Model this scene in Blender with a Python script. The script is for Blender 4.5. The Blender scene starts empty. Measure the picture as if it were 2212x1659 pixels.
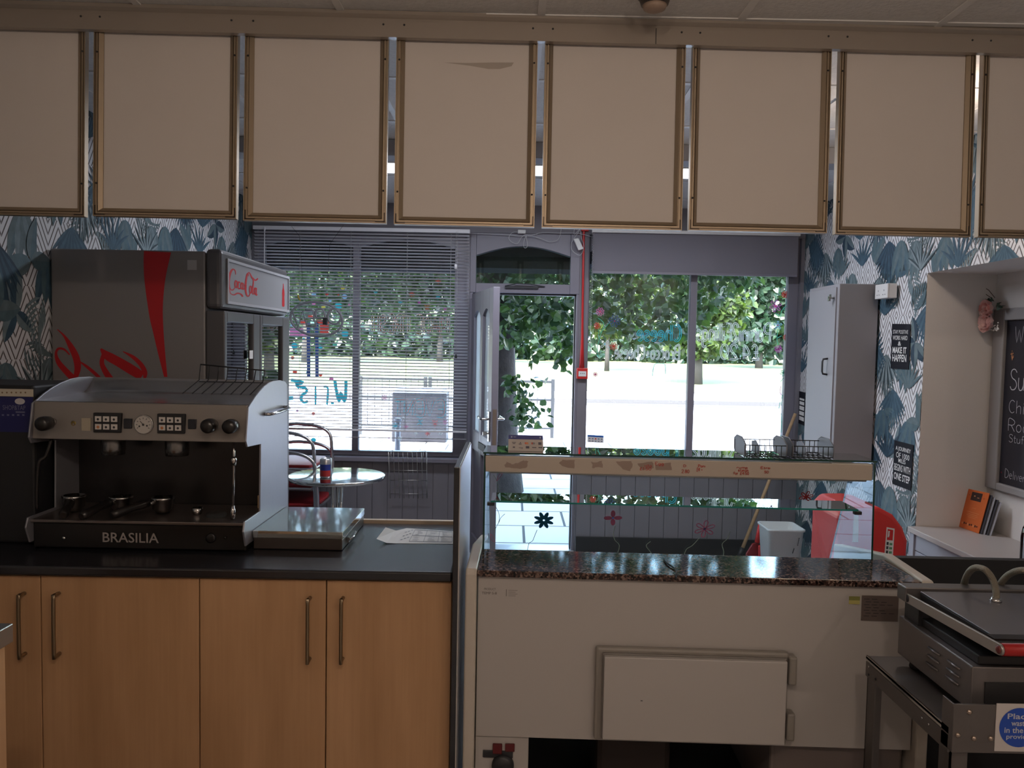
import bpy, bmesh, math, random
from mathutils import Vector, Matrix
PI = math.pi
SC = bpy.context.scene
COL = SC.collection
W, H, F = 2212.0, 1659.0, 1650.0
# ------------------------------------------------------------------ camera
CAMP = Vector((0, 0, 1.6))
PIT, ROL = math.radians(3.0), math.radians(1.08)
FW = Vector((0, math.cos(PIT), -math.sin(PIT)))
R0, U0 = Vector((1, 0, 0)), Vector((0, math.sin(PIT), math.cos(PIT)))
RT = R0 * math.cos(ROL) + U0 * math.sin(ROL)
UP = -R0 * math.sin(ROL) + U0 * math.cos(ROL)
cd = bpy.data.cameras.new('camera')
cam = bpy.data.objects.new('camera', cd)
COL.objects.link(cam)
cd.sensor_width = 36.0
cd.lens = 36.0 * F / W
cd.clip_start = 0.05
cd.clip_end = 400
cm = Matrix((RT, UP, -FW)).transposed().to_4x4()
cm.translation = CAMP
cam.matrix_world = cm
SC.camera = cam
# ------------------------------------------------------------------ view, world, sun, lamps
SC.view_settings.view_transform = 'Standard'
SC.view_settings.look = 'None'
SC.view_settings.gamma = 1.0
SC.view_settings.use_curve_mapping = False
SC.view_settings.exposure = 0.1
SC.cycles.use_denoising = True
SC.cycles.max_bounces = 9
SC.cycles.diffuse_bounces = 4
SC.cycles.glossy_bounces = 4
SC.cycles.transmission_bounces = 4
SC.cycles.transparent_max_bounces = 16
SC.cycles.sample_clamp_indirect = 3.0
SC.cycles.caustics_reflective = False
SC.cycles.caustics_refractive = False
wd = bpy.data.worlds.new('world')
SC.world = wd
wd.use_nodes = True
wn = wd.node_tree
bg = wn.nodes['Background']
sk = wn.nodes.new('ShaderNodeTexSky')
sk.sky_type = 'NISHITA'
sk.sun_disc = False
sk.sun_elevation = math.radians(52)
sk.sun_rotation = math.radians(202)
sk.dust_density = 3.0
sk.air_density = 1.2
wn.links.new(sk.outputs[0], bg.inputs[0])
bg.inputs[1].default_value = 3.0
sun = bpy.data.lights.new('sun', 'SUN')
sun.energy = 8.5
sun.angle = math.radians(1.0)
sun.color = (1, 0.95, 0.88)
so = bpy.data.objects.new('sun', sun)
COL.objects.link(so)
so.rotation_euler = (math.radians(31), 0, math.radians(-22))   # over the roof of the building, onto the green


def lamp_light(x, y, z, e):
    l = bpy.data.lights.new('ceiling_lamp_light', 'POINT')
    l.energy = e
    l.color = (1.0, 0.82, 0.68)
    l.shadow_soft_size = 0.045
    o = bpy.data.objects.new('ceiling_lamp_light', l)
    COL.objects.link(o)
    o.location = (x, y, z)
    return o


LAMP_E = 15.0
# ------------------------------------------------------------------ pixel helpers
I4 = Matrix.Identity(4)


def ray(px, py):
    return (FW * F + RT * (px - W / 2) - UP * (py - H / 2)).normalized()


def P(px, py, v=0.0, fr=None):
    """local coordinates, in frame fr, of the point of plane y=v seen at a pixel"""
    if fr is None:
        fr = I4
    inv = fr.inverted()
    o = inv @ CAMP
    d = inv.to_3x3() @ ray(px, py)
    t = (v - o.y) / d.y
    return o + d * t


def onX(px, py, X):
    d = ray(px, py)
    return CAMP + d * ((X - CAMP.x) / d.x)


def onZ(px, py, Z):
    d = ray(px, py)
    return CAMP + d * ((Z - CAMP.z) / d.z)


def frame(x, y, yaw, z=0.0, tilt=0.0):
    return Matrix.Translation((x, y, z)) @ Matrix.Rotation(math.radians(yaw), 4, 'Z') @ Matrix.Rotation(math.radians(tilt), 4, 'X')


# ------------------------------------------------------------------ materials
def S(r, g, b):
    def f(c):
        c /= 255.0
        return c / 12.92 if c <= 0.04045 else ((c + 0.055) / 1.055) ** 2.4
    return (f(r), f(g), f(b))


MATS = {}


def mat(name, c, rough=0.6, metal=0.0, spec=0.5, bump=0.0, bscale=60.0, var=0.0, vscale=3.0, coat=0.0, em=None, ems=0.0, stretch=None):
    if name in MATS:
        return MATS[name]
    m = bpy.data.materials.new(name)
    m.use_nodes = True
    nt = m.node_tree
    b = nt.nodes['Principled BSDF']
    b.inputs['Base Color'].default_value = (*c, 1)
    b.inputs['Roughness'].default_value = rough
    b.inputs['Metallic'].default_value = metal
    b.inputs['Specular IOR Level'].default_value = spec
    b.inputs['Coat Weight'].default_value = coat
    if em:
        b.inputs['Emission Color'].default_value = (*em, 1)
        b.inputs['Emission Strength'].default_value = ems
    if bump or var:
        tc = nt.nodes.new('ShaderNodeTexCoord')
        src = tc.outputs['Object']
        if stretch:
            mp = nt.nodes.new('ShaderNodeMapping')
            mp.inputs['Scale'].default_value = stretch
            nt.links.new(src, mp.inputs['Vector'])
            src = mp.outputs[0]
    if var:
        n = nt.nodes.new('ShaderNodeTexNoise')
        n.inputs['Scale'].default_value = vscale
        n.inputs['Detail'].default_value = 6
        nt.links.new(src, n.inputs['Vector'])
        mr = nt.nodes.new('ShaderNodeMapRange')
        mr.inputs[1].default_value = 0.25
        mr.inputs[2].default_value = 0.75
        mr.inputs[3].default_value = 1 - var
        mr.inputs[4].default_value = 1 + var * 0.5
        nt.links.new(n.outputs[0], mr.inputs[0])
        vm = nt.nodes.new('ShaderNodeVectorMath')
        vm.operation = 'SCALE'
        vm.inputs[0].default_value = c
        nt.links.new(mr.outputs[0], vm.inputs['Scale'])
        nt.links.new(vm.outputs[0], b.inputs['Base Color'])
    if bump:
        n2 = nt.nodes.new('ShaderNodeTexNoise')
        n2.inputs['Scale'].default_value = bscale
        n2.inputs['Detail'].default_value = 5
        nt.links.new(src, n2.inputs['Vector'])
        bp = nt.nodes.new('ShaderNodeBump')
        bp.inputs['Strength'].default_value = bump
        bp.inputs['Distance'].default_value = 0.01
        nt.links.new(n2.outputs[0], bp.inputs['Height'])
        nt.links.new(bp.outputs[0], b.inputs['Normal'])
    MATS[name] = m
    return m


def glassmat(name, tint=(0.97, 0.99, 0.98), ior=1.5, gr=0.0, haze=0.0, boost=1.0):
    if name in MATS:
        return MATS[name]
    m = bpy.data.materials.new(name)
    m.use_nodes = True
    nt = m.node_tree
    nt.nodes.remove(nt.nodes['Principled BSDF'])
    out = nt.nodes['Material Output']
    tr = nt.nodes.new('ShaderNodeBsdfTransparent')
    tr.inputs[0].default_value = (*tint, 1)
    gl = nt.nodes.new('ShaderNodeBsdfGlossy')
    gl.inputs['Roughness'].default_value = gr
    fr = nt.nodes.new('ShaderNodeFresnel')
    fr.inputs[0].default_value = ior
    mx = nt.nodes.new('ShaderNodeMixShader')
    mu = nt.nodes.new('ShaderNodeMath')
    mu.operation = 'MULTIPLY'
    mu.inputs[1].default_value = boost
    mu.use_clamp = True
    nt.links.new(fr.outputs[0], mu.inputs[0])
    nt.links.new(mu.outputs[0], mx.inputs[0])
    nt.links.new(tr.outputs[0], mx.inputs[1])
    nt.links.new(gl.outputs[0], mx.inputs[2])
    last = mx.outputs[0]
    if haze:
        df = nt.nodes.new('ShaderNodeBsdfTranslucent')
        df.inputs[0].default_value = (0.85, 0.9, 0.92, 1)
        m2 = nt.nodes.new('ShaderNodeMixShader')
        m2.inputs[0].default_value = haze
        nt.links.new(last, m2.inputs[1])
        nt.links.new(df.outputs[0], m2.inputs[2])
        last = m2.outputs[0]
    nt.links.new(last, out.inputs[0])
    MATS[name] = m
    return m


# ------------------------------------------------------------------ mesh builder
WM = {}


class MB:
    def __init__(self, xf=None):
        self.v, self.f, self.m, self.s = [], [], [], []
        self.layer = 0
        self.xf = xf

    def add(self, vs, fs, m=0, smooth=False):
        o = len(self.v)
        self.v.extend([Vector(p) for p in vs])
        for f in fs:
            self.f.append([i + o for i in f])
            self.m.append(m)
            self.s.append(smooth)
        return self

    def box(self, x0, x1, y0, y1, z0, z1, m=0, xf=None):
        if x0 > x1: x0, x1 = x1, x0
        if y0 > y1: y0, y1 = y1, y0
        if z0 > z1: z0, z1 = z1, z0
        vs = [Vector(p) for p in ((x0, y0, z0), (x1, y0, z0), (x1, y1, z0), (x0, y1, z0), (x0, y0, z1), (x1, y0, z1), (x1, y1, z1), (x0, y1, z1))]
        if xf is not None:
            vs = [xf @ p for p in vs]
        return self.add(vs, [(0, 3, 2, 1), (4, 5, 6, 7), (0, 1, 5, 4), (1, 2, 6, 5), (2, 3, 7, 6), (3, 0, 4, 7)], m)

    def prism(self, pts, vec, m=0, smooth=False):
        """pts: planar 3d loop; extruded by vec"""
        pts = [Vector(p) for p in pts]
        vec = Vector(vec)
        n = len(pts)
        nr = Vector((0, 0, 0))
        for i in range(n):
            nr += pts[i].cross(pts[(i + 1) % n])
        if nr.dot(vec) > 0:
            pts = pts[::-1]
        self.add(pts + [p + vec for p in pts], [list(range(n)), list(range(2 * n - 1, n - 1, -1))], m, False)
        o = len(self.v) - 2 * n
        for i in range(n):
            j = (i + 1) % n
            self.f.append([o + i, o + n + i, o + n + j, o + j])
            self.m.append(m)
            self.s.append(smooth)
        return self

    def poly(self, pts, m=0):
        return self.add(pts, [list(range(len(pts)))], m)

    def tube(self, path, r, n=8, m=0, closed=False, caps=True):
        path = [Vector(p) for p in path]
        k = len(path)
        rs = r if isinstance(r, (list, tuple)) else [r] * k
        vs = []
        up = None
        for i, p in enumerate(path):
            if closed:
                t = (path[(i + 1) % k] - path[i - 1])
            else:
                t = path[min(i + 1, k - 1)] - path[max(i - 1, 0)]
            t = t.normalized() if t.length > 1e-9 else Vector((0, 0, 1))
            if up is None:
                up = Vector((0, 0, 1)) if abs(t.z) < 0.9 else Vector((1, 0, 0))
            a = t.cross(up)
            if a.length < 1e-6:
                a = t.cross(Vector((0.3, 1, 0.2)))
            a.normalize()
            b = a.cross(t).normalized()
            up = b
            for j in range(n):
                an = 2 * PI * j / n
                vs.append(p + (a * math.cos(an) + b * math.sin(an)) * rs[i])
        fs = []
        seg = k if closed else k - 1
        for i in range(seg):
            for j in range(n):
                a0 = i * n + j
                a1 = i * n + (j + 1) % n
                b0 = ((i + 1) % k) * n + j
                b1 = ((i + 1) % k) * n + (j + 1) % n
                fs.append((a0, a1, b1, b0))
        self.add(vs, fs, m, True)
        if caps and not closed:
            o = len(self.v) - len(vs)
            self.f.append([o + j for j in range(n)][::-1]); self.m.append(m); self.s.append(False)
            self.f.append([o + (k - 1) * n + j for j in range(n)]); self.m.append(m); self.s.append(False)
        return self

    def cyl(self, a, b, r, n=16, m=0, r2=None):
        return self.tube([a, b], [r, r if r2 is None else r2], n, m)

    def lathe(self, prof, c=(0, 0, 0), n=24, m=0, axis='Z', smooth=True, sx=1.0, sy=1.0):
        c = Vector(c)
        vs = []
        for (r, z) in prof:
            for j in range(n):
                an = 2 * PI * j / n
                x, y = r * math.cos(an) * sx, r * math.sin(an) * sy
                if axis == 'Z': vs.append(c + Vector((x, y, z)))
                elif axis == 'Y': vs.append(c + Vector((x, -z, y)))     # profile z grows towards -Y
                else: vs.append(c + Vector((-z, -x, y)))               # profile z grows towards -X
        fs = []
        for i in range(len(prof) - 1):
            for j in range(n):
                fs.append((i * n + j, i * n + (j + 1) % n, (i + 1) * n + (j + 1) % n, (i + 1) * n + j))
        self.add(vs, fs, m, smooth)
        o = len(self.v) - len(vs)
        k = len(prof)
        if prof[0][0] > 1e-6:
            self.f.append([o + j for j in range(n)][::-1]); self.m.append(m); self.s.append(False)
        if prof[-1][0] > 1e-6:
            self.f.append([o + (k - 1) * n + j for j in range(n)]); self.m.append(m); self.s.append(False)
        return self

    def ball(self, c, r, n=12, m=0, sz=1.0):
        pr = [(r * math.sin(PI * i / 8) + (1e-5 if i in (0, 8) else 0), -r * sz * math.cos(PI * i / 8)) for i in range(9)]
        return self.lathe(pr, c, n, m)

    def build(self, name, mats, parent=None, bevel=0.0, seg=2, kind=None, label=None, cat=None, group=None, auto=True, sharp=35, recalc=False):
        if self.xf is not None:
            vs = [self.xf @ p for p in self.v]
        else:
            vs = self.v
        me = bpy.data.meshes.new(name)
        if parent is None:
            xs = [p.x for p in vs]; ys = [p.y for p in vs]; zs = [p.z for p in vs]
            org = Vector(((min(xs) + max(xs)) / 2, (min(ys) + max(ys)) / 2, min(zs)))
            M = Matrix.Translation(org)
        else:
            M = WM[parent.name]
        inv = M.inverted()
        me.from_pydata([inv @ p for p in vs], [], self.f)
        if not isinstance(mats, (list, tuple)):
            mats = [mats]
        for mm in mats:
            me.materials.append(mm)
        me.polygons.foreach_set('material_index', self.m)
        me.polygons.foreach_set('use_smooth', self.s)
        me.update()
        if recalc:
            bm = bmesh.new()
            bm.from_mesh(me)
            bmesh.ops.recalc_face_normals(bm, faces=bm.faces)
            bm.to_mesh(me)
            bm.free()
        o = bpy.data.objects.new(name, me)
        COL.objects.link(o)
        if parent is not None:
            o.parent = parent
        else:
            o.location = org
        WM[o.name] = M
        if bevel:
            bv = o.modifiers.new('bevel', 'BEVEL')
            bv.width = bevel
            bv.segments = seg
            bv.limit_method = 'ANGLE'
            bv.angle_limit = math.radians(40)
            bv.harden_normals = False
        tag(o, label, cat, group, kind)
        return o


def tag(o, label=None, cat=None, group=None, kind=None):
    if label: o['label'] = label
    if cat: o['category'] = cat
    if group: o['group'] = group
    if kind: o['kind'] = kind


def thing(name, label, cat, loc=(0, 0, 0), rz=0.0, group=None, kind=None):
    o = bpy.data.objects.new(name, None)
    o.empty_display_size = 0.05
    COL.objects.link(o)
    o.location = loc
    o.rotation_euler = (0, 0, math.radians(rz))
    WM[o.name] = Matrix.Translation(loc) @ Matrix.Rotation(math.radians(rz), 4, 'Z')
    tag(o, label, cat, group, kind)
    return o


def copy_tree(o, parent=None):
    c = o.copy()
    COL.objects.link(c)
    if parent is not None:
        c.parent = parent
    for ch in [x for x in COL.objects if x.parent is o]:
        copy_tree(ch, c)
    return c


# ------------------------------------------------------------------ marks: ribbons and lettering
def lifted(mb, mp, x, y, k=0):
    """strokes lie on one another like paint: each a hair above the last, on the viewer's side"""
    p = mp(x, y)
    n = (mp(x + .01, y) - p).cross(mp(x, y + .01) - p)
    if n.length < 1e-12:
        return p
    n.normalize()
    q = mb.xf @ p if mb.xf is not None else p
    nn = (mb.xf.to_3x3() @ n) if mb.xf is not None else n
    if nn.dot(CAMP - q) < 0:
        n = -n
    return p + n * (mb.layer * 2.2e-5 + k * 4e-6)


def ribbon(mb, pts, w, mp_, m=0, closed=False):
    """flat painted stroke along 2-d points; mp maps (a, b) to 3-d; w number or list"""
    n = len(pts)
    if n < 2:
        return
    mb.layer += 1
    mp = lambda a, b: lifted(mb, mp_, a, b, cur[0])
    cur = [0]
    ws = w if isinstance(w, (list, tuple)) else [w] * n
    L, Rr = [], []
    for i, (x, y) in enumerate(pts):
        cur[0] = i
        if closed:
            a, b = pts[i - 1], pts[(i + 1) % n]
        else:
            a, b = pts[max(i - 1, 0)], pts[min(i + 1, n - 1)]
        dx, dy = b[0] - a[0], b[1] - a[1]
        l = math.hypot(dx, dy) or 1e-9
        nx, ny = -dy / l * ws[i] / 2, dx / l * ws[i] / 2
        L.append(mp(x + nx, y + ny))
        Rr.append(mp(x - nx, y - ny))
    k = n if closed else n - 1
    mb.add(L + Rr, [(i, (i + 1) % n, n + (i + 1) % n, n + i) for i in range(k)], m)


def smooth_pts(pts, sub=4, closed=False):
    n = len(pts)
    if n < 3:
        return list(pts)
    out = []
    rng = range(n) if closed else range(n - 1)
    for i in rng:
        p0 = pts[(i - 1) % n] if (closed or i > 0) else pts[0]
        p1 = pts[i]
        p2 = pts[(i + 1) % n]
        p3 = pts[(i + 2) % n] if (closed or i + 2 < n) else pts[-1]
        for k in range(sub):
            t = k / sub
            out.append(tuple(0.5 * ((2 * p1[c]) + (-p0[c] + p2[c]) * t + (2 * p0[c] - 5 * p1[c] + 4 * p2[c] - p3[c]) * t * t + (-p0[c] + 3 * p1[c] - 3 * p2[c] + p3[c]) * t ** 3) for c in range(len(p1))))
    if not closed:
        out.append(tuple(pts[-1]))
    return out


def arcp(cx, cy, rx, ry, a0, a1, n=8):
    return [(cx + rx * math.cos(math.radians(a0 + (a1 - a0) * i / n)), cy + ry * math.sin(math.radians(a0 + (a1 - a0) * i / n))) for i in range(n + 1)]


_c = arcp
GL = {
 'A': (.7, [[(0, 0), (.35, 1), (.7, 0)], [(.12, .35), (.58, .35)]]),
 'B': (.6, [[(0, 0), (0, 1), (.3, 1), (.5, .88), (.5, .65), (.3, .53), (0, .53)], [(.3, .53), (.58, .4), (.58, .12), (.3, 0), (0, 0)]]),
 'C': (.65, [_c(.35, .5, .33, .5, 50, 310)]),
 'D': (.6, [[(0, 0), (0, 1), (.25, 1), (.55, .75), (.58, .4), (.4, .1), (.2, 0), (0, 0)]]),
 'E': (.55, [[(.5, 1), (0, 1), (0, 0), (.5, 0)], [(0, .52), (.4, .52)]]),
 'F': (.5, [[(.5, 1), (0, 1), (0, 0)], [(0, .52), (.4, .52)]]),
 'G': (.65, [_c(.35, .5, .33, .5, 50, 330) + [(.65, .45), (.4, .45)]]),
 'H': (.6, [[(0, 0), (0, 1)], [(.55, 0), (.55, 1)], [(0, .5), (.55, .5)]]),
 'I': (.15, [[(.07, 0), (.07, 1)]]),
 'J': (.5, [[(.4, 1), (.4, .2), (.3, 0), (.1, 0), (0, .15)]]),
 'K': (.6, [[(0, 0), (0, 1)], [(.55, 1), (0, .45)], [(.15, .6), (.55, 0)]]),
 'L': (.5, [[(0, 1), (0, 0), (.5, 0)]]),
 'M': (.75, [[(0, 0), (.08, 1), (.37, .3), (.66, 1), (.75, 0)]]),
 'N': (.6, [[(0, 0), (0, 1), (.55, 0), (.55, 1)]]),
 'O': (.7, [_c(.35, .5, .35, .5, 90, 450, 14)]),
 'P': (.6, [[(0, 0), (0, 1), (.35, 1), (.55, .85), (.55, .62), (.35, .47), (0, .47)]]),
 'Q': (.7, [_c(.35, .5, .35, .5, 90, 450, 14), [(.45, .2), (.7, 0)]]),
 'R': (.6, [[(0, 0), (0, 1), (.35, 1), (.55, .85), (.55, .65), (.35, .5), (0, .5)], [(.25, .5), (.58, 0)]]),
 'S': (.55, [[(.52, .85), (.35, 1), (.12, .97), (.02, .78), (.15, .57), (.42, .45), (.53, .22), (.38, .02), (.12, 0), (0, .15)]]),
 'T': (.6, [[(0, 1), (.6, 1)], [(.3, 1), (.3, 0)]]),
 'U': (.6, [[(0, 1), (0, .25), (.15, .02), (.4, .02), (.55, .25), (.55, 1)]]),
 'V': (.6, [[(0, 1), (.3, 0), (.6, 1)]]),
 'W': (.9, [[(0, 1), (.2, 0), (.45, .8), (.68, 0), (.9, 1)]]),
 'X': (.6, [[(0, 0), (.6, 1)], [(0, 1), (.6, 0)]]),
 'Y': (.6, [[(0, 1), (.3, .5), (.6, 1)], [(.3, .5), (.3, 0)]]),
 'Z': (.6, [[(0, 1), (.55, 1), (0, 0), (.6, 0)]]),
 'a': (.5, [_c(.22, .3, .22, .3, 60, 400, 10), [(.45, .6), (.45, .05), (.52, 0)]]),
 'b': (.5, [[(0, 1), (0, 0)], _c(.22, .3, .22, .3, 180, -180, 10)]),
 'c': (.42, [_c(.23, .3, .22, .3, 50, 310, 9)]),
 'd': (.5, [_c(.22, .3, .22, .3, 0, 360, 10), [(.45, 1), (.45, 0)]]),
 'e': (.46, [[(.03, .32), (.42, .36)] + _c(.23, .3, .21, .3, 20, 310, 10)]),
 'f': (.35, [[(.35, .95), (.2, 1), (.12, .85), (.12, 0)], [(0, .58), (.3, .58)]]),
 'g': (.5, [_c(.22, .3, .22, .3, 0, 360, 10), [(.45, .6), (.45, -.2), (.3, -.35), (.05, -.3)]]),
 'h': (.5, [[(0, 1), (0, 0)], [(0, .4), (.2, .6), (.38, .55), (.42, .35), (.42, 0)]]),
 'i': (.12, [[(.06, .6), (.06, 0)], [(.06, .78), (.06, .84)]]),
 'k': (.45, [[(0, 1), (0, 0)], [(.4, .6), (0, .25)], [(.12, .35), (.42, 0)]]),
 'l': (.12, [[(.06, 1), (.06, 0)]]),
 'm': (.75, [[(0, .6), (0, 0)], [(0, .4), (.18, .6), (.33, .5), (.35, 0)], [(.35, .4), (.52, .6), (.68, .5), (.7, 0)]]),
 'n': (.5, [[(0, .6), (0, 0)], [(0, .4), (.2, .6), (.38, .55), (.42, .35), (.42, 0)]]),
 'o': (.5, [_c(.23, .3, .22, .3, 90, 450, 12)]),
 'p': (.5, [[(0, .6), (0, -.35)], _c(.22, .3, .22, .3, 180, -180, 10)]),
 'r': (.35, [[(0, .6), (0, 0)], [(0, .35), (.15, .57), (.33, .58)]]),
 's': (.4, [[(.36, .5), (.22, .6), (.06, .52), (.08, .38), (.3, .25), (.34, .1), (.2, 0), (.02, .06)]]),
 't': (.35, [[(.13, .9), (.13, .1), (.25, 0), (.35, .06)], [(0, .6), (.3, .6)]]),
 'u': (.5, [[(0, .6), (0, .2), (.12, 0), (.3, .03), (.42, .25)], [(.42, .6), (.42, 0)]]),
 'v': (.42, [[(0, .6), (.2, 0), (.42, .6)]]),
 'w': (.6, [[(0, .6), (.15, 0), (.3, .5), (.45, 0), (.6, .6)]]),
 'y': (.45, [[(0, .6), (.2, .05)], [(.42, .6), (.1, -.35)]]),
 '0': (.55, [_c(.27, .5, .26, .5, 90, 450, 14)]),
 '1': (.25, [[(0, .8), (.18, 1), (.18, 0)]]),
 '2': (.55, [[(0, .75), (.1, .97), (.35, 1), (.5, .8), (.42, .55), (0, 0), (.55, 0)]]),
 '4': (.55, [[(.4, 0), (.4, 1), (0, .35), (.55, .35)]]),
 '5': (.5, [[(.45, 1), (.08, 1), (.03, .55), (.3, .6), (.48, .4), (.42, .1), (.2, 0), (0, .1)]]),
 '6': (.5, [[(.4, .97), (.15, .75), (.02, .35), (.12, .05), (.35, .02), (.48, .25), (.35, .5), (.08, .4)]]),
 '8': (.5, [_c(.25, .75, .2, .25, -90, 270, 10), _c(.25, .25, .24, .25, 90, 450, 10)]),
 '£': (.55, [[(.5, .85), (.35, 1), (.2, .9), (.17, .6), (.18, .2), (0, 0), (.5, 0)], [(.02, .48), (.38, .48)]]),
 '&': (.65, [[(.62, 0), (.15, .7), (.18, .95), (.35, .97), (.42, .78), (.08, .35), (.08, .08), (.3, 0), (.55, .3)]]),
 '.': (.1, [[(.04, 0), (.04, .07)]]),
 '-': (.4, [[(.03, .45), (.35, .45)]]),
 '+': (.45, [[(.0, .4), (.4, .4)], [(.2, .2), (.2, .6)]]),
 '?': (.5, [[(0, .8), (.2, 1), (.42, .85), (.35, .6), (.2, .45), (.2, .25)], [(.2, .05), (.2, 0)]]),
 ' ': (.35, []),
}


def hand(mb, s, x0, y0, x1, y1, wd_, mp, m=0, gap=0.14, outline=False, mirror=False, jit=0.0, rnd=None):
    """hand lettering fitted to the rectangle; y0 = base line, y1 = cap height"""
    tot = sum(GL[c][0] + gap for c in s) - gap
    sx, sy = (x1 - x0) / tot, (y1 - y0)
    x = 0.0
    for c in s:
        gw, st = GL[c]
        jy = (rnd.uniform(-jit, jit) if rnd else 0)
        for pl in st:
            q = []
            for (a, b) in pl:
                X = (x + a) * sx
                if mirror:
                    X = (x1 - x0) - X
                q.append((x0 + X, y0 + (b + jy) * sy))
            q = smooth_pts(q, 3) if len(q) > 3 else q
            if outline:
                n = len(q)
                for sg in (-1, 1):
                    off = []
                    for i in range(n):
                        a, b = q[max(i - 1, 0)], q[min(i + 1, n - 1)]
                        dx, dy = b[0] - a[0], b[1] - a[1]
                        l = math.hypot(dx, dy) or 1e-9
                        off.append((q[i][0] - dy / l * outline * sg, q[i][1] + dx / l * outline * sg))
                    ribbon(mb, off, wd_, mp, m)
            else:
                ribbon(mb, q, wd_, mp, m)
        x += gw + gap


_TC = {}


def put_text(mb, s, x0, y0, x1, y1, mp, m=0, mirror=False, bold=0.0, depth=0.0):
    """typeset lettering (built-in face) fitted to the rectangle, mapped by mp"""
    key = (s, bold)
    if key not in _TC:
        cu = bpy.data.curves.new('t', 'FONT')
        cu.body = s
        cu.resolution_u = 3
        cu.offset = bold
        to = bpy.data.objects.new('t', cu)
        COL.objects.link(to)
        dg = bpy.context.evaluated_depsgraph_get()
        me = bpy.data.meshes.new_from_object(to.evaluated_get(dg))
        vs = [(v.co.x, v.co.y) for v in me.vertices]
        fs = [list(p.vertices) for p in me.polygons]
        bpy.data.objects.remove(to)
        bpy.data.curves.remove(cu)
        bpy.data.meshes.remove(me)
        ax, bx = min(v[0] for v in vs), max(v[0] for v in vs)
        ay, by = min(v[1] for v in vs), max(v[1] for v in vs)
        _TC[key] = ([((a - ax) / (bx - ax), (b - ay) / (by - ay)) for a, b in vs], fs)
    vs, fs = _TC[key]
    pts = []
    for a, b in vs:
        if mirror:
            a = 1 - a
        pts.append(mp(x0 + a * (x1 - x0), y0 + b * (y1 - y0)))
    mb.add(pts, fs, m)


def quadmap(c00, c10, c11, c01, off=(0, 0, 0)):
    """bilinear map of the unit square on four corners (bottom-left, bottom-right, top-right, top-left)"""
    c00, c10, c11, c01, off = map(Vector, (c00, c10, c11, c01, off))

    def f(a, b):
        return c00 * (1 - a) * (1 - b) + c10 * a * (1 - b) + c11 * a * b + c01 * (1 - a) * b + off
    return f


def planemap(fr, v):
    return lambda a, b: fr @ Vector((a, v, b))


def flower(mb, cx, cy, r, n, w, mp, m=0, filled=False, rot=0.0, sq=1.0):
    for k in range(n):
        a = rot + 2 * PI * k / n
        ca, sa = math.cos(a), math.sin(a)
        pet = []
        for i in range(12):
            t = 2 * PI * i / 12
            u = r * 0.54 + r * 0.46 * math.cos(t)
            v = r * (0.21 if filled and n > 6 else 0.27 if filled else 0.23) * math.sin(t) * (0.95 if filled else 0.75 + 0.35 * math.cos(t))
            pet.append((cx + (u * ca - v * sa), cy + (u * sa + v * ca) * sq))
        if filled:
            mb.layer += 1
            mb.add([lifted(mb, mp, *p) for p in pet], [list(range(12))], m)
        else:
            ribbon(mb, pet, w, mp, m, closed=True)


def disc(mb, cx, cy, r, mp, m=0, n=14, sy=1.0):
    mb.layer += 1
    mb.add([lifted(mb, mp, cx + r * math.cos(2 * PI * i / n), cy + r * sy * math.sin(2 * PI * i / n)) for i in range(n)], [list(range(n))], m)


def rect2(mb, x0, x1, y0, y1, mp, m=0):
    mb.add([mp(x0, y0), mp(x1, y0), mp(x1, y1), mp(x0, y1)], [(0, 1, 2, 3)], m)
# ================================================================== materials in use
M_wall = mat('painted_wall_grey', (0.20, 0.19, 0.215), 0.6, var=0.06)
M_frame = mat('window_frame_paint', (0.20, 0.19, 0.23), 0.38, bump=0.05, bscale=30)
M_framed = mat('dark_frame_edge', (0.02, 0.02, 0.024), 0.5)
M_ceil = mat('ceiling_tile', (0.76, 0.74, 0.72), 0.9, bump=0.35, bscale=90, var=0.08, vscale=60)
M_grid = mat('ceiling_grid', (0.8,0.78,0.76), 0.5)
M_floor = mat('vinyl_floor', (0.42, 0.41, 0.41), 0.35, var=0.2, vscale=8)
M_cream = mat('cream_wall_paint', (0.72, 0.69, 0.66), 0.75, bump=0.08, bscale=120)
M_black = mat('black_laminate', (0.014, 0.014, 0.018), 0.26, spec=.8, bump=0.03, bscale=200)
M_blackm = mat('black_matt', (0.012, 0.012, 0.014), 0.6)
M_steel = mat('brushed_steel', (0.42, 0.41, 0.40), 0.32, 0.9, bump=0.04, bscale=300, stretch=(1, 40, 40))
M_steelp = mat('polished_steel', (0.6, 0.59, 0.58), 0.13, 1.0)
M_white = mat('white_enamel', (0.46, 0.43, 0.41), 0.4, bump=0.02, bscale=15)
M_plastic = mat('white_plastic', (0.7, 0.69, 0.68), 0.4)
M_paper = mat('white_paper', (0.75, 0.74, 0.72), 0.8)
M_ink = mat('dark_ink', (0.03, 0.03, 0.035), 0.7)
M_red = mat('red_plastic', (0.55, 0.02, 0.02), 0.35)
M_wood = mat('light_wood', (0.55, 0.36, 0.2), 0.5, var=0.15, vscale=6, stretch=(1, 1, 8))
G_win = glassmat('window_glass', (0.96, 0.98, 0.97))
G_case = glassmat('display_glass', (0.93, 0.97, 0.96), 1.42)
M_gedge = mat('glass_edge_green', (0.02, 0.22, 0.20), 0.15, em=None)
G_shelf = glassmat('shelf_glass', (0.86, 0.94, 0.92), 1.55)

XL, XR, YF, YB, ZC = -2.0, 2.21, 5.85, -2.4, 2.65
WT = 0.14

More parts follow.
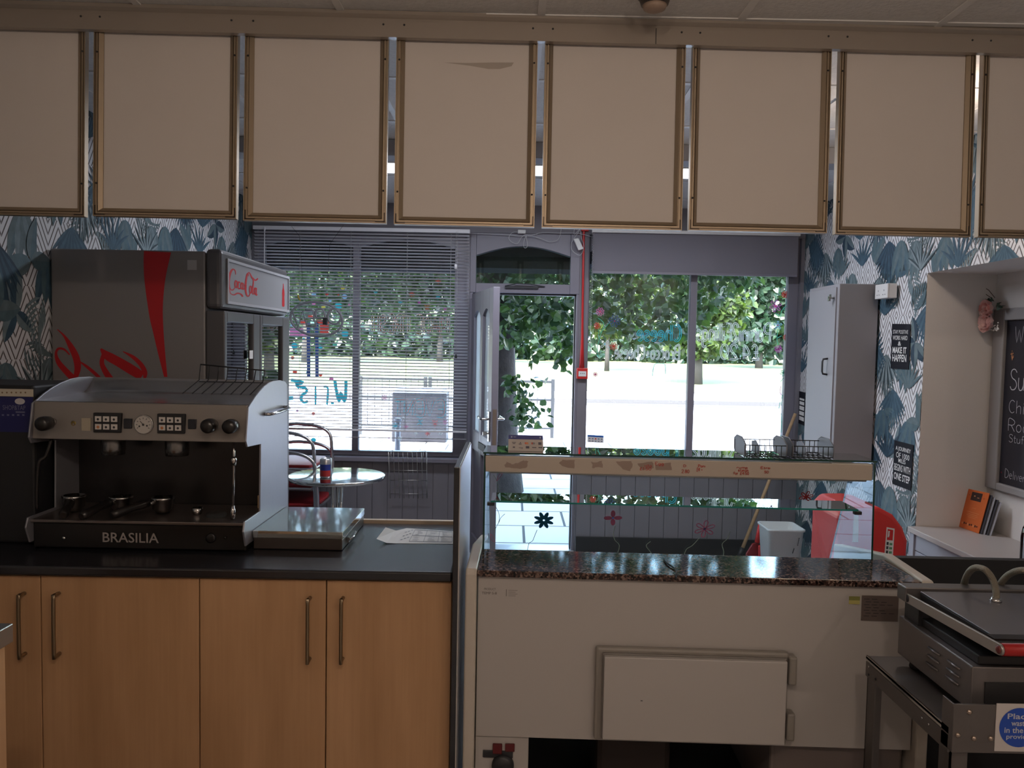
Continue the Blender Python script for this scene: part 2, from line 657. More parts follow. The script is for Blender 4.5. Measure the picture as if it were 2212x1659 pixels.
# ================================================================== openings of the street wall
pW = lambda px, py: P(px, py, YF)
w1x0, w1x1 = pW(556, 740).x, pW(1006, 740).x
dX0, dX1 = pW(1013, 740).x, pW(1249, 740).x
w2x0, w2x1 = pW(1268, 740).x, pW(1724, 740).x
ztop = 2.44
zsill = pW(800, 985).z
ztr = pW(1160, 634).z            # underside of the transom rail over the door
mb = MB()
for (x0, x1, z0, z1) in ((XL - WT, w1x0, 0, ZC), (w1x0, w1x1, 0, zsill), (w1x0, w1x1, ztop, ZC), (w1x1, dX0, 0, ZC), (dX0, dX1, ztop, ZC),
                         (dX1, w2x0, 0, ZC), (w2x0, w2x1, 0, zsill), (w2x0, w2x1, ztop, ZC), (w2x1, XR + WT, 0, ZC)):
    mb.box(x0, x1, YF, YF + WT, z0, z1)
mb.build('wall_front', M_wall, kind='structure')
# boarding below the two windows
for k, (x0, x1) in enumerate(((XL + 0.002, w1x1), (dX1 + 0.012, XR - 0.002))):
    mb = MB()
    n = int((x1 - x0) / 0.11)
    for i in range(n):
        a, b = x0 + (x1 - x0) * i / n, x0 + (x1 - x0) * (i + 1) / n
        mb.box(a + 0.0025, b - 0.0025, YF - 0.014, YF - 0.0005, 0.0, zsill - 0.035)
    mb.box(x0, x1, YF - 0.006, YF - 0.0004, 0.0, zsill - 0.035)
    mb.build('trim_%d' % (k + 1), M_wall, kind='structure')
MB().box(dX1 + 0.012, XR - 0.002, YF - 0.032, YF - 0.0145, 0, 0.125).build('baseboard_front', M_blackm, kind='structure', bevel=0.004)
for k, (x0, x1) in enumerate(((XL + 0.002, w1x1 + 0.01), (w2x0 - 0.0, w2x1 + 0.0))):
    MB().box(x0, x1, YF - 0.075, YF + 0.035, zsill - 0.034, zsill).build('trim_%d' % (k + 3), M_frame, kind='structure', bevel=0.006)


def arch_head(mb, x0, x1, z_top, z_end, z_mid, y0, y1):
    n = 14
    pts = [(x0, y0, z_top), (x0, y0, z_end)]
    for i in range(1, n):
        t = i / n
        pts.append((x0 + (x1 - x0) * t, y0, z_end + (z_mid - z_end) * math.sin(PI * t)))
    pts += [(x1, y0, z_end), (x1, y0, z_top)]
    mb.prism(pts, (0, y1 - y0, 0))


def window(name, x0, x1, mull, jl, jr, z0, z1, label=None):
    root = thing(name, None, None, ((x0 + x1) / 2, YF + 0.06, z0), kind='structure')
    ya, yb = YF + 0.035, YF + 0.095
    mb = MB()
    mb.box(x0, jl, ya, yb, z0, z1)
    mb.box(jr, x1, ya, yb, z0, z1)
    mb.box(jl, jr, ya, yb, z0, z0 + 0.035)
    mb.box(jl, jr, ya, yb, z1 - 0.04, z1)
    ma, mc = mull
    mb.box(ma, mc, ya - 0.004, yb, z0, z1)
    arch_head(mb, jl, ma, z1 - 0.03, z1 - 0.12, z1 - 0.055, ya + 0.01, yb - 0.01)
    arch_head(mb, mc, jr, z1 - 0.03, z1 - 0.12, z1 - 0.055, ya + 0.01, yb - 0.01)
    mb.build('window_frame', M_frame, root, bevel=0.003)
    mb = MB().box(jl, ma, YF + 0.062, YF + 0.066, z0 + 0.035, z1 - 0.04)
    mb.build('pane', G_win, root)
    mb = MB().box(mc, jr, YF + 0.062, YF + 0.066, z0 + 0.035, z1 - 0.04)
    mb.build('pane', G_win, root)
    return root


WIN1 = window('window_1', w1x0, w1x1, (P(763, 740, YF + .06).x, P(777, 740, YF + .06).x), w1x0 + 0.04, P(981, 740, YF + .06).x, zsill, ztop)
WIN2 = window('window_2', w2x0, w2x1, (P(1487, 740, YF + .06).x, P(1501, 740, YF + .06).x), w2x0 + 0.012, P(1696, 740, YF + .06).x, zsill, ztop)

# door frame with fanlight
zth = 0.02
fr = thing('window_3', None, None, ((dX0 + dX1) / 2, YF + 0.06, ztr), kind='structure')
zt2 = pW(1160, 545).z
fl, frr = pW(1028, 590).x, pW(1232, 590).x
gz0 = pW(1130, 613).z
mb = MB()
mb.box(dX0, fl, YF + 0.0, YF + 0.07, ztr, ztop)
mb.box(frr, dX1, YF + 0.0, YF + 0.07, ztr, ztop)
mb.box(fl, frr, YF + 0.0, YF + 0.07, ztr, gz0)
arch_head(mb, fl, frr, ztop, pW(1130, 553).z, pW(1130, 532).z, YF + 0.005, YF + 0.07)
mb.build('window_frame', M_frame, fr, bevel=0.004)
MB().box(fl, frr, YF + 0.035, YF + 0.039, gz0, ztop - 0.01).build('pane', glassmat('fanlight_glass', (0.75, 0.85, 0.78), 1.5, boost=1.2), fr)
a, b = pW(1091, 617), pW(1163, 619)
MB().box(a.x, b.x, YF - 0.02, YF, a.z - 0.022, a.z - 0.002).tube([(a.x, YF - 0.02, a.z - 0.004), ((a.x + b.x) / 2 - 0.04, YF - 0.03, a.z + 0.014), ((a.x + b.x) / 2 + 0.06, YF - 0.03, a.z + 0.012), (b.x + 0.05, YF - 0.012, a.z - 0.004)], 0.005, 6).build('catch', M_framed, fr, bevel=0.003)
# door lining (threshold, posts)
mb = MB()
pl = pW(1020, 740).x
pr = pW(1243, 740).x
mb.box(dX0, pl, YF, YF + 0.1, 0, ztr)
mb.box(pr, dX1, YF, YF + 0.1, 0, ztr)
mb.build('trim_5', M_frame, kind='structure', bevel=0.004)
MB().box(pr - 0.01, pr, YF + 0.03, YF + 0.1, 0, ztr).box(pl, pr, YF + 0.03, YF + 0.1, ztr - 0.012, ztr).build('trim_6', M_framed, kind='structure')
MB().box(dX0, dX1, YF - 0.02, YF + 0.14, -0.02, 0.012).build('trim_7', mat('threshold_metal', (0.5, 0.5, 0.52), 0.4, 0.7), kind='structure', bevel=0.003)

# the open door
L, th = 0.775, math.radians(13.5)
hinge = Vector((P(1017, 800, YF - 0.06).x, YF - 0.06, 0.015))
DM = Matrix.Translation(hinge) @ Matrix.Rotation(math.atan2(-math.cos(th), math.sin(th)), 4, 'Z')   # local x along the leaf, local -y faces the counter side
DOOR = thing('door_1', None, None, hinge, math.degrees(math.atan2(-math.cos(th), math.sin(th))), kind='structure')
WM[DOOR.name] = DM.copy()
HD = ztr - 0.03
mb = MB(DM)
y0, y1 = -0.0, 0.045
gz = (1.0 - 0.06, 1.80)
ga, gb, gc, gd = 0.10, 0.35, 0.43, 0.66
mb.box(0, ga, y0, y1, 0, HD).box(gd, L, y0, y1, 0, HD).box(gb, gc, y0, y1, 0, HD)
for (s, e) in ((ga, gb), (gc, gd)):
    mb.box(s, e, y0, y1, 0, 0.16)
    mb.box(s, e, y0, y1, 0.80, gz[0])
    mb.box(s, e, y0 + 0.014, y1 - 0.014, 0.16, 0.80)
    n = 10
    pts = [(s, y0, HD), (s, y0, gz[1] - 0.02)]
    for i in range(1, n):
        t = i / n
        pts.append((s + (e - s) * t, y0, gz[1] - 0.02 + 0.045 * math.sin(PI * t)))
    pts += [(e, y0, gz[1] - 0.02), (e, y0, HD)]
    mb.prism(pts, (0, y1 - y0, 0))
mb.build('door_leaf', M_frame, DOOR, bevel=0.003)
for (s, e) in ((ga, gb), (gc, gd)):
    MB(DM).box(s, e, 0.02, 0.024, gz[0], gz[1] + 0.03).build('pane', glassmat('door_glass', (0.9, 0.95, 0.97), 1.5, haze=0.5), DOOR)
for sgn, yy in ((-1, 0.0), (1, 0.045)):
    mb = MB(DM)
    mb.box(L - 0.075, L - 0.035, yy if sgn > 0 else yy - 0.008, yy + 0.008 if sgn > 0 else yy, 0.93, 1.13)
    q = yy + sgn * 0.05
    mb.tube([(L - 0.055, yy, 1.08), (L - 0.055, q, 1.08), (L - 0.075, q + sgn * 0.006, 1.08), (L - 0.17, q + sgn * 0.004, 1.085)], 0.009, 10)
    mb.build('door_handle', M_steelp, DOOR, bevel=0.001)
MB(DM).box(L - 0.002, L + 0.002, 0.01, 0.035, 0.9, 1.15).build('lock_plate', mat('lock_plate_steel', (0.3, 0.24, 0.2), 0.4, 0.8), DOOR)
MB(DM).box(gb + 0.02, gb + 0.26, -0.008, 0.0, 0.835, 0.885).build('letter_flap', M_blackm, DOOR, bevel=0.003)
MB(DM).tube([(L - 0.055, 0, 0.985), (L - 0.055, -0.02, 0.985)], 0.008, 8).box(L - 0.06, L - 0.05, -0.045, -0.018, 0.972, 0.998).build('key', M_steelp, DOOR)

# ================================================================== wallpaper
LEAFC = [(0.018, 0.045, 0.075), (0.035, 0.08, 0.12), (0.06, 0.12, 0.165), (0.085, 0.145, 0.17), (0.12, 0.17, 0.185), (0.17, 0.23, 0.25), (0.035, 0.06, 0.072), (0.24, 0.30, 0.32)]
LEAFM = [mat('wallpaper_leaf_%d' % i, c, 0.7, var=0.25, vscale=30) for i, c in enumerate(LEAFC)]


def wallpaper_base():
    m = bpy.data.materials.new('wallpaper_ground')
    m.use_nodes = True
    nt = m.node_tree
    b = nt.nodes['Principled BSDF']
    b.inputs['Roughness'].default_value = 0.7
    tc = nt.nodes.new('ShaderNodeTexCoord')
    sp = nt.nodes.new('ShaderNodeSeparateXYZ')
    nt.links.new(tc.outputs['Object'], sp.inputs[0])

    def mth(op, a, bb=None, c=None):
        n = nt.nodes.new('ShaderNodeMath')
        n.operation = op
        for i, x in enumerate((a, bb, c)):
            if x is None:
                continue
            if hasattr(x, 'is_linked'):
                nt.links.new(x, n.inputs[i])
            else:
                n.inputs[i].default_value = x
        return n.outputs[0]
    yy, zz = sp.outputs[1], sp.outputs[2]
    cell = 0.15
    u = mth('DIVIDE', yy, cell)
    tri = mth('PINGPONG', u, 0.5)                      # 0..0.5
    par = mth('MODULO', mth('FLOOR', mth('ADD', mth('DIVIDE', zz, 0.30), 100.0)), 2.0)
    sg = mth('SUBTRACT', 1.0, mth('MULTIPLY', par, 2.0))
    h = mth('ADD', zz, mth('MULTIPLY', mth('MULTIPLY', tri, 0.27), sg))
    fr_ = mth('FRACT', mth('ADD', mth('DIVIDE', h, 0.048), 50.0))
    ln = mth('LESS_THAN', fr_, 0.27)
    edge = mth('LESS_THAN', mth('ABSOLUTE', mth('SUBTRACT', tri, 0.25)), 0.245)
    ln = mth('MULTIPLY', ln, edge)
    mx = nt.nodes.new('ShaderNodeMix')
    mx.data_type = 'RGBA'
    mx.inputs[6].default_value = (0.74, 0.74, 0.76, 1)
    mx.inputs[7].default_value = (0.10, 0.085, 0.08, 1)
    nt.links.new(ln, mx.inputs[0])
    nt.links.new(mx.outputs[2], b.inputs['Base Color'])
    return m


M_wp = wallpaper_base()


def clip_poly(poly, x0, x1, y0, y1):
    def side(poly, ins, inter):
        out = []
        for i in range(len(poly)):
            a, b = poly[i - 1], poly[i]
            ia, ib = ins(a), ins(b)
            if ib:
                if not ia:
                    out.append(inter(a, b))
                out.append(b)
            elif ia:
                out.append(inter(a, b))
        return out

    def ix(v):
        return lambda a, b: (v, a[1] + (b[1] - a[1]) * (v - a[0]) / (b[0] - a[0]))

    def iy(v):
        return lambda a, b: (a[0] + (b[0] - a[0]) * (v - a[1]) / (b[1] - a[1]), v)
    for ins, it in ((lambda p: p[0] >= x0, ix(x0)), (lambda p: p[0] <= x1, ix(x1)), (lambda p: p[1] >= y0, iy(y0)), (lambda p: p[1] <= y1, iy(y1))):
        poly = side(poly, ins, it)
        if len(poly) < 3:
            return None
    return poly


def blade(cx, cy, ang, ln, wd_, bend=0.0, n=6):
    """two halves of a leaf blade from (cx,cy)"""
    L, R, C = [], [], []
    for i in range(n + 1):
        t = i / n
        a = ang + bend * t
        x = cx + ln * t * math.cos(a)
        y = cy + ln * t * math.sin(a)
        w = wd_ * math.sin(PI * min(1, t ** 0.8)) ** 0.8 * 0.5 if 0 < t < 1 else 0
        nx, ny = -math.sin(a) * w, math.cos(a) * w
        L.append((x + nx, y + ny)); R.append((x - nx, y - ny)); C.append((x, y))
    return [L + C[::-1][1:-1], R + C[::-1][1:-1]]


def make_tile(seed, TW, TH):
    rd = random.Random(seed)
    out = []     # (poly, colour, layer)
    lay = 0
    k = 0
    spots = []
    nx, ny = 6, 7
    for i in range(nx):
        for j in range(ny):
            spots.append(((i + 0.5 * (j % 2) + rd.uniform(-.2, .2)) * TW / nx, (j + rd.uniform(-.2, .2)) * TH / ny))
    rd.shuffle(spots)
    for (x, y) in spots:
        kind = k % 5
        k += 1
        lay += 1
        if kind == 0:      # fan palm hanging or rising
            base = rd.choice((-PI / 2, -PI / 2, PI / 2 + 0.4))
            nn = 13
            c0 = rd.choice((0, 1, 2, 6))
            for i in range(nn):
                a = base + (i - nn / 2 + 0.5) * 0.15
                for q, pl in enumerate(blade(x, y, a, 0.2 * (1 - 0.25 * abs(i - nn / 2) / nn * 2), 0.02, n=5)):
                    out.append((pl, (c0 + (i + q) % 2) % 8, lay))
        elif kind == 1:    # broad leaves cluster
            c0 = rd.choice((3, 4, 5, 2))
            for i in range(4):
                a = rd.uniform(0, 6.28) if i else PI / 2
                for q, pl in enumerate(blade(x, y, a, rd.uniform(.10, .15), rd.uniform(.045, .065), rd.uniform(-.4, .4), 8)):
                    out.append((pl, (c0 + q) % 8 if q else (c0 + 2) % 5, lay + i * 0.2))
        elif kind == 2:    # feather palm
            a0 = rd.uniform(0.3, 2.6) + rd.choice((0, PI))
            c0 = rd.choice((5, 4, 7, 3))
            for i in range(11):
                t = i / 11
                px_ = x + math.cos(a0 + t * .5) * t * 0.2
                py_ = y + math.sin(a0 + t * .5) * t * 0.2
                for sg in (-1, 1):
                    for pl in blade(px_, py_, a0 + t * .5 + sg * (1.0 - .4 * t), 0.09 * (1.1 - t), 0.011, -sg * .4, 4):
                        out.append((pl, c0, lay))
        elif kind == 3:    # hanging banana leaves
            c0 = rd.choice((1, 2, 3))
            for i in range(4):
                a = -PI / 2 + (i - 1.5) * 0.42
                for q, pl in enumerate(blade(x, y, a, rd.uniform(.13, .18), .05, (i - 1.5) * -.15, 8)):
                    out.append((pl, c0 + q + (1 if i % 2 else 0), lay + i * .2))
        else:              # spiky upright
            c0 = rd.choice((0, 6, 1, 3))
            for i in range(7):
                a = PI / 2 + (i - 3) * 0.3 + rd.uniform(-.05, .05)
                for q, pl in enumerate(blade(x, y, a, rd.uniform(.11, .17), .018, (i - 3) * .05, 5)):
                    out.append((pl, (c0 + q) % 8, lay))
    return out


TW, TH = 0.70, 1.05
TILE = make_tile(5, TW, TH)
WS = 1.35
TILE = [([(p[0] * WS, p[1] * WS) for p in pl], c, lay) for pl, c, lay in TILE]
TW, TH = TW * WS, TH * WS


def paper_wall(mb, X, sgn, rects, y_lo, y_hi):
    """wallpaper face on plane x=X; sgn = direction of the room"""
    for (a, b, c, d) in rects:
        vs = [(X, a, c), (X, b, c), (X, b, d), (X, a, d)]
        mb.add(vs, [(0, 1, 2, 3)] if sgn > 0 else [(3, 2, 1, 0)], 0)
    i0, i1 = int(math.floor(y_lo / TW)) - 1, int(math.ceil(y_hi / TW)) + 1
    for i in range(i0, i1):
        for j in range(-1, 4):
            oy, oz = i * TW, j * TH + (0.5 * TH if i % 2 else 0)
            for (pl, c, lay) in TILE:
                q = [(p[0] + oy, p[1] + oz) for p in pl]
                ax, bx = min(p[0] for p in q), max(p[0] for p in q)
                ay, by = min(p[1] for p in q), max(p[1] for p in q)
                for (a, b, cc, d) in rects:
                    if bx < a or ax > b or by < cc or ay > d:
                        continue
                    r = clip_poly(q, a, b, cc, d)
                    if r:
                        off = X + sgn * (0.0004 + 0.00009 * lay + 0.0000031 * (len(mb.f) % 29))
                        mb.add([(off, p[0], p[1]) for p in r], [list(range(len(r)))], 2 + c)


# alcove in the right wall
YA1 = onX(1991, 860, XR).y            # far jamb
YA0 = 2.6                             # near jamb, outside the picture
XA = P(2141, 860, YA1).x              # back of the alcove
ZA1 = onX(2003, 590, XR).z
ZA0 = onX(1973, 1134, XR).z
mb = MB()
paper_wall(mb, XR, -1, [(YA1, YF, 0, ZC), (YA0, YA1, ZA1, ZC), (1.2, YA0, 0, ZC)], 1.2, YF)
mb.box(XR + .0006, XR + WT, YA1, YF + WT, 0, ZC, 1)
mb.box(XR + .0006, XR + WT, YB - WT, YA0, 0, ZC, 1)
mb.box(XR + .0006, XR + WT, YA0, YA1, ZA1, ZC, 1)
mb.box(XA, XA + 0.1, YA0 - .1, YA1 + .1, 0, ZC, 1)
mb.box(XR + WT, XA, YA1, YA1 + .1, 0, ZC, 1)
mb.box(XR + WT, XA, YA0 - .1, YA0, 0, ZC, 1)
mb.box(XR + WT, XA, YA0, YA1, ZA1, ZA1 + .1, 1)
mb.f = mb.f; mb.build('wall_right', [M_wp, M_cream] + LEAFM, kind='structure')
mb = MB()
paper_wall(mb, XL, 1, [(1.2, YF, 0, ZC)], 1.2, YF)
mb.box(XL - WT, XL - 0.0005, YB - WT, YF + WT, 0, ZC, 1)
mb.build('wall_left', [M_wp, M_cream] + LEAFM, kind='structure')
MB().box(XL - WT, XA, YB - WT, YB, 0, ZC).build('wall_back', M_cream, kind='structure')
MB().box(XL - WT, XA + .1, YB - WT, YF + 0.15, -0.12, 0).build('floor', M_floor, kind='structure')
# ceiling: lay-in tiles on a T-bar grid
mb = MB()
mb.box(XL - WT, XA + .1, YB - WT, YF + WT, ZC, ZC + 0.08, 0)
XG = P(1170, 25, 0, Matrix.Identity(4)).x if False else onZ(1170, 25, ZC).x
XG2 = onZ(1598, 45, ZC).x
mod = XG2 - XG
x = XG - 4 * mod
while x < XR + 0.3:
    if x > XL:
        mb.box(x - 0.012, x + 0.012, YB, YF, ZC - 0.005, ZC - 0.0005, 1)
    x += mod
y = 3.10 - 9 * 0.6
while y < YF:
    mb.box(XL, XR, y - 0.012, y + 0.012, ZC - 0.0042, ZC - 0.0006, 1)
    y += 0.6
mb.build('ceiling', [M_ceil, M_grid], kind='structure')
MB().box(XL, XR, 4.02, 4.16, 2.565, ZC - 0.001).build('trim_8', mat('downstand_grey', (0.3, 0.29, 0.3), 0.7), kind='structure', bevel=0.004)

# ledge with boarded front under the alcove
lx = XR - 0.045
mb = MB().box(lx, XA - 0.001, YA0, YA1 - 0.002, ZA0 - 0.03, ZA0 + 0.0)
mb.build('trim_9', mat('ledge_paint', (0.42, 0.38, 0.36), 0.45), kind='structure', bevel=0.004)
mb = MB()
zz = ZA0 - 0.031
while zz > 0.02:
    mb.box(lx + 0.02, lx + 0.034, YA0, YA1 - 0.004, max(0, zz - 0.088), zz)
    zz -= 0.092
mb.box(lx + 0.034, XR - 0.001, YA0, YA1 - 0.004, 0, ZA0 - 0.031)
mb.box(lx + 0.01, XR - 0.001, YA1 - 0.05, YA1 - 0.003, 0, ZA0 - 0.031)
mb.build('trim_10', mat('ledge_board_paint', (0.36, 0.37, 0.42), 0.5), kind='structure', bevel=0.002)

# ================================================================== outside
def slab_mat():
    m = bpy.data.materials.new('paving_slabs')
    m.use_nodes = True
    nt = m.node_tree
    b = nt.nodes['Principled BSDF']
    b.inputs['Roughness'].default_value = 0.8
    tc = nt.nodes.new('ShaderNodeTexCoord')
    mp = nt.nodes.new('ShaderNodeMapping')
    mp.inputs['Rotation'].default_value = (0, 0, math.radians(0))
    nt.links.new(tc.outputs['Object'], mp.inputs[0])
    br = nt.nodes.new('ShaderNodeTexBrick')
    br.inputs['Scale'].default_value = 1.0
    br.inputs['Brick Width'].default_value = 0.75
    br.inputs['Row Height'].default_value = 0.6
    br.inputs['Mortar Size'].default_value = 0.012
    br.inputs['Color1'].default_value = (0.56, 0.55, 0.56, 1)
    br.inputs['Color2'].default_value = (0.62, 0.61, 0.61, 1)
    br.inputs['Mortar'].default_value = (0.05, 0.05, 0.05, 1)
    nt.links.new(mp.outputs[0], br.inputs[0])
    nt.links.new(br.outputs[0], b.inputs['Base Color'])
    return m


GZ = -0.03
KY = 13.6
MB().box(-30, 40, YF + WT, KY, GZ - 0.1, GZ).build('pavement', slab_mat(), kind='structure')
MB().box(-60, 80, KY, 23.0, GZ - 0.25, GZ - 0.11).build('road', mat('road_surface', (0.42, 0.42, 0.42), 0.85, var=0.1, vscale=4), kind='structure')
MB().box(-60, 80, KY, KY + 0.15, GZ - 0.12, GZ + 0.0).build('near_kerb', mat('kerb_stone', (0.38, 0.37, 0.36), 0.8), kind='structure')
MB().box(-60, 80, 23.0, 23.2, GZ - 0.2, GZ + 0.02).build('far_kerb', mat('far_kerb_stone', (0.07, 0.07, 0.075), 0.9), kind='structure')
MB().box(-60, 80, 23.2, 27.5, GZ - 0.2, GZ).build('far_pavement', mat('far_pavement_surface', (0.5, 0.49, 0.47), 0.85), kind='structure')
mb = MB()
mb.add([(-70, 27.5, GZ), (90, 27.5, GZ), (90, 75, 0.35), (-70, 75, 0.35)], [(0, 1, 2, 3)])
mb.build('grass_verge', mat('dry_mown_grass', (0.115, 0.135, 0.055), 0.9, var=0.35, vscale=1.5, bump=0.5, bscale=40), kind='structure')
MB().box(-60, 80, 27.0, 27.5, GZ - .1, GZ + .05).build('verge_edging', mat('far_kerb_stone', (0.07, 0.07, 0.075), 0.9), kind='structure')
MB().box(-60, 80, 22.3, 22.98, GZ - .12, GZ - .095).build('gutter', mat('gutter_dark', (0.05, 0.05, 0.055), 0.95), kind='structure')
# fascia / shutter boxes over the shopfront
zf1 = P(700, 577, 6.05).z
zf2 = P(1130, 581, 6.05).z
mb = MB().box(XL - 1, dX0, 6.02, 6.45, zf1, 3.4).box(w2x0 - .1, XR + 1.2, 6.02, 6.45, P(1500, 575, 6.05).z, 3.4).box(dX0, w2x0 - .1, 6.02, 6.45, zf2, 3.4)
mb.build('shop_fascia', mat('fascia_dark', (0.03, 0.031, 0.036), 1.0, spec=0.0), kind='structure')
MB().box(-9, XL - WT - .01, YF, 6.2, -0.05, 6).box(XA + .15, 9, YF, 6.2, -0.05, 6).box(-9, 9, YF, 6.2, 3.4, 6).build('building_front', mat('render_outside', (0.5, 0.47, 0.43), 0.8), kind='structure')


def leafmat(name, c, tr=0.35, var=0.5):
    m = bpy.data.materials.new(name)
    m.use_nodes = True
    nt = m.node_tree
    b = nt.nodes['Principled BSDF']
    b.inputs['Roughness'].default_value = 0.42
    out = nt.nodes['Material Output']
    ge = nt.nodes.new('ShaderNodeNewGeometry')
    cr = nt.nodes.new('ShaderNodeValToRGB')
    e = cr.color_ramp.elements
    e[0].color = (c[0] * 0.35, c[1] * 0.45, c[2] * 0.5, 1)
    e[1].color = (c[0] * 1.9, c[1] * 1.45, c[2] * 1.2, 1)
    nt.links.new(ge.outputs['Random Per Island'], cr.inputs[0])
    nt.links.new(cr.outputs[0], b.inputs['Base Color'])
    t = nt.nodes.new('ShaderNodeBsdfTranslucent')
    vm = nt.nodes.new('ShaderNodeVectorMath')
    vm.operation = 'MULTIPLY'
    vm.inputs[1].default_value = (1.5, 1.5, 0.5)
    nt.links.new(cr.outputs[0], vm.inputs[0])
    nt.links.new(vm.outputs[0], t.inputs[0])
    mx = nt.nodes.new('ShaderNodeMixShader')
    mx.inputs[0].default_value = tr
    nt.links.new(b.outputs[0], mx.inputs[1])
    nt.links.new(t.outputs[0], mx.inputs[2])
    nt.links.new(mx.outputs[0], out.inputs[0])
    return m


ML_near = leafmat('lime_leaf', (0.022, 0.062, 0.026))
ML_mid = leafmat('bright_leaf', (0.032, 0.068, 0.020))
ML_far = leafmat('hedge_leaf', (0.015, 0.045, 0.026), 0.25)
M_bark = mat('bark', (0.04, 0.033, 0.032), 0.9, bump=0.8, bscale=25, var=0.5, vscale=8)
M_barkl = mat('pale_bark', (0.035, 0.032, 0.03), 0.9, bump=0.5, bscale=20, var=0.3)


def leaf(mb, c, s, rd, droop=True):
    d = Vector((rd.gauss(0, 1), rd.gauss(0, 1), rd.gauss(-0.6 if droop else 0, 0.7)))
    d.normalize()
    sd = d.cross(Vector((rd.gauss(0, 1), rd.gauss(0, 1), rd.gauss(0, 1))))
    if sd.length < 1e-3:
        return
    sd.normalize()
    n = d.cross(sd)
    c = Vector(c)
    w = s * 0.45
    vs = [c, c + d * s * .3 + sd * w + n * s * .12, c + d * s * .7 + sd * w * .75 + n * s * .1, c + d * s * 1.08, c + d * s * .7 - sd * w * .75 + n * s * .1, c + d * s * .3 - sd * w + n * s * .12, c + d * s * 0.5]
    mb.add(vs, [(0, 6, 2, 1), (6, 3, 2), (0, 5, 4, 6), (6, 4, 3)])


def blob_foliage(mb, rd, blobs, dens, size):
    """blobs: (x,y,z,rx,ry,rz)"""
    for (x, y, z, rx, ry, rz) in blobs:
        n = int(dens * (rx * ry + ry * rz + rx * rz))
        for i in range(n):
            v = Vector((rd.gauss(0, 1), rd.gauss(0, 1), rd.gauss(0, 1)))
            v.normalize()
            r = rd.uniform(0.55, 1.0)
            leaf(mb, (x + v.x * rx * r, y + v.y * ry * r, z + v.z * rz * r), size * rd.uniform(.7, 1.25), rd)


# tree on the pavement right outside the door
rd = random.Random(11)
TY = 8.4
tx = P(1068, 900, TY).x
near_tree = thing('street_tree', 'big tree on the pavement outside the open door, its leaves hanging over the doorway', 'tree', (tx, TY, GZ))
pth = [(tx, TY, GZ), (tx, TY, 0.5), (tx - 0.03, TY, 1.1), (tx - 0.06, TY, 1.8), (tx - 0.05, TY + .1, 2.6), (tx + .05, TY + .1, 3.6), (tx + .1, TY, 5)]
mb = MB().tube(pth, [0.34, 0.27, 0.265, 0.26, 0.25, 0.22, 0.15], 16)
for (ax, ay, az, bx, by, bz) in ((0, 0, 2.6, 1.2, -.3, 3.2), (0, 0, 2.5, -1.6, .2, 3.3), (0, 0, 3.2, .6, -1, 4.2), (0, 0, 2.8, 2.6, .6, 3.0)):
    mb.tube([(tx + ax, TY + ay, az), (tx + (ax + bx) / 2, TY + (ay + by) / 2, (az + bz) / 2 + .12), (tx + bx, TY + by, bz)], [0.09, 0.05, 0.02], 8)
mb.build('trunk', M_bark, near_tree)
mb = MB()
# lower fringe laid out along the ragged lower edge seen through the shopfront: (px, py of the edge, depth)
fringe = [(560, 720, 9.5), (610, 700, 9), (660, 690, 9), (720, 665, 9), (780, 690, 9), (830, 640, 9), (870, 690, 9), (930, 650, 9), (980, 650, 9), (1040, 690, 8.5), (1090, 745, 8.0), (1120, 735, 7.8), (1150, 715, 7.8), (1180, 715, 7.9),
          (1210, 735, 8.0), (1235, 780, 8.0), (1270, 690, 8.6), (1300, 690, 8.8), (1340, 720, 8.8), (1380, 735, 8.8), (1420, 740, 8.8), (1450, 735, 8.8), (1480, 725, 8.8), (1520, 700, 8.8), (1560, 640, 8.8), (1600, 615, 8.8), (1640, 602, 8.8)]
for i in range(len(fringe) - 1):
    (xa, ya, da), (xb, yb, db) = fringe[i], fringe[i + 1]
    n = int(abs(xb - xa) * 6.8)
    for k in range(n):
        t = rd.random()
        px_ = xa + (xb - xa) * t
        edge = ya + (yb - ya) * t
        dd = da + (db - da) * t + rd.uniform(-.7, .9)
        py_ = edge - abs(rd.gauss(0, 1)) * 0 - (rd.random() ** 1.25) * (edge - 470)
        p = P(px_, py_, dd)
        leaf(mb, p, rd.uniform(.07, .12), rd)
for i in range(3600):      # crown above the picture, shading the shopfront
    a = rd.uniform(0, 2 * PI)
    r = 3.9 * math.sqrt(rd.random())
    leaf(mb, (tx + 0.6 + r * math.cos(a) * 1.15, TY + 0.3 + r * math.sin(a) * .62, rd.uniform(3.1, 5.4)), rd.uniform(.13, .22), rd)
# drooping sprigs seen in the doorway
for (sx, sy, ex, ey) in ((1130, 735, 1140, 770), (1170, 730, 1150, 785), (1225, 740, 1222, 800), (1215, 760, 1208, 790)):
    for k in range(9):
        t = k / 8
        leaf(mb, P(sx + (ex - sx) * t, sy + (ey - sy) * t, 7.9), .085, rd)
# epicormic shoots from the trunk
for k in range(150):
    t = rd.random()
    px_ = 1092 + 100 * t * rd.random() ** .6 + rd.gauss(0, 6)
    py_ = 812 + 110 * rd.random() - 0 * t
    if px_ < 1112 and py_ > 850:
        px_ += 25
    if py_ > 870 and px_ > 1165 and rd.random() < .5:
        px_ -= 40
    leaf(mb, P(px_, py_, TY - 0.45 + rd.uniform(-.15, .15)), rd.uniform(.06, .095), rd)
mb.build('foliage', ML_near, near_tree)

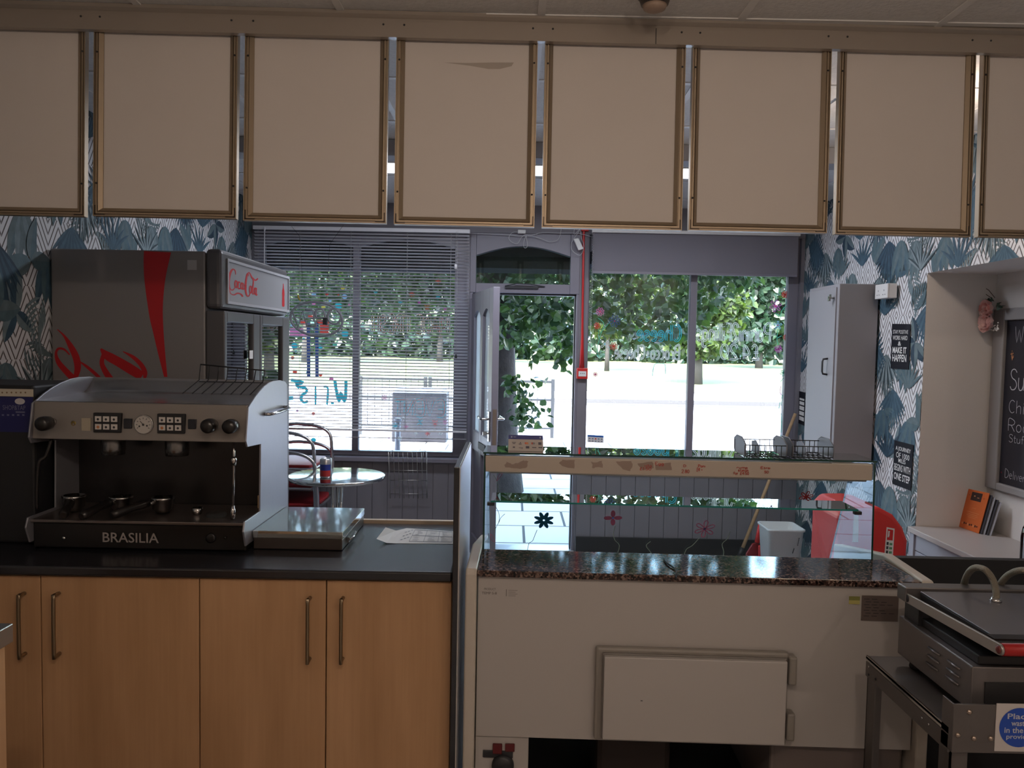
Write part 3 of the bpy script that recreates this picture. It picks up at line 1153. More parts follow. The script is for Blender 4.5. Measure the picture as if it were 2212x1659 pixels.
# trees on the green
def far_tree(px, pybase, Y, wpx, crown, label, ml, dens, size, name='park_tree', bark=None, seed=1, group=None):
    rd = random.Random(seed)
    b = onZ(px, pybase, 0.0) if Y is None else P(px, pybase, Y)
    Y = b.y
    gz_ = GZ + (0.35 - GZ) * max(0, (Y - 27.5)) / 47.5
    w = wpx * Y / F / 2
    root = thing(name, label, 'tree', (b.x, Y, gz_), group=group)
    zt = max(z for (_, _, _, z, _, _) in crown) if False else 3.5
    MB().tube([(b.x, Y, gz_ - .05), (b.x, Y, 1.2), (b.x + .05, Y, 2.6), (b.x, Y, 4.6)], [w * 1.25, w, w * .95, w * .6], 12).build('trunk', bark or M_barkl, root)
    mb = MB()
    bl = []
    for (px0, py0, rpx, rpy, dy) in crown:
        c = P(px0, py0, Y + dy)
        bl.append((c.x, c.y, c.z, rpx * Y / F, max(rpx * Y / F * .6, .5), rpy * Y / F))
    blob_foliage(mb, rd, bl, dens, size)
    mb.build('foliage', ml, root)


far_tree(1311, 789, 45, 9, [(1290, 620, 60, 60, 0), (1360, 640, 60, 70, 1), (1320, 690, 60, 45, 0), (1400, 620, 50, 60, 0), (1330, 560, 90, 50, 0)], 'slim young tree with a string round its pale stem on the grass', ML_mid, 125, .30, seed=3)
far_tree(1506, 812, 33, 20, [(1440, 620, 70, 80, 0), (1510, 640, 70, 90, 0), (1570, 660, 55, 70, 0), (1530, 740, 45, 36, -.5), (1470, 730, 40, 32, 0), (1500, 560, 120, 50, 1)], 'thick pale trunked tree standing on the green right of the window bar', ML_mid, 130, .30, seed=4)
far_tree(1640, 770, 55, 14, [(1600, 640, 75, 80, 0), (1670, 640, 75, 80, 0), (1640, 720, 90, 45, 0), (1720, 700, 60, 60, 0), (1640, 560, 120, 60, 0)], 'dense dark green tree filling the right end of the window', ML_far, 42, .5, seed=5)
far_tree(660, 770, 50, 16, [(600, 600, 80, 80, 0), (690, 610, 80, 80, 0), (760, 600, 70, 80, 0), (640, 560, 150, 50, 0)], 'leafy tree on the green behind the neon sign', ML_mid, 44, .45, seed=6)
far_tree(950, 770, 56, 12, [(850, 640, 90, 80, 0), (950, 640, 80, 90, 0), (1010, 620, 60, 80, 0), (900, 560, 150, 50, 0), (1090, 630, 90, 90, 1), (1190, 640, 90, 80, 0)], 'dark leafed tree on the green behind the right half of the slatted blind', ML_far, 42, .5, seed=7)
rd = random.Random(21)
mb = MB()
bl = []
for i in range(16):
    c = P(560 + i * 82, 738 + i * 1.6, 66)
    bl.append((c.x, 66 + rd.uniform(-2, 2), c.z - 0.2, 3.6, 2.0, rd.uniform(2.4, 3.8)))
blob_foliage(mb, rd, bl, 16, .7)
mb.build('hedge', ML_far, label='long dark hedge along the far side of the green', cat='hedge')


# pedestrian railings
def railing(x0, x1, Y, label):
    root = thing('pedestrian_railing', label, 'railing', ((x0 + x1) / 2, Y, GZ), group='railings along the kerb')
    m = mat('railing_paint', (0.035, 0.04, 0.045), 0.5)
    for x in (x0, x1):
        MB().box(x - .03, x + .03, Y - .03, Y + .03, GZ, 1.0).build('post', m, root)
    for (a_, b_) in ((.93, .97), (.62, .65), (.12, .15)):
        MB().box(x0, x1, Y - .02, Y + .02, a_, b_).build('rail', m, root)
    mb = MB()
    n = int((x1 - x0) / .12)
    for i in range(1, n):
        x = x0 + (x1 - x0) * i / n
        mb.cyl((x, Y, .13), (x, Y, .95), .006, 6)
    mb.build('bars', m, root)


rx = [P(778, 900, 13.3).x, P(880, 900, 13.3).x + .35, P(1040, 900, 13.3).x, P(1193, 900, 13.3).x]
railing(rx[0], rx[1] - .04, 13.3, 'kerbside railing seen through the blind, left end of the run')
railing(rx[1] + .04, rx[2] - .04, 13.3, 'kerbside railing hidden mostly behind the open door')
railing(rx[2] + .04, rx[3], 13.3, 'kerbside railing beside the tree, seen through the doorway')
# street cabinet
a, b = P(851, 840, 12.6), P(966, 946, 12.6)
root = thing('street_cabinet', 'squat dark street cabinet with a pale rounded lid seen through the blind', 'cabinet', ((a.x + b.x) / 2, 12.6, GZ))
MB().box(a.x, b.x, 12.4, 12.85, GZ, a.z - .05).build('body', mat('cabinet_dark', (0.035, 0.035, 0.045), 0.5), root, bevel=.02)
MB().prism([(a.x, 12.36, a.z - .05), (b.x, 12.36, a.z - .05), (b.x - .06, 12.36, a.z + .02), (a.x + .06, 12.36, a.z + .02)], (0, .52, 0)).build('lid', mat('cabinet_lid', (0.3, 0.34, 0.42), .4), root, bevel=.01)
c = P(859, 945, 9.5)
MB().cyl((c.x, 9.5, GZ), (c.x, 9.5, 0.62), .035, 12).lathe([(.05, 0), (.05, .02), (.035, .03)], (c.x, 9.5, .62), 12).build('bollard', mat('bollard_paint', (0.12, 0.12, 0.15), .5), label='slim dark bollard on the pavement below the slatted blind', cat='bollard')
# ================================================================== things on the street wall
M_slat = mat('blind_slat', (0.8, 0.79, 0.83), 0.4)
YBL = 5.76
bl0, bl1 = P(549, 700, YBL).x, P(1011, 700, YBL).x
zb_top = P(780, 492, YBL).z
zb_rail = P(800, 929, YBL).z
root = thing('venetian_blind', 'wide grey venetian blind with open slats over the left shop window', 'blind', ((bl0 + bl1) / 2, YBL, zb_rail))
MB().box(bl0 - .004, bl1 + .004, YBL - .02, YBL + .018, zb_top - .028, zb_top).build('headrail', M_slat, root, bevel=.002)
mb = MB()
ns = 63
tl = math.radians(19)
hw = 0.0125


def slat(mb, z):
    pts = []
    for i in range(5):
        t = -1 + i * .5
        y, c = t * hw, 0.0022 * (1 - t * t)
        # room edge (-y) raised
        pts.append((y * math.cos(tl) + c * math.sin(tl), -y * math.sin(tl) + c * math.cos(tl)))
    vs, fs = [], []
    for x in (bl0, bl1):
        for (y, zz) in pts:
            vs.append((x, YBL + y, z + zz))
    for x in (bl0, bl1):
        for (y, zz) in pts:
            vs.append((x, YBL + y, z + zz - .0007))
    for i in range(4):
        fs.append((i, i + 1, 5 + i + 1, 5 + i))
        fs.append((10 + i, 15 + i, 15 + i + 1, 10 + i + 1))
    fs += [(0, 5, 15, 10), (4, 14, 19, 9)]
    mb.add(vs, fs, 0, False)


zt = zb_top - .045
for i in range(ns):
    slat(mb, zt - (zt - zb_rail - .02) * i / (ns - 1))
slat(mb, P(800, 945, YBL).z)
mb.build('slats', M_slat, root)
MB().box(bl0, bl1, YBL - .014, YBL + .014, zb_rail - .007, zb_rail + .007).build('bottom_rail', M_slat, root, bevel=.002)
M_cord = mat('blind_cord', (0.4, 0.4, 0.42), .7)
mb = MB()
for px in (648, 757, 878, 972):
    x = P(px, 700, YBL).x
    for dy in (-.0135, .0135):
        mb.tube([(x, YBL + dy, zb_top - .02), (x, YBL + dy, zb_rail)], .0009, 4)
mb.build('ladder_cords', M_cord, root)
x = P(571, 530, YBL - .035).x
MB().tube([(x, YBL - .03, zb_top - .015), (x, YBL - .036, P(571, 590, YBL).z)], .004, 8).lathe([(.006, 0), (.008, .02), (.004, .03)], (x, YBL - .03, zb_top - .04), 8).build('tilt_wand', M_slat, root)
x = P(985, 530, YBL - .035).x
for (pa, pb, nm) in ((500, 572, 'cord'), (500, 765, 'cord')):
    xx = x + (0 if pb < 600 else .012)
    z1 = P(985, pb, YBL - .03).z
    c = MB().tube([(xx, YBL - .03, zb_top - .02), (xx, YBL - .032, z1)], .0012, 5).build('cord', M_cord, root)
    MB().lathe([(.003, .03), (.009, .012), (.009, 0)] if pb > 600 else [(.004, .036), (.011, .03), (.011, 0)], (xx, YBL - .032, z1 - .03), 10).build('tassel', M_slat if pb < 600 else M_blackm, c)

# neon OPEN sign, mirror-read from inside, hung in front of the blind
YS = 5.70
SG = lambda px, py: P(px, py, YS)
c = SG(684, 686)
root = thing('neon_sign', 'unlit oval tube sign reading OPEN backwards, hung in front of the blind', 'sign', (c.x, YS, SG(684, 723).z))
M_tube = mat('neon_tube_unlit', (0.20, 0.20, 0.22), .3)


def s2(points):     # crop pixels (crop origin 600,560, scale 5.267) to points on the sign
    return [SG(600 + x / 5.267, 560 + y / 5.267) for x, y in points]


ov = [(440 + 297 * math.cos(2 * PI * i / 40) * 1.0, 680 + 193 * math.sin(2 * PI * i / 40) + 22 * math.cos(2 * PI * i / 40)) for i in range(40)]
MB().tube(s2(ov), .0095, 8, closed=True).build('oval_tube', M_tube, root)
for nm, pts in (('letter_n', [(160, 580), (232, 775), (282, 590), (335, 765), (400, 765)]),
                ('letter_e', [(310, 575), (405, 585), (410, 675), (345, 672), (410, 678), (440, 765), (340, 762)]),
                ('letter_p', [(560, 752), (520, 580), (440, 575), (430, 620), (450, 665), (535, 665)])):
    MB().tube(s2(smooth_pts(pts, 3) if nm == 'letter_p' else pts), .0085, 8).build(nm, M_tube, root)
MB().tube(s2([(645 + 75 * math.cos(2 * PI * i / 24), 650 + 88 * math.sin(2 * PI * i / 24)) for i in range(24)]), .0085, 8, closed=True).build('letter_o', M_tube, root)
a, b = s2([(515, 665), (562, 745)])
MB().box(a.x, b.x, YS - .012, YS + .02, b.z, a.z).build('transformer_box', M_blackm, root, bevel=.003)
mb = MB()
mb.tube([SG(630, 489), SG(647, 510)] + s2([(275, 130), (300, 320), (305, 440), (325, 500)]), .0012, 5)
mb.tube([SG(742, 486), SG(712, 528)] + s2([(575, 120), (560, 300), (553, 490)]), .0012, 5)
mb.build('hanging_wires', M_blackm, root)
mb = MB()
mb.tube(s2([(232, 405), (235, 440), (262, 478)]), [.005, .008, .003], 6)
mb.build('yellow_plug', mat('yellow_plug_plastic', (.35, .25, .02), .4), root)

# roller blind over the right window
YR = 5.775
a, b = P(1281, 506, YR), P(1722, 592, YR)
zr1 = P(1500, 507, YR).z
zr0 = P(1500, 594.5, YR).z
root = thing('roller_blind', 'dark grey roller blind pulled a little way down over the right shop window', 'blind', ((a.x + b.x) / 2, YR, zr0))
MB().box(a.x, b.x, YR - .0008, YR + .0008, zr0 + .02, zr1).build('fabric', mat('roller_fabric', (0.19, 0.18, 0.21), .8, bump=.05, bscale=400), root)
MB().box(a.x, b.x, YR - .006, YR + .006, zr0, zr0 + .02).build('bottom_bar', M_frame, root, bevel=.003)
MB().tube([(a.x, YR + .02, zr1 + .01), (b.x, YR + .02, zr1 + .01)], .022, 14).build('roller', M_plastic, root)
MB().box(a.x - .01, b.x + .005, YR - .03, YR - .005, zr1 + .0, zr1 + .024).build('headbox', M_plastic, root, bevel=.002)
mb = MB()
xx = P(1277, 600, YR - .02).x
zlo = P(1270, 765, YR).z
z = zr1 + .01
while z > zlo:
    mb.ball((xx + .0035 * math.sin(z * 9), YR - .025, z), .0034, 6)
    mb.ball((xx + .013 - (zr1 - z) * .008, YR - .02, z - .006), .0034, 6)
    z -= .0125
mb.build('bead_chain', mat('bead_chain_metal', (.5, .5, .52), .3, .8), root)

# painted decoration on the panes (inside face)
YG = YF + .0605
paint = {}


def pm(name, c, rough=.6):
    m = mat('window_paint_' + name, c, rough)
    nt = m.node_tree
    t = nt.nodes.new('ShaderNodeBsdfTranslucent')
    t.inputs[0].default_value = (*c, 1)
    x = nt.nodes.new('ShaderNodeMixShader')
    x.inputs[0].default_value = .6
    nt.links.new(nt.nodes['Principled BSDF'].outputs[0], x.inputs[1])
    nt.links.new(t.outputs[0], x.inputs[2])
    nt.links.new(x.outputs[0], nt.nodes['Material Output'].inputs[0])
    return m


PW_, PC, PP, PR, PG, PN = pm('white', (.9, .9, .9)), pm('cyan', (.05, .50, .62)), pm('pink', (.75, .22, .45)), pm('red', (.7, .08, .06)), pm('green', (.12, .5, .35)), pm('navy', (.06, .09, .25))
PALM = [PW_, PC, PP, PR, PG, PN, pm('yellow', (.7, .6, .1)), pm('magenta', (.6, .1, .45)), pm('pale_blue', (.3, .5, .75))]
W_, C_, K_, R_, G_, N_, Y_, MG_, PB_ = range(9)
mp = planemap(I4, YG)
g1 = lambda px, py: (lambda p: (p.x, p.z))(P(px, py, YG))
PX = YG / F     # metres per pixel on the panes


def gl(pts):
    return [g1(*p) for p in pts]


# right window
c3 = lambda x, y: (1260 + x / 4.424, 480 + y / 4.424)


def gc(pts):
    return [g1(*c3(*p)) for p in pts]


mb = MB()
lettering = MB()
for (s, x0, x1, y0, y1, col, o_) in (('Panini2Fillings', 1082, 1788, 1130, 975, W_, .0055), ('£4.20', 1310, 1680, 1305, 1175, W_, .006),
                                  ('Cheese', 515, 935, 1128, 985, C_, .0065), ('Brocco+Cheese', 300, 918, 1300, 1180, W_, .0045)):
    (ax, az), (bx, bz) = g1(*c3(x0, y0)), g1(*c3(x1, y1))
    hand(lettering, s, ax, az, bx, bz, .0052, mp, col, outline=o_, mirror=True)
lettering.build('painted_lettering', PALM, WIN2)
for (x, y, r, n, col, cc) in ((160, 855, 40, 8, K_, R_), (300, 945, 58, 8, N_, R_), (132, 990, 32, 8, R_, R_), (290, 1185, 38, 7, R_, R_), (205, 1165, 46, 4, W_, C_), (115, 1455, 22, 7, K_, K_),
                              (1838, 800, 58, 6, MG_, R_), (1928, 692, 32, 8, R_, R_), (1860, 985, 40, 5, PC and PB_, R_), (1940, 1100, 30, 8, R_, R_), (1865, 1212, 36, 8, MG_, MG_), (1915, 1440, 34, 6, G_, G_), (1885, 2070, 34, 5, G_, Y_)):
    cx, cz = g1(*c3(x, y))
    mb = MB()
    flower(mb, cx, cz, r / 4.424 * PX, n, .0042, mp, col, rot=.3 if n != 4 else .75)
    disc(mb, cx, cz, .006, mp, cc, 8)
    mb.build('painted_flower', PALM, WIN2)
mb = MB()
for col, pts in ((G_, [(140, 915), (185, 950), (195, 985), (175, 1050), (150, 1130), (135, 1190), (140, 1270)]), (G_, [(255, 950), (215, 1000), (160, 1060)]), (G_, [(145, 1020), (150, 1120)]), (G_, [(125, 1265), (150, 1285), (140, 1270)]),
                 (G_, [(1945, 730), (1935, 790), (1895, 850), (1885, 920)]), (G_, [(1910, 830), (1960, 790), (1940, 840), (1910, 830)]), (G_, [(1835, 870), (1880, 890)]), (G_, [(1860, 1030), (1850, 1110), (1860, 1170)]), (G_, [(1850, 1110), (1895, 1085)]),
                 (G_, [(1925, 1475), (1885, 1525)]), (G_, [(1890, 1750), (1905, 1650), (1890, 1690), (1870, 1780), (1895, 1860), (1890, 2010)]), (C_, [(660, 1470), (680, 1360), (740, 1350)]), (C_, [(740, 1350), (780, 1360), (785, 1450)]), (MG_, [(1890, 1560), (1880, 1620), (1892, 1650)])):
    ribbon(mb, smooth_pts(gc(pts), 3), .0042, mp, col)
mb.build('painted_stems', PALM, WIN2)
# card-logo sticker on the right window
mb = MB()
cm_ = quadmap(*[P(x, y, YG - .001) for x, y in ((1269, 955), (1304, 957), (1304, 941), (1269, 939))])
rect2(mb, 0, 1, 0, 1, cm_, 0)
cm_ = quadmap(*[P(x, y, YG - .0016) for x, y in ((1269, 955), (1304, 957), (1304, 941), (1269, 939))])
rect2(mb, 0, 1, .74, 1, cm_, 1)
for i in range(5):
    rect2(mb, .08 + i * .185, .19 + i * .185, .42, .58, cm_, 2 if i != 2 else 3)
    rect2(mb, .09 + i * .185, .18 + i * .185, .12, .26, cm_, 2)
mb.build('payment_sticker', [M_paper, mat('sticker_blue', (.02, .12, .45), .5), mat('sticker_grey', (.2, .22, .3), .5), PR], WIN2)

# left window: painted words, awning picture and dots
d1 = lambda x, y: (600 + x / 5.267, 560 + y / 5.267)
d2 = lambda x, y: (600 + x / 5.267, 760 + y / 5.267)
mb = MB()
(ax, az), (bx, bz) = g1(*d1(1070, 825)), g1(*d1(1945, 655))
hand(mb, 'MADE FRESH', ax, az, bx, bz, .0035, mp, W_, outline=.009, mirror=True)
(ax, az), (bx, bz) = g1(*d1(1072, 822)), g1(*d1(1943, 658))
hand(mb, 'MADE FRESH', ax + .006, az + .004, bx, bz, .002, planemap(I4, YG - .0004), R_, outline=.009, mirror=True)
(ax, az), (bx, bz) = g1(*d2(1330, 715)), g1(*d2(1890, 560))
hand(mb, 'EVENT', ax, az, bx, bz, .004, mp, C_, outline=.010, mirror=True)
hand(mb, 'EVENT', ax + .012, az + .01, bx, bz + .008, .003, planemap(I4, YG - .0004), R_, mirror=True)
mb.build('painted_lettering', PALM, WIN1)
mb = MB()
for pts, w in (([(650, 330), (665, 430), (700, 570), (715, 460), (760, 570), (775, 430), (775, 325)], .045), ([(520, 400), (560, 400), (572, 450), (560, 600)], .03), ([(430, 395), (430, 600)], .026),
               ([(250, 400), (310, 410), (330, 450), (280, 490), (265, 540), (300, 575), (345, 560)], .04), ([(150, 320), (290, 350), (210, 370), (250, 410)], .045), ([(125, 530), (175, 525)], .05), ([(605, 585), (640, 585)], .03)):
    ribbon(mb, smooth_pts([g1(*d2(*p)) for p in pts], 3), w * .55, mp, C_)
mb.build('painted_word', PALM, WIN1)
mb = MB()     # awning picture: pink blocks, posts
for (x0, y0, x1, y1, col) in ((135, 785, 290, 848, K_), (255, 690, 330, 745, R_), (445, 690, 580, 735, R_), (480, 745, 580, 850, R_), (135, 850, 330, 878, K_), (345, 640, 400, 665, R_)):
    q = [g1(*d1(x, y)) for x, y in ((x0, y1), (x1, y1), (x1, y0), (x0, y0))]
    mb.add([mp(*p) for p in q], [(0, 1, 2, 3)], col)
for x in (350, 445):
    q = [g1(*d1(xx, y)) for xx, y in ((x - 18, 1340), (x + 22, 1340), (x + 18, 720), (x - 22, 720))]
    mb.add([mp(*p) + Vector((0, -.0004, 0)) for p in q], [(0, 1, 2, 3)], N_)
mb.build('painted_picture', PALM, WIN1)
for (fx, pts) in ((d1, ((190, 985, 38, C_), (205, 1050, 16, C_), (475, 1000, 32, C_), (765, 850, 42, C_), (690, 530, 42, C_), (760, 425, 32, PB_), (412, 400, 26, PB_), (560, 395, 20, R_), (690, 405, 10, R_), (595, 472, 18, PB_), (410, 505, 22, K_), (520, 545, 24, Y_), (650, 975, 26, G_), (225, 275, 16, Y_), (740, 325, 24, Y_), (295, 905, 14, C_), (810, 520, 14, K_), (160, 755, 18, PB_))),
                  (d2, ((168, 68, 22, R_), (487, 265, 20, R_), (610, 310, 26, K_), (405, 705, 22, R_), (407, 1003, 30, C_), (135, 640, 16, MG_), (222, 670, 16, MG_), (195, 230, 26, R_), (345, 235, 24, PB_), (640, 120, 4, K_), (1340, 835, 18, C_)))):
    for (x, y, r, col) in pts:
        mb = MB()
        cx, cz = g1(*fx(x, y))
        disc(mb, cx, cz, r / 5.267 * PX, mp, col, 12, sy=.85)
        mb.build('painted_dot', PALM, WIN1)
rd = random.Random(8)
mb = MB()
for (fx, pts) in ((d1, ((1825, 250, 34, R_), (1525, 395, 34, R_), (1825, 435, 30, C_), (1700, 550, 42, R_), (1515, 560, 30, W_), (1695, 355, 26, W_), (1225, 490, 28, W_), (1610, 490, 20, MG_), (1820, 560, 26, W_), (1905, 565, 22, MG_), (1395, 488, 26, C_), (1115, 375, 24, C_))),
                  (d2, ((1435, 755, 32, W_), (1620, 800, 46, C_), (1790, 810, 44, R_), (1905, 800, 30, K_), (1460, 850, 30, K_), (1335, 840, 36, C_), (1705, 925, 32, R_), (1570, 925, 26, W_), (1850, 925, 26, W_), (1270, 980, 26, K_), (1390, 985, 30, W_), (1045, 985, 24, W_), (1215, 520, 34, K_)))):
    for (x, y, r, col) in pts:
        cx, cz = g1(*fx(x, y))
        for k in range(8):
            a = k * PI / 4 + rd.uniform(-.1, .1)
            rr = r / 5.267 * PX
            ribbon(mb, [(cx + .15 * rr * math.cos(a), cz + .15 * rr * math.sin(a)), (cx + rr * math.cos(a), cz + rr * math.sin(a))], .004, mp, col)
mb.build('painted_sparks', PALM, WIN1)

# fire alarm call point and its red conduit on the post
YP = YF
cpt = P(1257, 806, YP)
root = thing('fire_call_point', 'red fire alarm call point with red cable on the post right of the doorway', 'alarm', (cpt.x, YP, P(1257, 818, YP).z))
a, b = P(1245, 818, YP), P(1269, 795, YP)
MB().box(a.x, b.x, YP - .035, YP, a.z, b.z).build('housing', M_red, root, bevel=.004)
mb = MB().box(a.x + .012, b.x - .012, YP - .038, YP - .0352, a.z + .02, b.z - .024, 0)
mpc = planemap(I4, YP - .0386)
for k in (-1, 0, 1):
    disc(mb, cpt.x + k * .013, cpt.z - .0015, .0035, mpc, 1, 8)
mb.build('press_plate', [M_paper, M_ink], root)
a2, b2 = P(1252, 790, YP), P(1264, 790, YP)
top = P(1261, 500, YP - .01)
mid = P(1258, 700, YP - .01)
neck = P(1257.5, 745, YP - .01)
MB().tube([(top.x, YP - .012, ztop + .12), (top.x, YP - .012, top.z), (mid.x, YP - .012, mid.z), (neck.x, YP - .012, neck.z), (cpt.x - .004, YP - .015, b.z - .002)], [.009, .009, .009, .012, .021], 10).build('conduit', M_red, root)
MB().box(top.x - .02, top.x + .035, YP - .04, YP, top.z - .0, top.z + .06).build('junction_box', M_red, root, bevel=.003)

# white cables with switch and hanging mains adapter over the door
M_cab = mat('white_cable', (.5, .5, .52), .5)
YC = YF - .03
q = lambda pts: [P(1000 + x / 5.821, 480 + y / 5.821, YC) for x, y in pts]
root = thing('light_string_cable', 'white cable with inline switch and loops over the door frame', 'cable', P(1130, 530, YC))
MB().tube(q(smooth_pts([(80, 140), (380, 148), (560, 158), (700, 172), (880, 178), (1000, 215), (1090, 245), (1190, 225), (1225, 150), (1235, 85)], 3)), .0022, 6).build('cable', M_cab, root)
MB().tube(q(smooth_pts([(700, 125), (620, 130), (575, 200), (620, 255), (690, 265), (730, 200), (780, 160), (860, 165), (1000, 130), (1200, 135), (1450, 140), (1620, 185)], 3)), .0022, 6).build('cable', M_cab, root)
MB().tube(q(smooth_pts([(795, 170), (768, 240), (765, 310), (790, 325), (812, 290), (800, 210), (795, 165)], 3)), .0022, 6).build('cable', M_cab, root)
a, b = q([(690, 95), (790, 145)])
MB().box(a.x, b.x, YC - .012, YC + .01, b.z, a.z).build('inline_switch', M_plastic, root, bevel=.005)
root = thing('mains_adapter', 'white plug adapter hanging on a loop of cable beside the red conduit', 'adapter', P(1250, 545, YC - .03))
qq = lambda pts: [P(1000 + x / 5.821, 480 + y / 5.821, YC - .02) for x, y in pts]
MB().tube(qq(smooth_pts([(1400, 85), (1400, 160), (1470, 90), (1490, 200), (1520, 300), (1475, 415), (1370, 350), (1370, 250), (1430, 160), (1470, 90)], 3)), .0022, 6).build('cable', M_cab, root)
a = qq([(1385, 215), (1450, 205), (1515, 340), (1450, 360)])
MB().prism(a[::-1], (0, -.028, 0)).build('adapter_body', M_plastic, root, bevel=.004)

# ================================================================== wire magazine rack below the left window
M_wire = mat('chrome_wire', (.5, .49, .48), .3, .9)
YK = YF - .05
k1 = lambda x, y, Y=YK: P(520 + x / 4.096, 820 + y / 4.096, Y)
root = thing('wire_rack', 'wire magazine rack hooked over the sill below the left window', 'rack', k1(1480, 1050))
mb = MB()
xs = [1310 + i * 41 for i in range(9)]
for i, x in enumerate(xs):
    mb.tube([k1(x, 640, YK - .10), k1(x + 6, 760, YK - .05), k1(x + 14, 1050, YK - .02)], .0026, 5)
for i in range(4):
    y = (640, 805, 890, 1010)[i]
    Y = YK - (.10, .05, .04, .03)[i]
    mb.tube([k1(1305 + i * 5, y, Y), k1(1645, y, Y)], .0025, 6)
mb.tube([k1(1645, 640, YK - .1), k1(1645, 1050, YK - .02)], .0025, 6).tube([k1(1305, 640, YK - .1), k1(1325, 1050, YK - .02)], .0025, 6)
mb.build('grid', M_wire, root)
mb = MB()
for x in (1340, 1625):
    MB().tube([k1(x - 12, 730, YK - .04), k1(x - 10, 640, YK - .02), k1(x, 622, YK - .0), k1(x + 14, 640, YK - .01), k1(x + 16, 700, YK + .0)], .0025, 6).build('hook', M_wire, root)

# ================================================================== bistro table, can, stacked chairs
TBY = 4.94
tc = P(728, 1026, TBY)
zt_ = tc.z
tr_ = .31
root = thing('bistro_table', 'round steel topped bistro table in front of the slatted window', 'table', (tc.x, TBY, 0))
M_ttop = mat('table_top_steel', (.55, .55, .54), .10, 1.0, bump=.02, bscale=30)
MB().lathe([(0.001, zt_ - .012), (tr_ - .008, zt_ - .012), (tr_, zt_ - .022), (tr_ + .002, zt_ - .01), (tr_, zt_ - .001), (tr_ - .008, zt_), (0.001, zt_)], (tc.x, TBY, 0), 64).build('tabletop', M_ttop, root)
mb = MB()
for dx in (-.028, .0, .028):
    mb.tube([(tc.x + dx, TBY + (.02 if dx == 0 else 0), zt_ - .013), (tc.x + dx * .8, TBY, .06)], .011, 10)
mb.build('pedestal', M_steelp, root)
for k in range(4):
    a = PI / 4 + k * PI / 2
    MB().tube([(tc.x, TBY, .08), (tc.x + .14 * math.cos(a), TBY + .14 * math.sin(a), .045), (tc.x + .27 * math.cos(a), TBY + .27 * math.sin(a), .014)], [.02, .016, .012], 10).build('foot', M_steelp, root)
cc = P(704, 1029, 4.84)
root = thing('drinks_can', 'tin with a blue and red label standing on the round table', 'can', (cc.x, 4.84, zt_))
MB().lathe([(.034, 0), (.038, .004), (.038, .117), (.034, .124), (.030, .124), (.030, .118), (.001, .116)], (cc.x, 4.84, zt_), 28).build('can_body', mat('can_metal', (.5, .5, .52), .3, .8), root)
mb = MB()
for k in range(12):
    a0, a1 = math.radians(-150 + k * 10), math.radians(-140 + k * 10)
    for (h0, h1, m) in ((.012, .05, 1), (.05, .088, 0)):
        mb.add([(cc.x + .0385 * math.cos(a), 4.84 + .0385 * math.sin(a), zt_ + h) for a, h in ((a0, h0), (a1, h0), (a1, h1), (a0, h1))], [(0, 1, 2, 3)], m)
mb.build('label_print', [mat('can_blue', (.02, .04, .25), .4), mat('can_red', (.45, .03, .03), .4)], root)

M_alu = mat('chair_tube', (.55, .55, .58), .22, .95)
M_seat = mat('red_chair_seat', (.30, .015, .02), .45)


def chair(label):
    """stacking armchair, front towards +x, origin at floor centre"""
    root = thing('bistro_chair', label, 'chair', (0, 0, 0), group='stacked bistro chairs')
    for sy in (-1, 1):
        y = sy * .25
        path = smooth_pts([(-.27, y * .9, .84), (-.2, y, .70 + .0), (-.05, y * 1.05, .70), (.10, y * 1.05, .685), (.19, y * 1.04, .64), (.215, y * 1.02, .55), (.22, y, .3), (.235, y, 0.012)], 4)
        MB().tube([Vector(p) for p in path], .0125, 10).build('arm_and_leg', M_alu, root)
        MB().tube([Vector(p) for p in smooth_pts([(-.25, y * .8, .84), (-.2, y * .82, .6), (-.19, y * .84, .42), (-.22, y * .88, .2), (-.25, y * .92, .012)], 4)], .0125, 10).build('back_leg', M_alu, root)
    MB().tube([Vector(p) for p in smooth_pts([(-.25, -.2, .84), (-.275, -.12, .86), (-.285, 0, .865), (-.275, .12, .86), (-.25, .2, .84)], 4)], .0125, 10).build('top_rail', M_alu, root)
    pts = [(-.19, -.19), (.12, -.225), (.19, -.19), (.205, 0), (.19, .19), (.12, .225), (-.19, .19)]
    pts = smooth_pts(pts, 4, closed=True)
    MB().prism([(a, b, .445) for a, b in pts], (0, 0, .022)).build('seat', M_seat, root, bevel=.006)
    MB().tube([Vector((a * 1.04, b * 1.05, .44)) for a, b in pts], .010, 8, closed=True).build('seat_frame', M_alu, root)
    mb = MB()
    for k in range(4):
        z = .56 + k * .07
        mb.tube([(-.205 - k * .012, -.195, z), (-.235 - k * .014, 0, z), (-.205 - k * .012, .195, z)], .011, 8)
    mb.build('back_slats', M_seat, root)
    return root


ch = chair('lowest red seated chair of the stack beside the round table')
labs = ['', 'middle red seated chair of the stack beside the round table', 'topmost red seated chair of the stack beside the round table']
fx = P(716, 1000, 5.45).x - .225
chs = [ch]
for i in (1, 2):
    c2_ = copy_tree(ch)
    c2_['label'] = labs[i]
    chs.append(c2_)
for i, c_ in enumerate(chs):
    c_.location = (fx - .03 - .012 * i, 5.465, .135 * i)

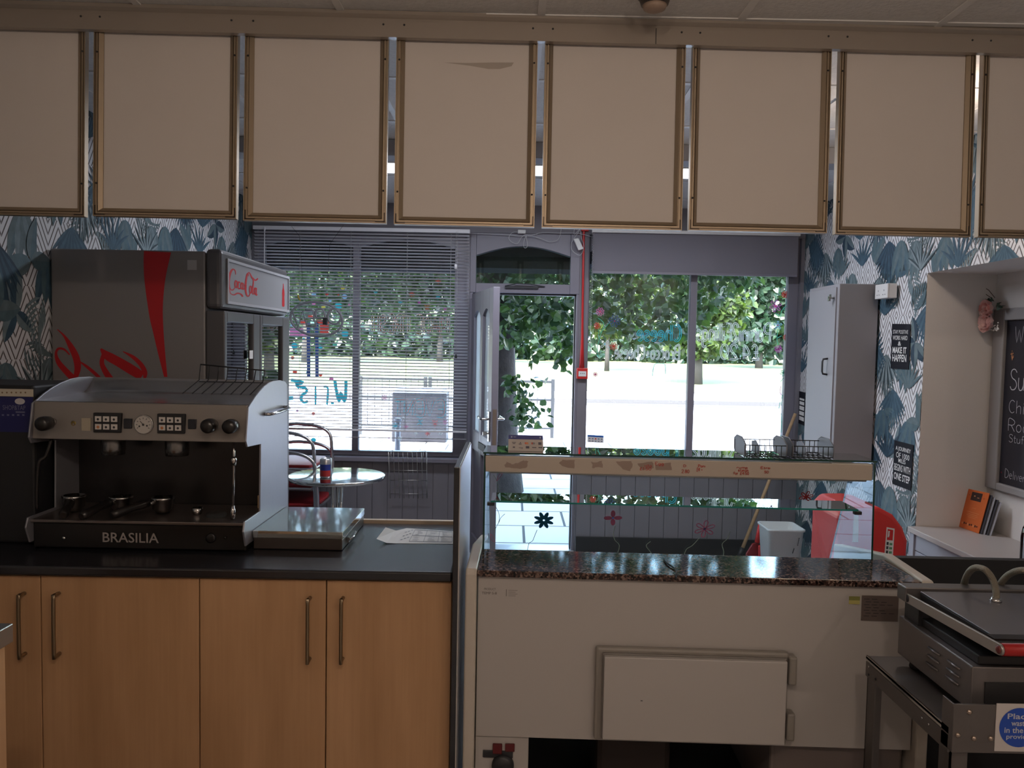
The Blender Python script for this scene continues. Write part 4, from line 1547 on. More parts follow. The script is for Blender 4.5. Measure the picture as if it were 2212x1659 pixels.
# ================================================================== broom, dustpan, brush, bin, red box
a = P(1716, 893, YF - .05)
b = P(1597, 1202, YF - .22)
top_ = Vector((a.x, YF - .07, a.z))
bot = Vector((b.x, YF - .22, b.z))
root = thing('broom', 'wooden handled broom leaning against the corner under the right window', 'broom', (bot.x, bot.y, 0))
MB().tube([bot, bot.lerp(top_, .5) + Vector((0, -.004, 0)), top_], [.0135, .0125, .012], 12).build('handle', M_wood, root)
dv = (top_ - bot).normalized()
MB().tube([bot - dv * .02, bot + dv * .07], .019, 12).build('socket', M_framed, root)
MB(Matrix.Translation((bot.x - .04, bot.y, bot.z - .03)) @ Matrix.Rotation(.05, 4, 'Y')).box(-.14, .12, -.03, .03, -.02, .02).build('head', M_wood, root, bevel=.01)
MB(Matrix.Translation((bot.x - .04, bot.y, max(.055, bot.z - .03)))).box(-.135, .115, -.028, .028, -.06 if bot.z > .1 else -.05, -.02).build('bristles', mat('bristle_fibre', (.3, .2, .1), .9, bump=1, bscale=300), root)

f2 = lambda x, y, Y: P(1440 + x / 4.254, 940 + y / 4.254, Y)
YD = 5.17
a, b = f2(868, 815, YD), f2(835, 985, YD)
c, d = f2(790, 1000, YD), f2(860, 1150, YD)
root = thing('dustpan', 'red dustpan standing upright against the white bin', 'dustpan', (c.x + .02, YD, 0))
MB().tube([a, b], [.018, .020], 10).build('handle', M_red, root)
q1 = [f2(790, 1000, YD), f2(845, 985, YD), f2(870, 1060, YD), f2(860, 1290, YD), f2(700, 1290, YD), f2(735, 1090, YD)]
MB().prism(q1, (0, .02, 0)).build('pan', mat('dark_red_plastic', (.22, .01, .015), .35), root, bevel=.004)
root = thing('hand_brush', 'red backed hand brush beside the white bin', 'brush', (f2(885, 1150, YD).x, YD - .05, 0))
q1 = [f2(850, 1020, YD - .05), f2(905, 1010, YD - .05), f2(922, 1070, YD - .05), f2(915, 1180, YD - .05), f2(850, 1180, YD - .05)]
MB().prism(q1, (0, .03, 0)).build('brush_back', M_red, root, bevel=.008)
q1 = [f2(850, 1180, YD - .045), f2(915, 1180, YD - .045), f2(912, 1320, YD - .045), f2(848, 1320, YD - .045)]
MB().prism(q1, (0, .02, 0)).build('bristles', M_blackm, root)

YN = 4.86
root = thing('waste_bin', 'tall white square bin without a lid under the right window', 'bin', (f2(1080, 900, YN + .12).x, YN + .12, 0))
p0, p1, p2, p3 = f2(940, 860, YN), f2(1282, 885, YN), f2(1215, 800, YN + .24), f2(884, 785, YN + .24)
zt2_ = (p0.z + p1.z) / 2
cx, cy = (p0.x + p1.x) / 2, YN + .12


def ring(wx, wy, z, r=.03, n=5):
    out = []
    for (sx, sy, a0) in ((1, -1, -90), (1, 1, 0), (-1, 1, 90), (-1, -1, 180)):
        for i in range(n + 1):
            a = math.radians(a0 + 90 * i / n)
            out.append(Vector((cx + sx * (wx - r) + r * math.cos(a), cy + sy * (wy - r) + r * math.sin(a), z)))
    return out


wx = (p1.x - p0.x) / 2
prof = [(wx * .74, .09, .012), (wx * .95, .115, zt2_ - .02), (wx * 1.02, .125, zt2_ - .012), (wx * 1.02, .125, zt2_), (wx * .94, .113, zt2_), (wx * .72, .085, .02)]
vs, fs = [], []
for (a, b, z) in prof:
    vs += ring(a, b, z)
n = 24
for i in range(len(prof) - 1):
    for j in range(n):
        fs.append((i * n + j, i * n + (j + 1) % n, (i + 1) * n + (j + 1) % n, (i + 1) * n + j))
fs.append(tuple(range(n))[::-1])
fs.append(tuple(range((len(prof) - 1) * n, len(prof) * n)))
MB().add(vs, fs, 0, True).build('bin_body', mat('bin_plastic', (.62, .63, .64), .4, bump=.25, bscale=90), root)
mb = MB()
for (x, y, s) in ((1222, 950, 50), (1175, 1045, 30)):
    mb = MB()
    for k in range(5):
        p = f2(x - k * 3, y + k * s * .3, YN - .012)
        mb.box(p.x, p.x + .004, YN + .0005 + .0, YN + .004, p.z - .008, p.z)
    mb.build('bin_lettering', M_ink, root)

# red plastic box with label
YQ = 3.72
g = lambda x, y, Y=YQ: P(1700 + x / 4.32, 840 + y / 4.32, Y)
a = g(1130, 1300)
root = thing('red_plastic_box', 'bulky red plastic box with sloped shoulders and label against the papered wall', 'box', (g(800, 1300).x, YQ + .2, 0))
out = [g(480, 1300), g(480, 1180), g(560, 1095), g(770, 1093), g(870, 1110), g(1000, 1180), g(1090, 1300), g(1132, 1420)]
out = [p for p in out]
ol = [(p.x, YQ, p.z) for p in out] + [(out[-1].x, YQ, .015), (out[0].x, YQ, .015)]
MB().prism(ol, (0, .34, 0)).build('shell', mat('red_box_plastic', (.62, .035, .03), .35, bump=.02, bscale=20), root, bevel=.02, seg=3)
lq = quadmap(*[g(x, y, YQ - .001) for x, y in ((905, 1600), (985, 1600), (1005, 1305), (930, 1290))])
mb = MB()
rect2(mb, 0, 1, 0, 1, lq, 0)
lq = quadmap(*[g(x, y, YQ - .0016) for x, y in ((905, 1600), (985, 1600), (1005, 1305), (930, 1290))])
rect2(mb, .15, .85, .62, .95, lq, 1)
rect2(mb, .22, .45, .70, .90, lq, 0)
for k in range(4):
    rect2(mb, .15, .4, .08 + k * .13, .17 + k * .13, lq, 2)
    rect2(mb, .5, .85, .08 + k * .13, .15 + k * .13, lq, 3)
mb.build('safety_label', [M_paper, M_red, M_ink, mat('label_green', (.1, .3, .15), .6)], root)
mb = MB()
lq = quadmap(*[g(x, y, YQ - .0012) for x, y in ((610, 1430), (665, 1430), (668, 1180), (625, 1175))])
rect2(mb, 0, 1, 0, 1, lq, 0)
mb.build('label_strip', [M_paper], root)

# ================================================================== right wall: cupboard, sockets, posters
XC = P(1808, 760, onX(1898, 760, XR).y).x
yc0 = onX(1898, 760, XR).y
yc1 = onX(1744, 760, XC).y
zc1 = P(1850, 613, yc0).z
zc0 = 0.86
root = thing('wall_cupboard', 'tall grey meter cupboard with a keyed door on the papered right wall', 'cupboard', ((XC + XR) / 2, (yc0 + yc1) / 2, zc0))
M_cup = mat('cupboard_paint', (0.27, 0.26, 0.275), .5)
MB().box(XC, XR - .014, yc0, yc1, zc0, zc1).build('carcass', M_cup, root, bevel=.004)
MB().box(XC - .008, XC - .0005, yc0 + .03, yc1 - .02, zc0 + .02, zc1 - .02).build('door', M_cup, root, bevel=.002)
h1, h2 = onX(1777, 774, XC).z, onX(1777, 808, XC).z
hy = onX(1790, 790, XC).y
MB().tube([(XC - .008, hy, h1), (XC - .035, hy, h1 - .004), (XC - .04, hy, h1 - .02), (XC - .04, hy, h2 + .02), (XC - .035, hy, h2 + .004), (XC - .008, hy, h2)], .006, 8).build('handle', M_framed, root)
kz = onX(1795, 645, XC).z
MB().tube([(XC - .008, yc0 + .06, kz), (XC - .03, yc0 + .06, kz)], .007, 8).box(XC - .04, XC - .03, yc0 + .05, yc0 + .07, kz - .02, kz + .01).box(XC - .036, XC - .033, yc0 + .035, yc0 + .06, kz + .0, kz + .02).build('lock_key', M_steelp, root)

sx = XR - .062
y1, y0 = onX(1893, 630, sx).y, onX(1920, 630, sx).y
z1, z0 = onX(1906, 614, sx).z, onX(1906, 645, sx).z
root = thing('wall_socket', 'white double plug socket on a deep box beside the grey cupboard', 'socket', (XR - .03, (y0 + y1) / 2, z0))
MB().box(sx, XR - .014, y0, y1, z0, z1).build('socket_box', M_plastic, root, bevel=.004)
MB().box(sx - .008, sx, y0, y1, z0, z1).build('face_plate', M_plastic, root, bevel=.003)
mb = MB()
for cy_ in (.27, .73):
    mb = MB()
    yy = y0 + (y1 - y0) * cy_
    for (dy, dz, w, h) in ((0, .016, .004, .009), (-.012, -.008, .008, .004), (.012, -.008, .008, .004)):
        mb.box(sx - .0086, sx - .008, yy + dy - w / 2, yy + dy + w / 2, (z0 + z1) / 2 - .012 + dz - h / 2, (z0 + z1) / 2 - .012 + dz + h / 2)
    mb.build('pin_holes', M_ink, root)


def poster(label, corners, lines, white=True):
    """corners bl, br, tr, tl in photograph pixels on the right wall"""
    X = XR - .0075
    cs = [onX(x, y, X) for x, y in corners]
    c = sum(cs, Vector()) / 4
    root = thing('poster', label, 'poster', (X, c.y, min(p.z for p in cs)))
    pts = [tuple(p) for p in cs]
    MB().prism(pts, (.002, 0, 0)).build('board', mat('poster_black', (.006, .006, .012), .7, spec=.25), root)
    mp_ = quadmap(*cs, off=(-.0008, 0, 0))
    mb = MB()
    for (s, a0, b0, a1, b1, bold) in lines:
        if s == '#':
            rect2(mb, a0, a1, b0, b1, mp_)
        else:
            put_text(mb, s, a0, b0, a1, b1, mp_, bold=bold)
    mb.build('poster_lettering', M_paper, root)


poster('black quote poster reading stay positive, the upper of two right of the cupboard', [(1923.5, 795.5), (1962.7, 798), (1966.7, 700), (1927, 699.5)],
       [('STAY POSITIVE', .08, .78, .90, .865, 0), ('WORK HARD', .08, .64, .88, .74, 0), ('&', .38, .515, .55, .61, .01), ('MAKE IT', .09, .345, .85, .485, .025), ('HAPPEN', .09, .16, .86, .32, .015)])
poster('black quote poster about a journey, hung crooked below the stay positive one', [(1927.5, 1045), (1967, 1060), (1972.7, 961.5), (1932, 951)],
       [('A JOURNEY', .1, .77, .9, .89, .01), ('OF 1000', .14, .635, .85, .755, .0), ('MILES', .28, .53, .66, .625, .005), ('BEGINS WITH', .07, .335, .93, .49, .005), ('ONE STEP', .07, .13, .93, .29, .015)])
poster('narrow black poster with white squares showing behind the grey cupboard', [(1724.5, 914), (1738, 920), (1739.5, 848), (1726.5, 845)],
       [('#', .12, .12, .88, .24, 0), ('#', .12, .28, .88, .40, 0), ('#', .12, .44, .88, .56, 0), ('#', .12, .60, .88, .70, 0), ('#', .12, .74, .88, .80, 0)])

# chalkboard in the alcove
X = XA - .03
root = thing('chalkboard', 'framed menu chalkboard with white writing hung at the back of the alcove', 'board', (XA - .02, 3.6, onX(2129, 1052, X).z))
oz1, oz0 = onX(2150, 668, X).z, onX(2129, 1052, X).z
oy1 = onX(2134, 900, X).y
oy0 = oy1 - .95
iy1 = onX(2160, 860, X).y
iz1, iz0 = onX(2168, 692, X).z, onX(2153, 1043, X).z
mb = MB()
mb.box(X, XA - .001, iy1, oy1, oz0, oz1).box(X, XA - .001, oy0, oy0 + .06, oz0, oz1).box(X, XA - .001, oy0 + .06, iy1, oz0, iz0).box(X, XA - .001, oy0 + .06, iy1, iz1, oz1)
mb.build('frame', mat('board_frame_grey', (.27, .255, .25), .6), root, bevel=.006)
XBd = XA - .012
MB().box(XBd, XA - .001, oy0 + .06, iy1, iz0, iz1).build('slate', mat('slate_black', (.012, .012, .02), .45, var=.4, vscale=6), root)
h = lambda x, y: onX(2090 + x / 3.318, 600 + y / 3.318, XBd - .0012)
mb = MB()
mch = lambda a, b: Vector((XBd - .0012, -a, b))


CH = [mat('chalk_white', (.45, .45, .47), .9), mat('chalk_orange', (.5, .22, .1), .9), mat('chalk_red', (.35, .03, .05), .9)]


def chalk(s, x0, yb, ytop, lenm, m, w=.0035):
    p0, p1 = h(x0, yb), h(x0, ytop)
    mb = MB()
    hand(mb, s, -p0.y, p0.z, -p0.y + lenm, p1.z, w, mch, m)
    mb.build('chalk_line', CH, root)


chalk('Welcome', 340, 465, 350, .30, 0, .0025)
chalk('Sunday', 305, 800, 655, .34, 0, .005)
chalk('Chicken', 295, 965, 875, .30, 0, .003)
chalk('Roast', 292, 1095, 1010, .24, 0, .003)
chalk('Stuffing', 297, 1175, 1120, .22, 0, .0025)
chalk('Delivery Available', 268, 1430, 1370, .42, 0, .0025)
cf = h(320, 555)
for k in range(26):
    a = rd.uniform(0, 6.28)
    r = rd.uniform(0, .016)
    disc(mb, -cf.y + r * math.cos(a) * .8, cf.z + r * math.sin(a) * 1.5, .003, mch, 1, 6)
cf = h(243, 1395)
disc(mb, -cf.y, cf.z, .004, mch, 2, 6)
mb.build('chalk_smudge', CH, root)

# artificial roses on the frame corner
root = thing('artificial_flowers', 'two pink artificial roses with leaves and twigs pinned on the chalkboard corner', 'flowers', h(230, 290))
XFl = XA - .075


def rose(cx, cy, cz, r, m):
    mb = MB()
    rr = random.Random(int(cz * 1000))
    for lay in range(4):
        n = 3 + lay * 2
        for k in range(n):
            a = 2 * PI * k / n + lay * .5 + rr.uniform(-.2, .2)
            R = r * (.22 + lay * .24)
            base = Vector((cx, cy, cz))
            dirv = Vector((-.9 + lay * .22, math.cos(a), math.sin(a))).normalized()
            tang = Vector((0, -math.sin(a), math.cos(a)))
            w = r * (.3 + .17 * lay)
            cpt_ = base + dirv * R
            tip = base + dirv * R * 1.55 + Vector((-.012, 0, 0))
            vs = [base + Vector((.01, 0, 0)), cpt_ - tang * w, cpt_ + Vector((.012, 0, 0)) + dirv * R * .25, cpt_ + tang * w, tip - tang * w * .55, tip + tang * w * .55]
            mb.add(vs, [(0, 1, 2), (0, 2, 3), (1, 4, 2), (2, 5, 3), (4, 5, 2)], (lay + k) % 2, False)
    return mb.build('rose_head', [m, mat('rose_petal_light', (.85, .58, .54), .6)], root)


MP_ = mat('rose_petal', (.72, .34, .30), .6)
MP2 = mat('pale_rose_petal', (.75, .48, .46), .6)
p = h(235, 225); rose(XFl, p.y, p.z, .034, MP_)
p = h(235, 320); rose(XFl, p.y, p.z, .038, MP2)
mb = MB()
for (x0, y0_, x1, y1_, w) in ((250, 190, 180, 215, 40), (250, 180, 215, 150, 40), (265, 170, 240, 140, 30), (275, 205, 330, 215, 45), (280, 205, 320, 175, 14), (285, 215, 352, 200, 10), (210, 300, 165, 320, 25)):
    a, b = h(x0, y0_), h(x1, y1_)
    d = b - a
    n_ = Vector((0, -d.z, d.y)).normalized() * w / 3.318 / F * 4 * .6
    off = Vector((XFl - XBd + .01, 0, 0))
    m_ = a.lerp(b, .5)
    mb.add([a + off, m_ + n_ + off + Vector((-.01, 0, 0)), b + off, m_ - n_ + off + Vector((-.01, 0, 0)), m_ + off], [(0, 4, 1), (1, 4, 2), (0, 3, 4), (3, 2, 4)])
mb.build('leaves', mat('fabric_leaf', (.025, .05, .03), .6), root)
mb = MB()
for pts in (((78, 40), (160, 100), (235, 150)), ((140, 50), (210, 90), (255, 145)), ((122, 122), (170, 145), (210, 165))):
    mb.tube([h(*p_) + Vector((XFl - XBd + .02, 0, 0)) for p_ in pts], .0016, 5)
mb.build('twigs', mat('twig_brown', (.09, .05, .03), .8), root)
mb = MB()
for k in range(24):
    p = h(235 + 60 * rd.random(), 395 - 60 * rd.random() * rd.random() - 15)
    mb.ball((XFl + .01, p.y, p.z), .004, 5)
mb.build('small_white_blooms', M_paper, root)

# leaflets on the ledge
g5 = lambda x, y: (1700 + x / 4.32, 840 + y / 4.32)
YLf = onZ(*g5(1700, 1320), ZA0).y
bl_, br_, tr2, tl2 = g5(1603, 1285), g5(1787, 1350), g5(1890, 975), g5(1695, 932)
B0 = onZ(*bl_, ZA0 + .001)
B1 = onZ(*br_, ZA0 + .001)
ud = (B1 - B0)
wv = ud.length
ud.normalize()
hgt = .215
lean = Vector((.30, .30, .92)).normalized()
lean = (lean - ud * lean.dot(ud) * .6).normalized()
T0 = None
# solve the top edge from the picture on the plane through B0,B1 leaning back
nrm = ud.cross(Vector((.16, .10, 1)).normalized())


def onplane(px, py, p0, n):
    d = ray(px, py)
    return CAMP + d * ((p0 - CAMP).dot(n) / d.dot(n))


T1, T0 = onplane(*tr2, B0, nrm), onplane(*tl2, B0, nrm)
M_or = mat('leaflet_orange', (.60, .13, .025), .5)
nn = nrm.normalized()
if nn.dot(CAMP - B0) < 0:
    nn = -nn
for k in range(5):
    off = nn * (-.0085 * k) + Vector((.0, -.006 * k, 0)) + ud * (.006 * k)
    q4 = [B0 + off, B1 + off, T1 + off - Vector((0, 0, .008 * k)), T0 + off - Vector((0, 0, .008 * k))]
    lab = 'orange leaflet with a black square standing foremost on the ledge' if k == 0 else ['', 'grey leaflet directly behind the orange one on the ledge', 'dark leaflet third from the front on the ledge', 'pale grey leaflet second from the back on the ledge', 'rearmost leaflet of the stack on the ledge'][k]
    root = thing('leaflet', lab, 'leaflet', q4[0], group='leaflets standing on the alcove ledge')
    MB().prism(q4, -nn * .003).build('cover', M_or if k == 0 else (mat('leaflet_grey', (.35, .35, .38), .5), mat('leaflet_dark', (.05, .05, .06), .5))[k % 2], root)
    if k == 0:
        lm = quadmap(*q4, off=nn * .0008)
        mb = MB()
        rect2(mb, .22, .72, .74, .95, lm, 0)
        lm2 = quadmap(*q4, off=nn * .0014)
        put_text(mb, 'R', .12, .84, .16, .87, lm2, 0)
        put_text(mb, 'K', .82, .82, .87, .86, lm2, 0)
        for (y_, w_) in ((.55, .18), (.44, .6), (.39, .5), (.35, .55), (.31, .4)):
            rect2(mb, .5 - w_ / 2, .5 + w_ / 2, y_, y_ + .008, lm, 1)
        for i in range(9):
            rect2(mb, .1 + i * .09, .16 + i * .09, .10 + .012 * (i % 3), .155 + .01 * (i % 2), lm, 0 if i % 3 else 1)
        rect2(mb, .36, .42, .84, .87, lm2, 1)
        rect2(mb, .52, .62, .82, .835, lm2, 1)
        mb.build('printed_front', [mat('print_dark', (.03, .012, .01), .5), mat('print_pale_orange', (.7, .3, .12), .5)], root)
# bottle at the right edge of the picture
bz = onZ(2222, 1222, ZA0)
root = thing('water_bottle', 'clear bottle cut by the right edge of the picture on the ledge', 'bottle', bz)
MB().lathe([(.03, 0), (.036, .006), (.036, .13), (.03, .17), (.014, .2), (.013, .215)], bz, 20).build('bottle_body', glassmat('bottle_plastic', (.8, .88, .95), 1.4), root)
MB().lathe([(.0155, .212), (.0155, .235), (.001, .236)], bz, 16).build('cap', M_framed, root)
# ================================================================== hanging rail and menu boards
M_gold = mat('bronze_frame', (.38, .30, .215), .45, .7, bump=.03, bscale=200)
M_rail = mat('rail_paint', (.36, .31, .265), .30, .35, bump=.05, bscale=12)
M_board = mat('board_cream', (.66, .60, .555), .55, bump=.03, bscale=300, var=.05, vscale=2)
FRB = frame(0, 2.49, 1.1)
zb0 = P(1106, 87, 0, FRB).z
mb = MB(FRB)
ua, ub = (XL + .002), (XR - .014)
prof = [(0.022, ZC - .001), (0.0, ZC - .001), (0.0, ZC - .012), (.010, ZC - .022), (.010, ZC - .030), (0, ZC - .034), (0, zb0), (.022, zb0)]
mb.prism([(ua, a, b) for a, b in prof], (ub - ua, 0, 0))
rail = thing('hanging_rail', 'long bronze grey rail under the ceiling that the menu boards hang from', 'rail', FRB @ Vector((0, .02, zb0)), 1.1)
mb.build('rail_body', M_rail, rail)
ujoint = P(1417, 80, 0, FRB).x
MB(FRB).box(ujoint - .0012, ujoint + .0012, -.0008, .0, zb0, ZC - .034).build('joint_line', M_framed, rail)

FRP = frame(0, 2.53, 1.1, z=2.55, tilt=-1.7)
edges = [(-118, 187), (205, 513), (528, 835), (852, 1154), (1170, 1471), (1486, 1783), (1801, 2092), (2108, 2400)]
ybot = [466, 471, 481, 489, 496, 502, 510, 516]
blabs = ['blank cream menu board cut by the left edge of the picture', 'blank cream menu board above the side of the tall drinks fridge', 'blank cream menu board over the left half of the slatted blind', 'blank cream menu board with a faint smear near its top',
         'blank cream menu board straight above the open doorway and red conduit', 'blank cream menu board above the dark grey roller blind', 'blank cream menu board above the meter cupboard and wall socket', 'blank cream menu board cut by the right edge of the picture']
PR_ = [(0, .008), (0, -.014), (.003, -.014), (.003, -.006), (.008, -.006), (.008, -.012), (.0125, -.012), (.0125, -.007), (.0145, -.007), (.016, -.013), (.027, -.004), (.027, .008)]
zt_b = zb0 - 2.55 + .03
for k, ((xa, xb), yb) in enumerate(zip(edges, ybot)):
    q = P((xa + xb) / 2, yb, 0, FRP)
    zb_ = q.z
    u0 = P(xa, 480, 0, FRP).x
    u1 = P(xb, 480, 0, FRP).x
    root = thing('menu_board', blabs[k], 'board', FRP @ Vector(((u0 + u1) / 2, 0, zb_)), 1.1, group='row of blank menu boards')
    mb = MB(FRP)
    n = len(PR_)
    for side in (0, 1):
        vs = []
        for (a, d) in PR_:
            u = u0 + a if side == 0 else u1 - a
            vs.append((u, d, zb_ + a))
        for (a, d) in PR_:
            u = u0 + a if side == 0 else u1 - a
            vs.append((u, d, zt_b))
        fs = [(i, (i + 1) % n, n + (i + 1) % n, n + i) for i in range(n)]
        if side == 0:
            fs = [f[::-1] for f in fs]
        mb.add(vs, fs)
    vs = [(u0 + a, d, zb_ + a) for a, d in PR_] + [(u1 - a, d, zb_ + a) for a, d in PR_]
    mb.add(vs, [(i, (i + 1) % n, n + (i + 1) % n, n + i) for i in range(n)])
    mb.build('frame', M_gold, root)
    MB(FRP).box(u0 + .02, u1 - .02, .0, .005, zb_ + .02, zt_b).build('cream_sheet', M_board, root)
    for sx_ in (u0, u1):
        s_ = 1 if sx_ == u0 else -1
        MB(FRP).box(sx_ + s_ * .0035, sx_ + s_ * .0125, -.0115, -.0075, zb_ + .004, zb_ + .035).box(sx_ + s_ * .0035, sx_ + s_ * .035, -.0115, -.0075, zb_ + .0035, zb_ + .0125).build('corner_bracket', mat('bracket_dark', (.08, .06, .045), .4, .7), root)
        for zz in (zb_ + .105, zt_b - .09):
            MB(FRP).lathe([(.0032, 0), (.0032, .002), (.001, .003)], (sx_ + s_ * .010, -.0115, zz), 8, axis='Y').build('screw', M_framed, root)
    if k == 3:
        mb = MB(FRP)
        pts = [P(x, y, -.0006, FRP) for x, y in ((958, 135), (1010, 136), (1060, 135), (1110, 135), (1105, 143), (1080, 149), (1055, 149), (1015, 142))]
        mb.add(pts, [list(range(len(pts)))])
        mb.build('smear', mat('smear_brown', (.42, .36, .31), .5), root)
for px in (175, 216, 500, 547, 828, 873, 1151, 1194, 1472, 1512, 1789, 1830, 2100, 2140):
    u = P(px, 60 + px * .02, 0, FRB).x
    MB(FRB).lathe([(.0035, 0), (.003, .0015), (.001, .0022)], (u, 0, zb0 + .04 - .001), 8, axis='Y').build('screw', M_framed, rail)

# smoke detector
sd = onZ(1415, -24, ZC)
root = thing('smoke_detector', 'round dark smoke detector on the ceiling in front of the boards', 'detector', (sd.x, sd.y, ZC - .06))
MB().lathe([(.055, 0), (.055, -.014), (.048, -.022)], (sd.x, sd.y, ZC - .0045), 32).build('base', mat('detector_brown', (.10, .06, .045), .4), root)
MB().lathe([(.046, -.022), (.044, -.030), (.04, -.042), (.03, -.046)], (sd.x, sd.y, ZC - .004), 32).build('sensor_ring', mat('detector_dark', (.05, .035, .03), .35), root)
MB().lathe([(.036, -.044), (.032, -.054), (.018, -.060), (.001, -.061)], (sd.x, sd.y, ZC - .004), 28).build('cap', mat('detector_cap', (.35, .25, .19), .5), root)

# ceiling lamps: the pair above the counter, the others added as fill light
for (lx_, ly_, lab) in ((-.14, 0, 'left of the two warm bulbs on the ceiling above the counter'), (.46, 0, 'right of the two warm bulbs on the ceiling above the counter'), (1.85, -.9, 'warm bulb added for fill light near the right hand wall behind the viewer'), (1.7, 3.15, 'warm bulb added to brighten the alcove, hidden behind the menu boards')):
    root = thing('ceiling_lamp', lab, 'lamp', (lx_, ly_, ZC - .1))
    MB().lathe([(.05, 0), (.05, -.02), (.02, -.03), (.02, -.065)], (lx_, ly_, ZC - .006), 24).build('lamp_holder', M_plastic, root)
    MB().ball((lx_, ly_, ZC - .11), .036, 16).build('bulb', mat('lit_bulb', (.9, .8, .7), .5, em=(1, .72, .45), ems=30.0), root)
    lamp_light(lx_, ly_, ZC - .20, LAMP_E if ly_ < 1 else 7.0)

# ================================================================== left counter
FRC = frame(0, 2.235, .65)
ZW = .92
uend = P(977.5, 1250, 0, FRC).x
root = thing('worktop', 'long black laminate worktop carrying the coffee machine', 'worktop', FRC @ Vector((-1, .3, .89)), .65)
MB(FRC).box(XL - .02 + .045, uend, 0, .60, ZW - .030, ZW).build('slab', M_black, root, bevel=.007, seg=3)
MB(FRC).box(XL - .02 + .045, uend, .601, .622, ZW - .02, ZW + .012).build('wooden_edge', mat('pale_edge_wood', (.62, .5, .38), .5), root)


def wood_door_mat():
    m = bpy.data.materials.new('beech_door')
    m.use_nodes = True
    nt = m.node_tree
    b = nt.nodes['Principled BSDF']
    b.inputs['Roughness'].default_value = .5
    tc = nt.nodes.new('ShaderNodeTexCoord')
    mp = nt.nodes.new('ShaderNodeMapping')
    mp.inputs['Scale'].default_value = (7, 7, 1.1)
    nt.links.new(tc.outputs['Object'], mp.inputs[0])
    n = nt.nodes.new('ShaderNodeTexNoise')
    n.inputs['Scale'].default_value = 1.5
    n.inputs['Detail'].default_value = 5
    nt.links.new(mp.outputs[0], n.inputs['Vector'])
    mp2 = nt.nodes.new('ShaderNodeMapping')
    mp2.inputs['Scale'].default_value = (120, 120, 3)
    nt.links.new(tc.outputs['Object'], mp2.inputs[0])
    n2 = nt.nodes.new('ShaderNodeTexNoise')
    n2.inputs['Scale'].default_value = 1.0
    nt.links.new(mp2.outputs[0], n2.inputs['Vector'])
    ad = nt.nodes.new('ShaderNodeMath')
    ad.operation = 'MULTIPLY_ADD'
    ad.inputs[1].default_value = .25
    nt.links.new(n2.outputs[0], ad.inputs[0])
    nt.links.new(n.outputs[0], ad.inputs[2])
    cr = nt.nodes.new('ShaderNodeValToRGB')
    e = cr.color_ramp.elements
    e[0].position = .4
    e[0].color = (.42, .235, .115, 1)
    e[1].position = .85
    e[1].color = (.56, .33, .175, 1)
    nt.links.new(ad.outputs[0], cr.inputs[0])
    nt.links.new(cr.outputs[0], b.inputs['Base Color'])
    return m


M_beech = wood_door_mat()
M_bow = mat('bow_handle_bronze', (.30, .23, .15), .28, .9)
U = lambda px: P(px, 1450, .02, FRC).x


def base_unit(ua, um, ub, label, handles):
    root = thing('base_cabinet', label, 'cabinet', FRC @ Vector(((ua + ub) / 2, .3, 0)), .65, group='beech base cabinets')
    MB(FRC).box(ua, ub, .04, .585, .10, .888).build('carcass', mat('carcass_dark_beech', (.22, .12, .06), .6), root)
    MB(FRC).box(ua, ub, .07, .09, 0, .099).build('plinth', M_blackm, root)
    for (a, b, hpx) in ((ua, um, handles[0]), (um, ub, handles[1])):
        if b - a < .02:
            continue
        d = MB(FRC).box(a + .0018, b - .0018, .020, .0385, .112, .884).build('door', M_beech, root, bevel=.0015)
        if hpx is None:
            continue
        hu, za, zb_ = P(hpx, 1350, .0, FRC).x, P(hpx, handles[2], 0, FRC).z, P(hpx, handles[3], 0, FRC).z
        pts = smooth_pts([(hu, .020, zb_), (hu, -.004, zb_ + .0), (hu, -.010, zb_ + .010), (hu, -.010, za - .010), (hu, -.004, za), (hu, .020, za)], 3)
        MB(FRC).tube(pts, .0055, 10).build('handle', M_bow, d)


u90, u430, u703 = U(90), U(431), U(704)
base_unit(u90 - .466, u90, u430, 'beech base cabinet below the coffee machine with handles meeting on its left', (45, 120, 1286, 1417))
base_unit(u430, u703, uend - .002, 'beech base cabinet at the right end of the counter beside the black divider', (666, 738, 1296, 1428))
MB(FRC).box(XL + .03, u90 - .467, .03, .585, 0, .888).build('filler_panel', M_beech, label='narrow beech filler panel between the cabinets and left wall', cat='panel')

# black divider between counter and display
x0, x1 = P(978, 1200, 2.2).x, P(991, 1200, 2.2).x
root = thing('divider_panel', 'tall black edged upright panel between the counter and the display', 'panel', ((x0 + x1) / 2, 2.4, 0))
MB().box(x0, x1 - .002, 2.20, 2.78, 0, 1.24).build('panel_board', M_black, root, bevel=.002)
MB().box(x1 - .0018, x1 + .001, 2.204, 2.776, 0, 1.236).build('pale_face', mat('pale_laminate', (.5, .47, .46), .3), root)

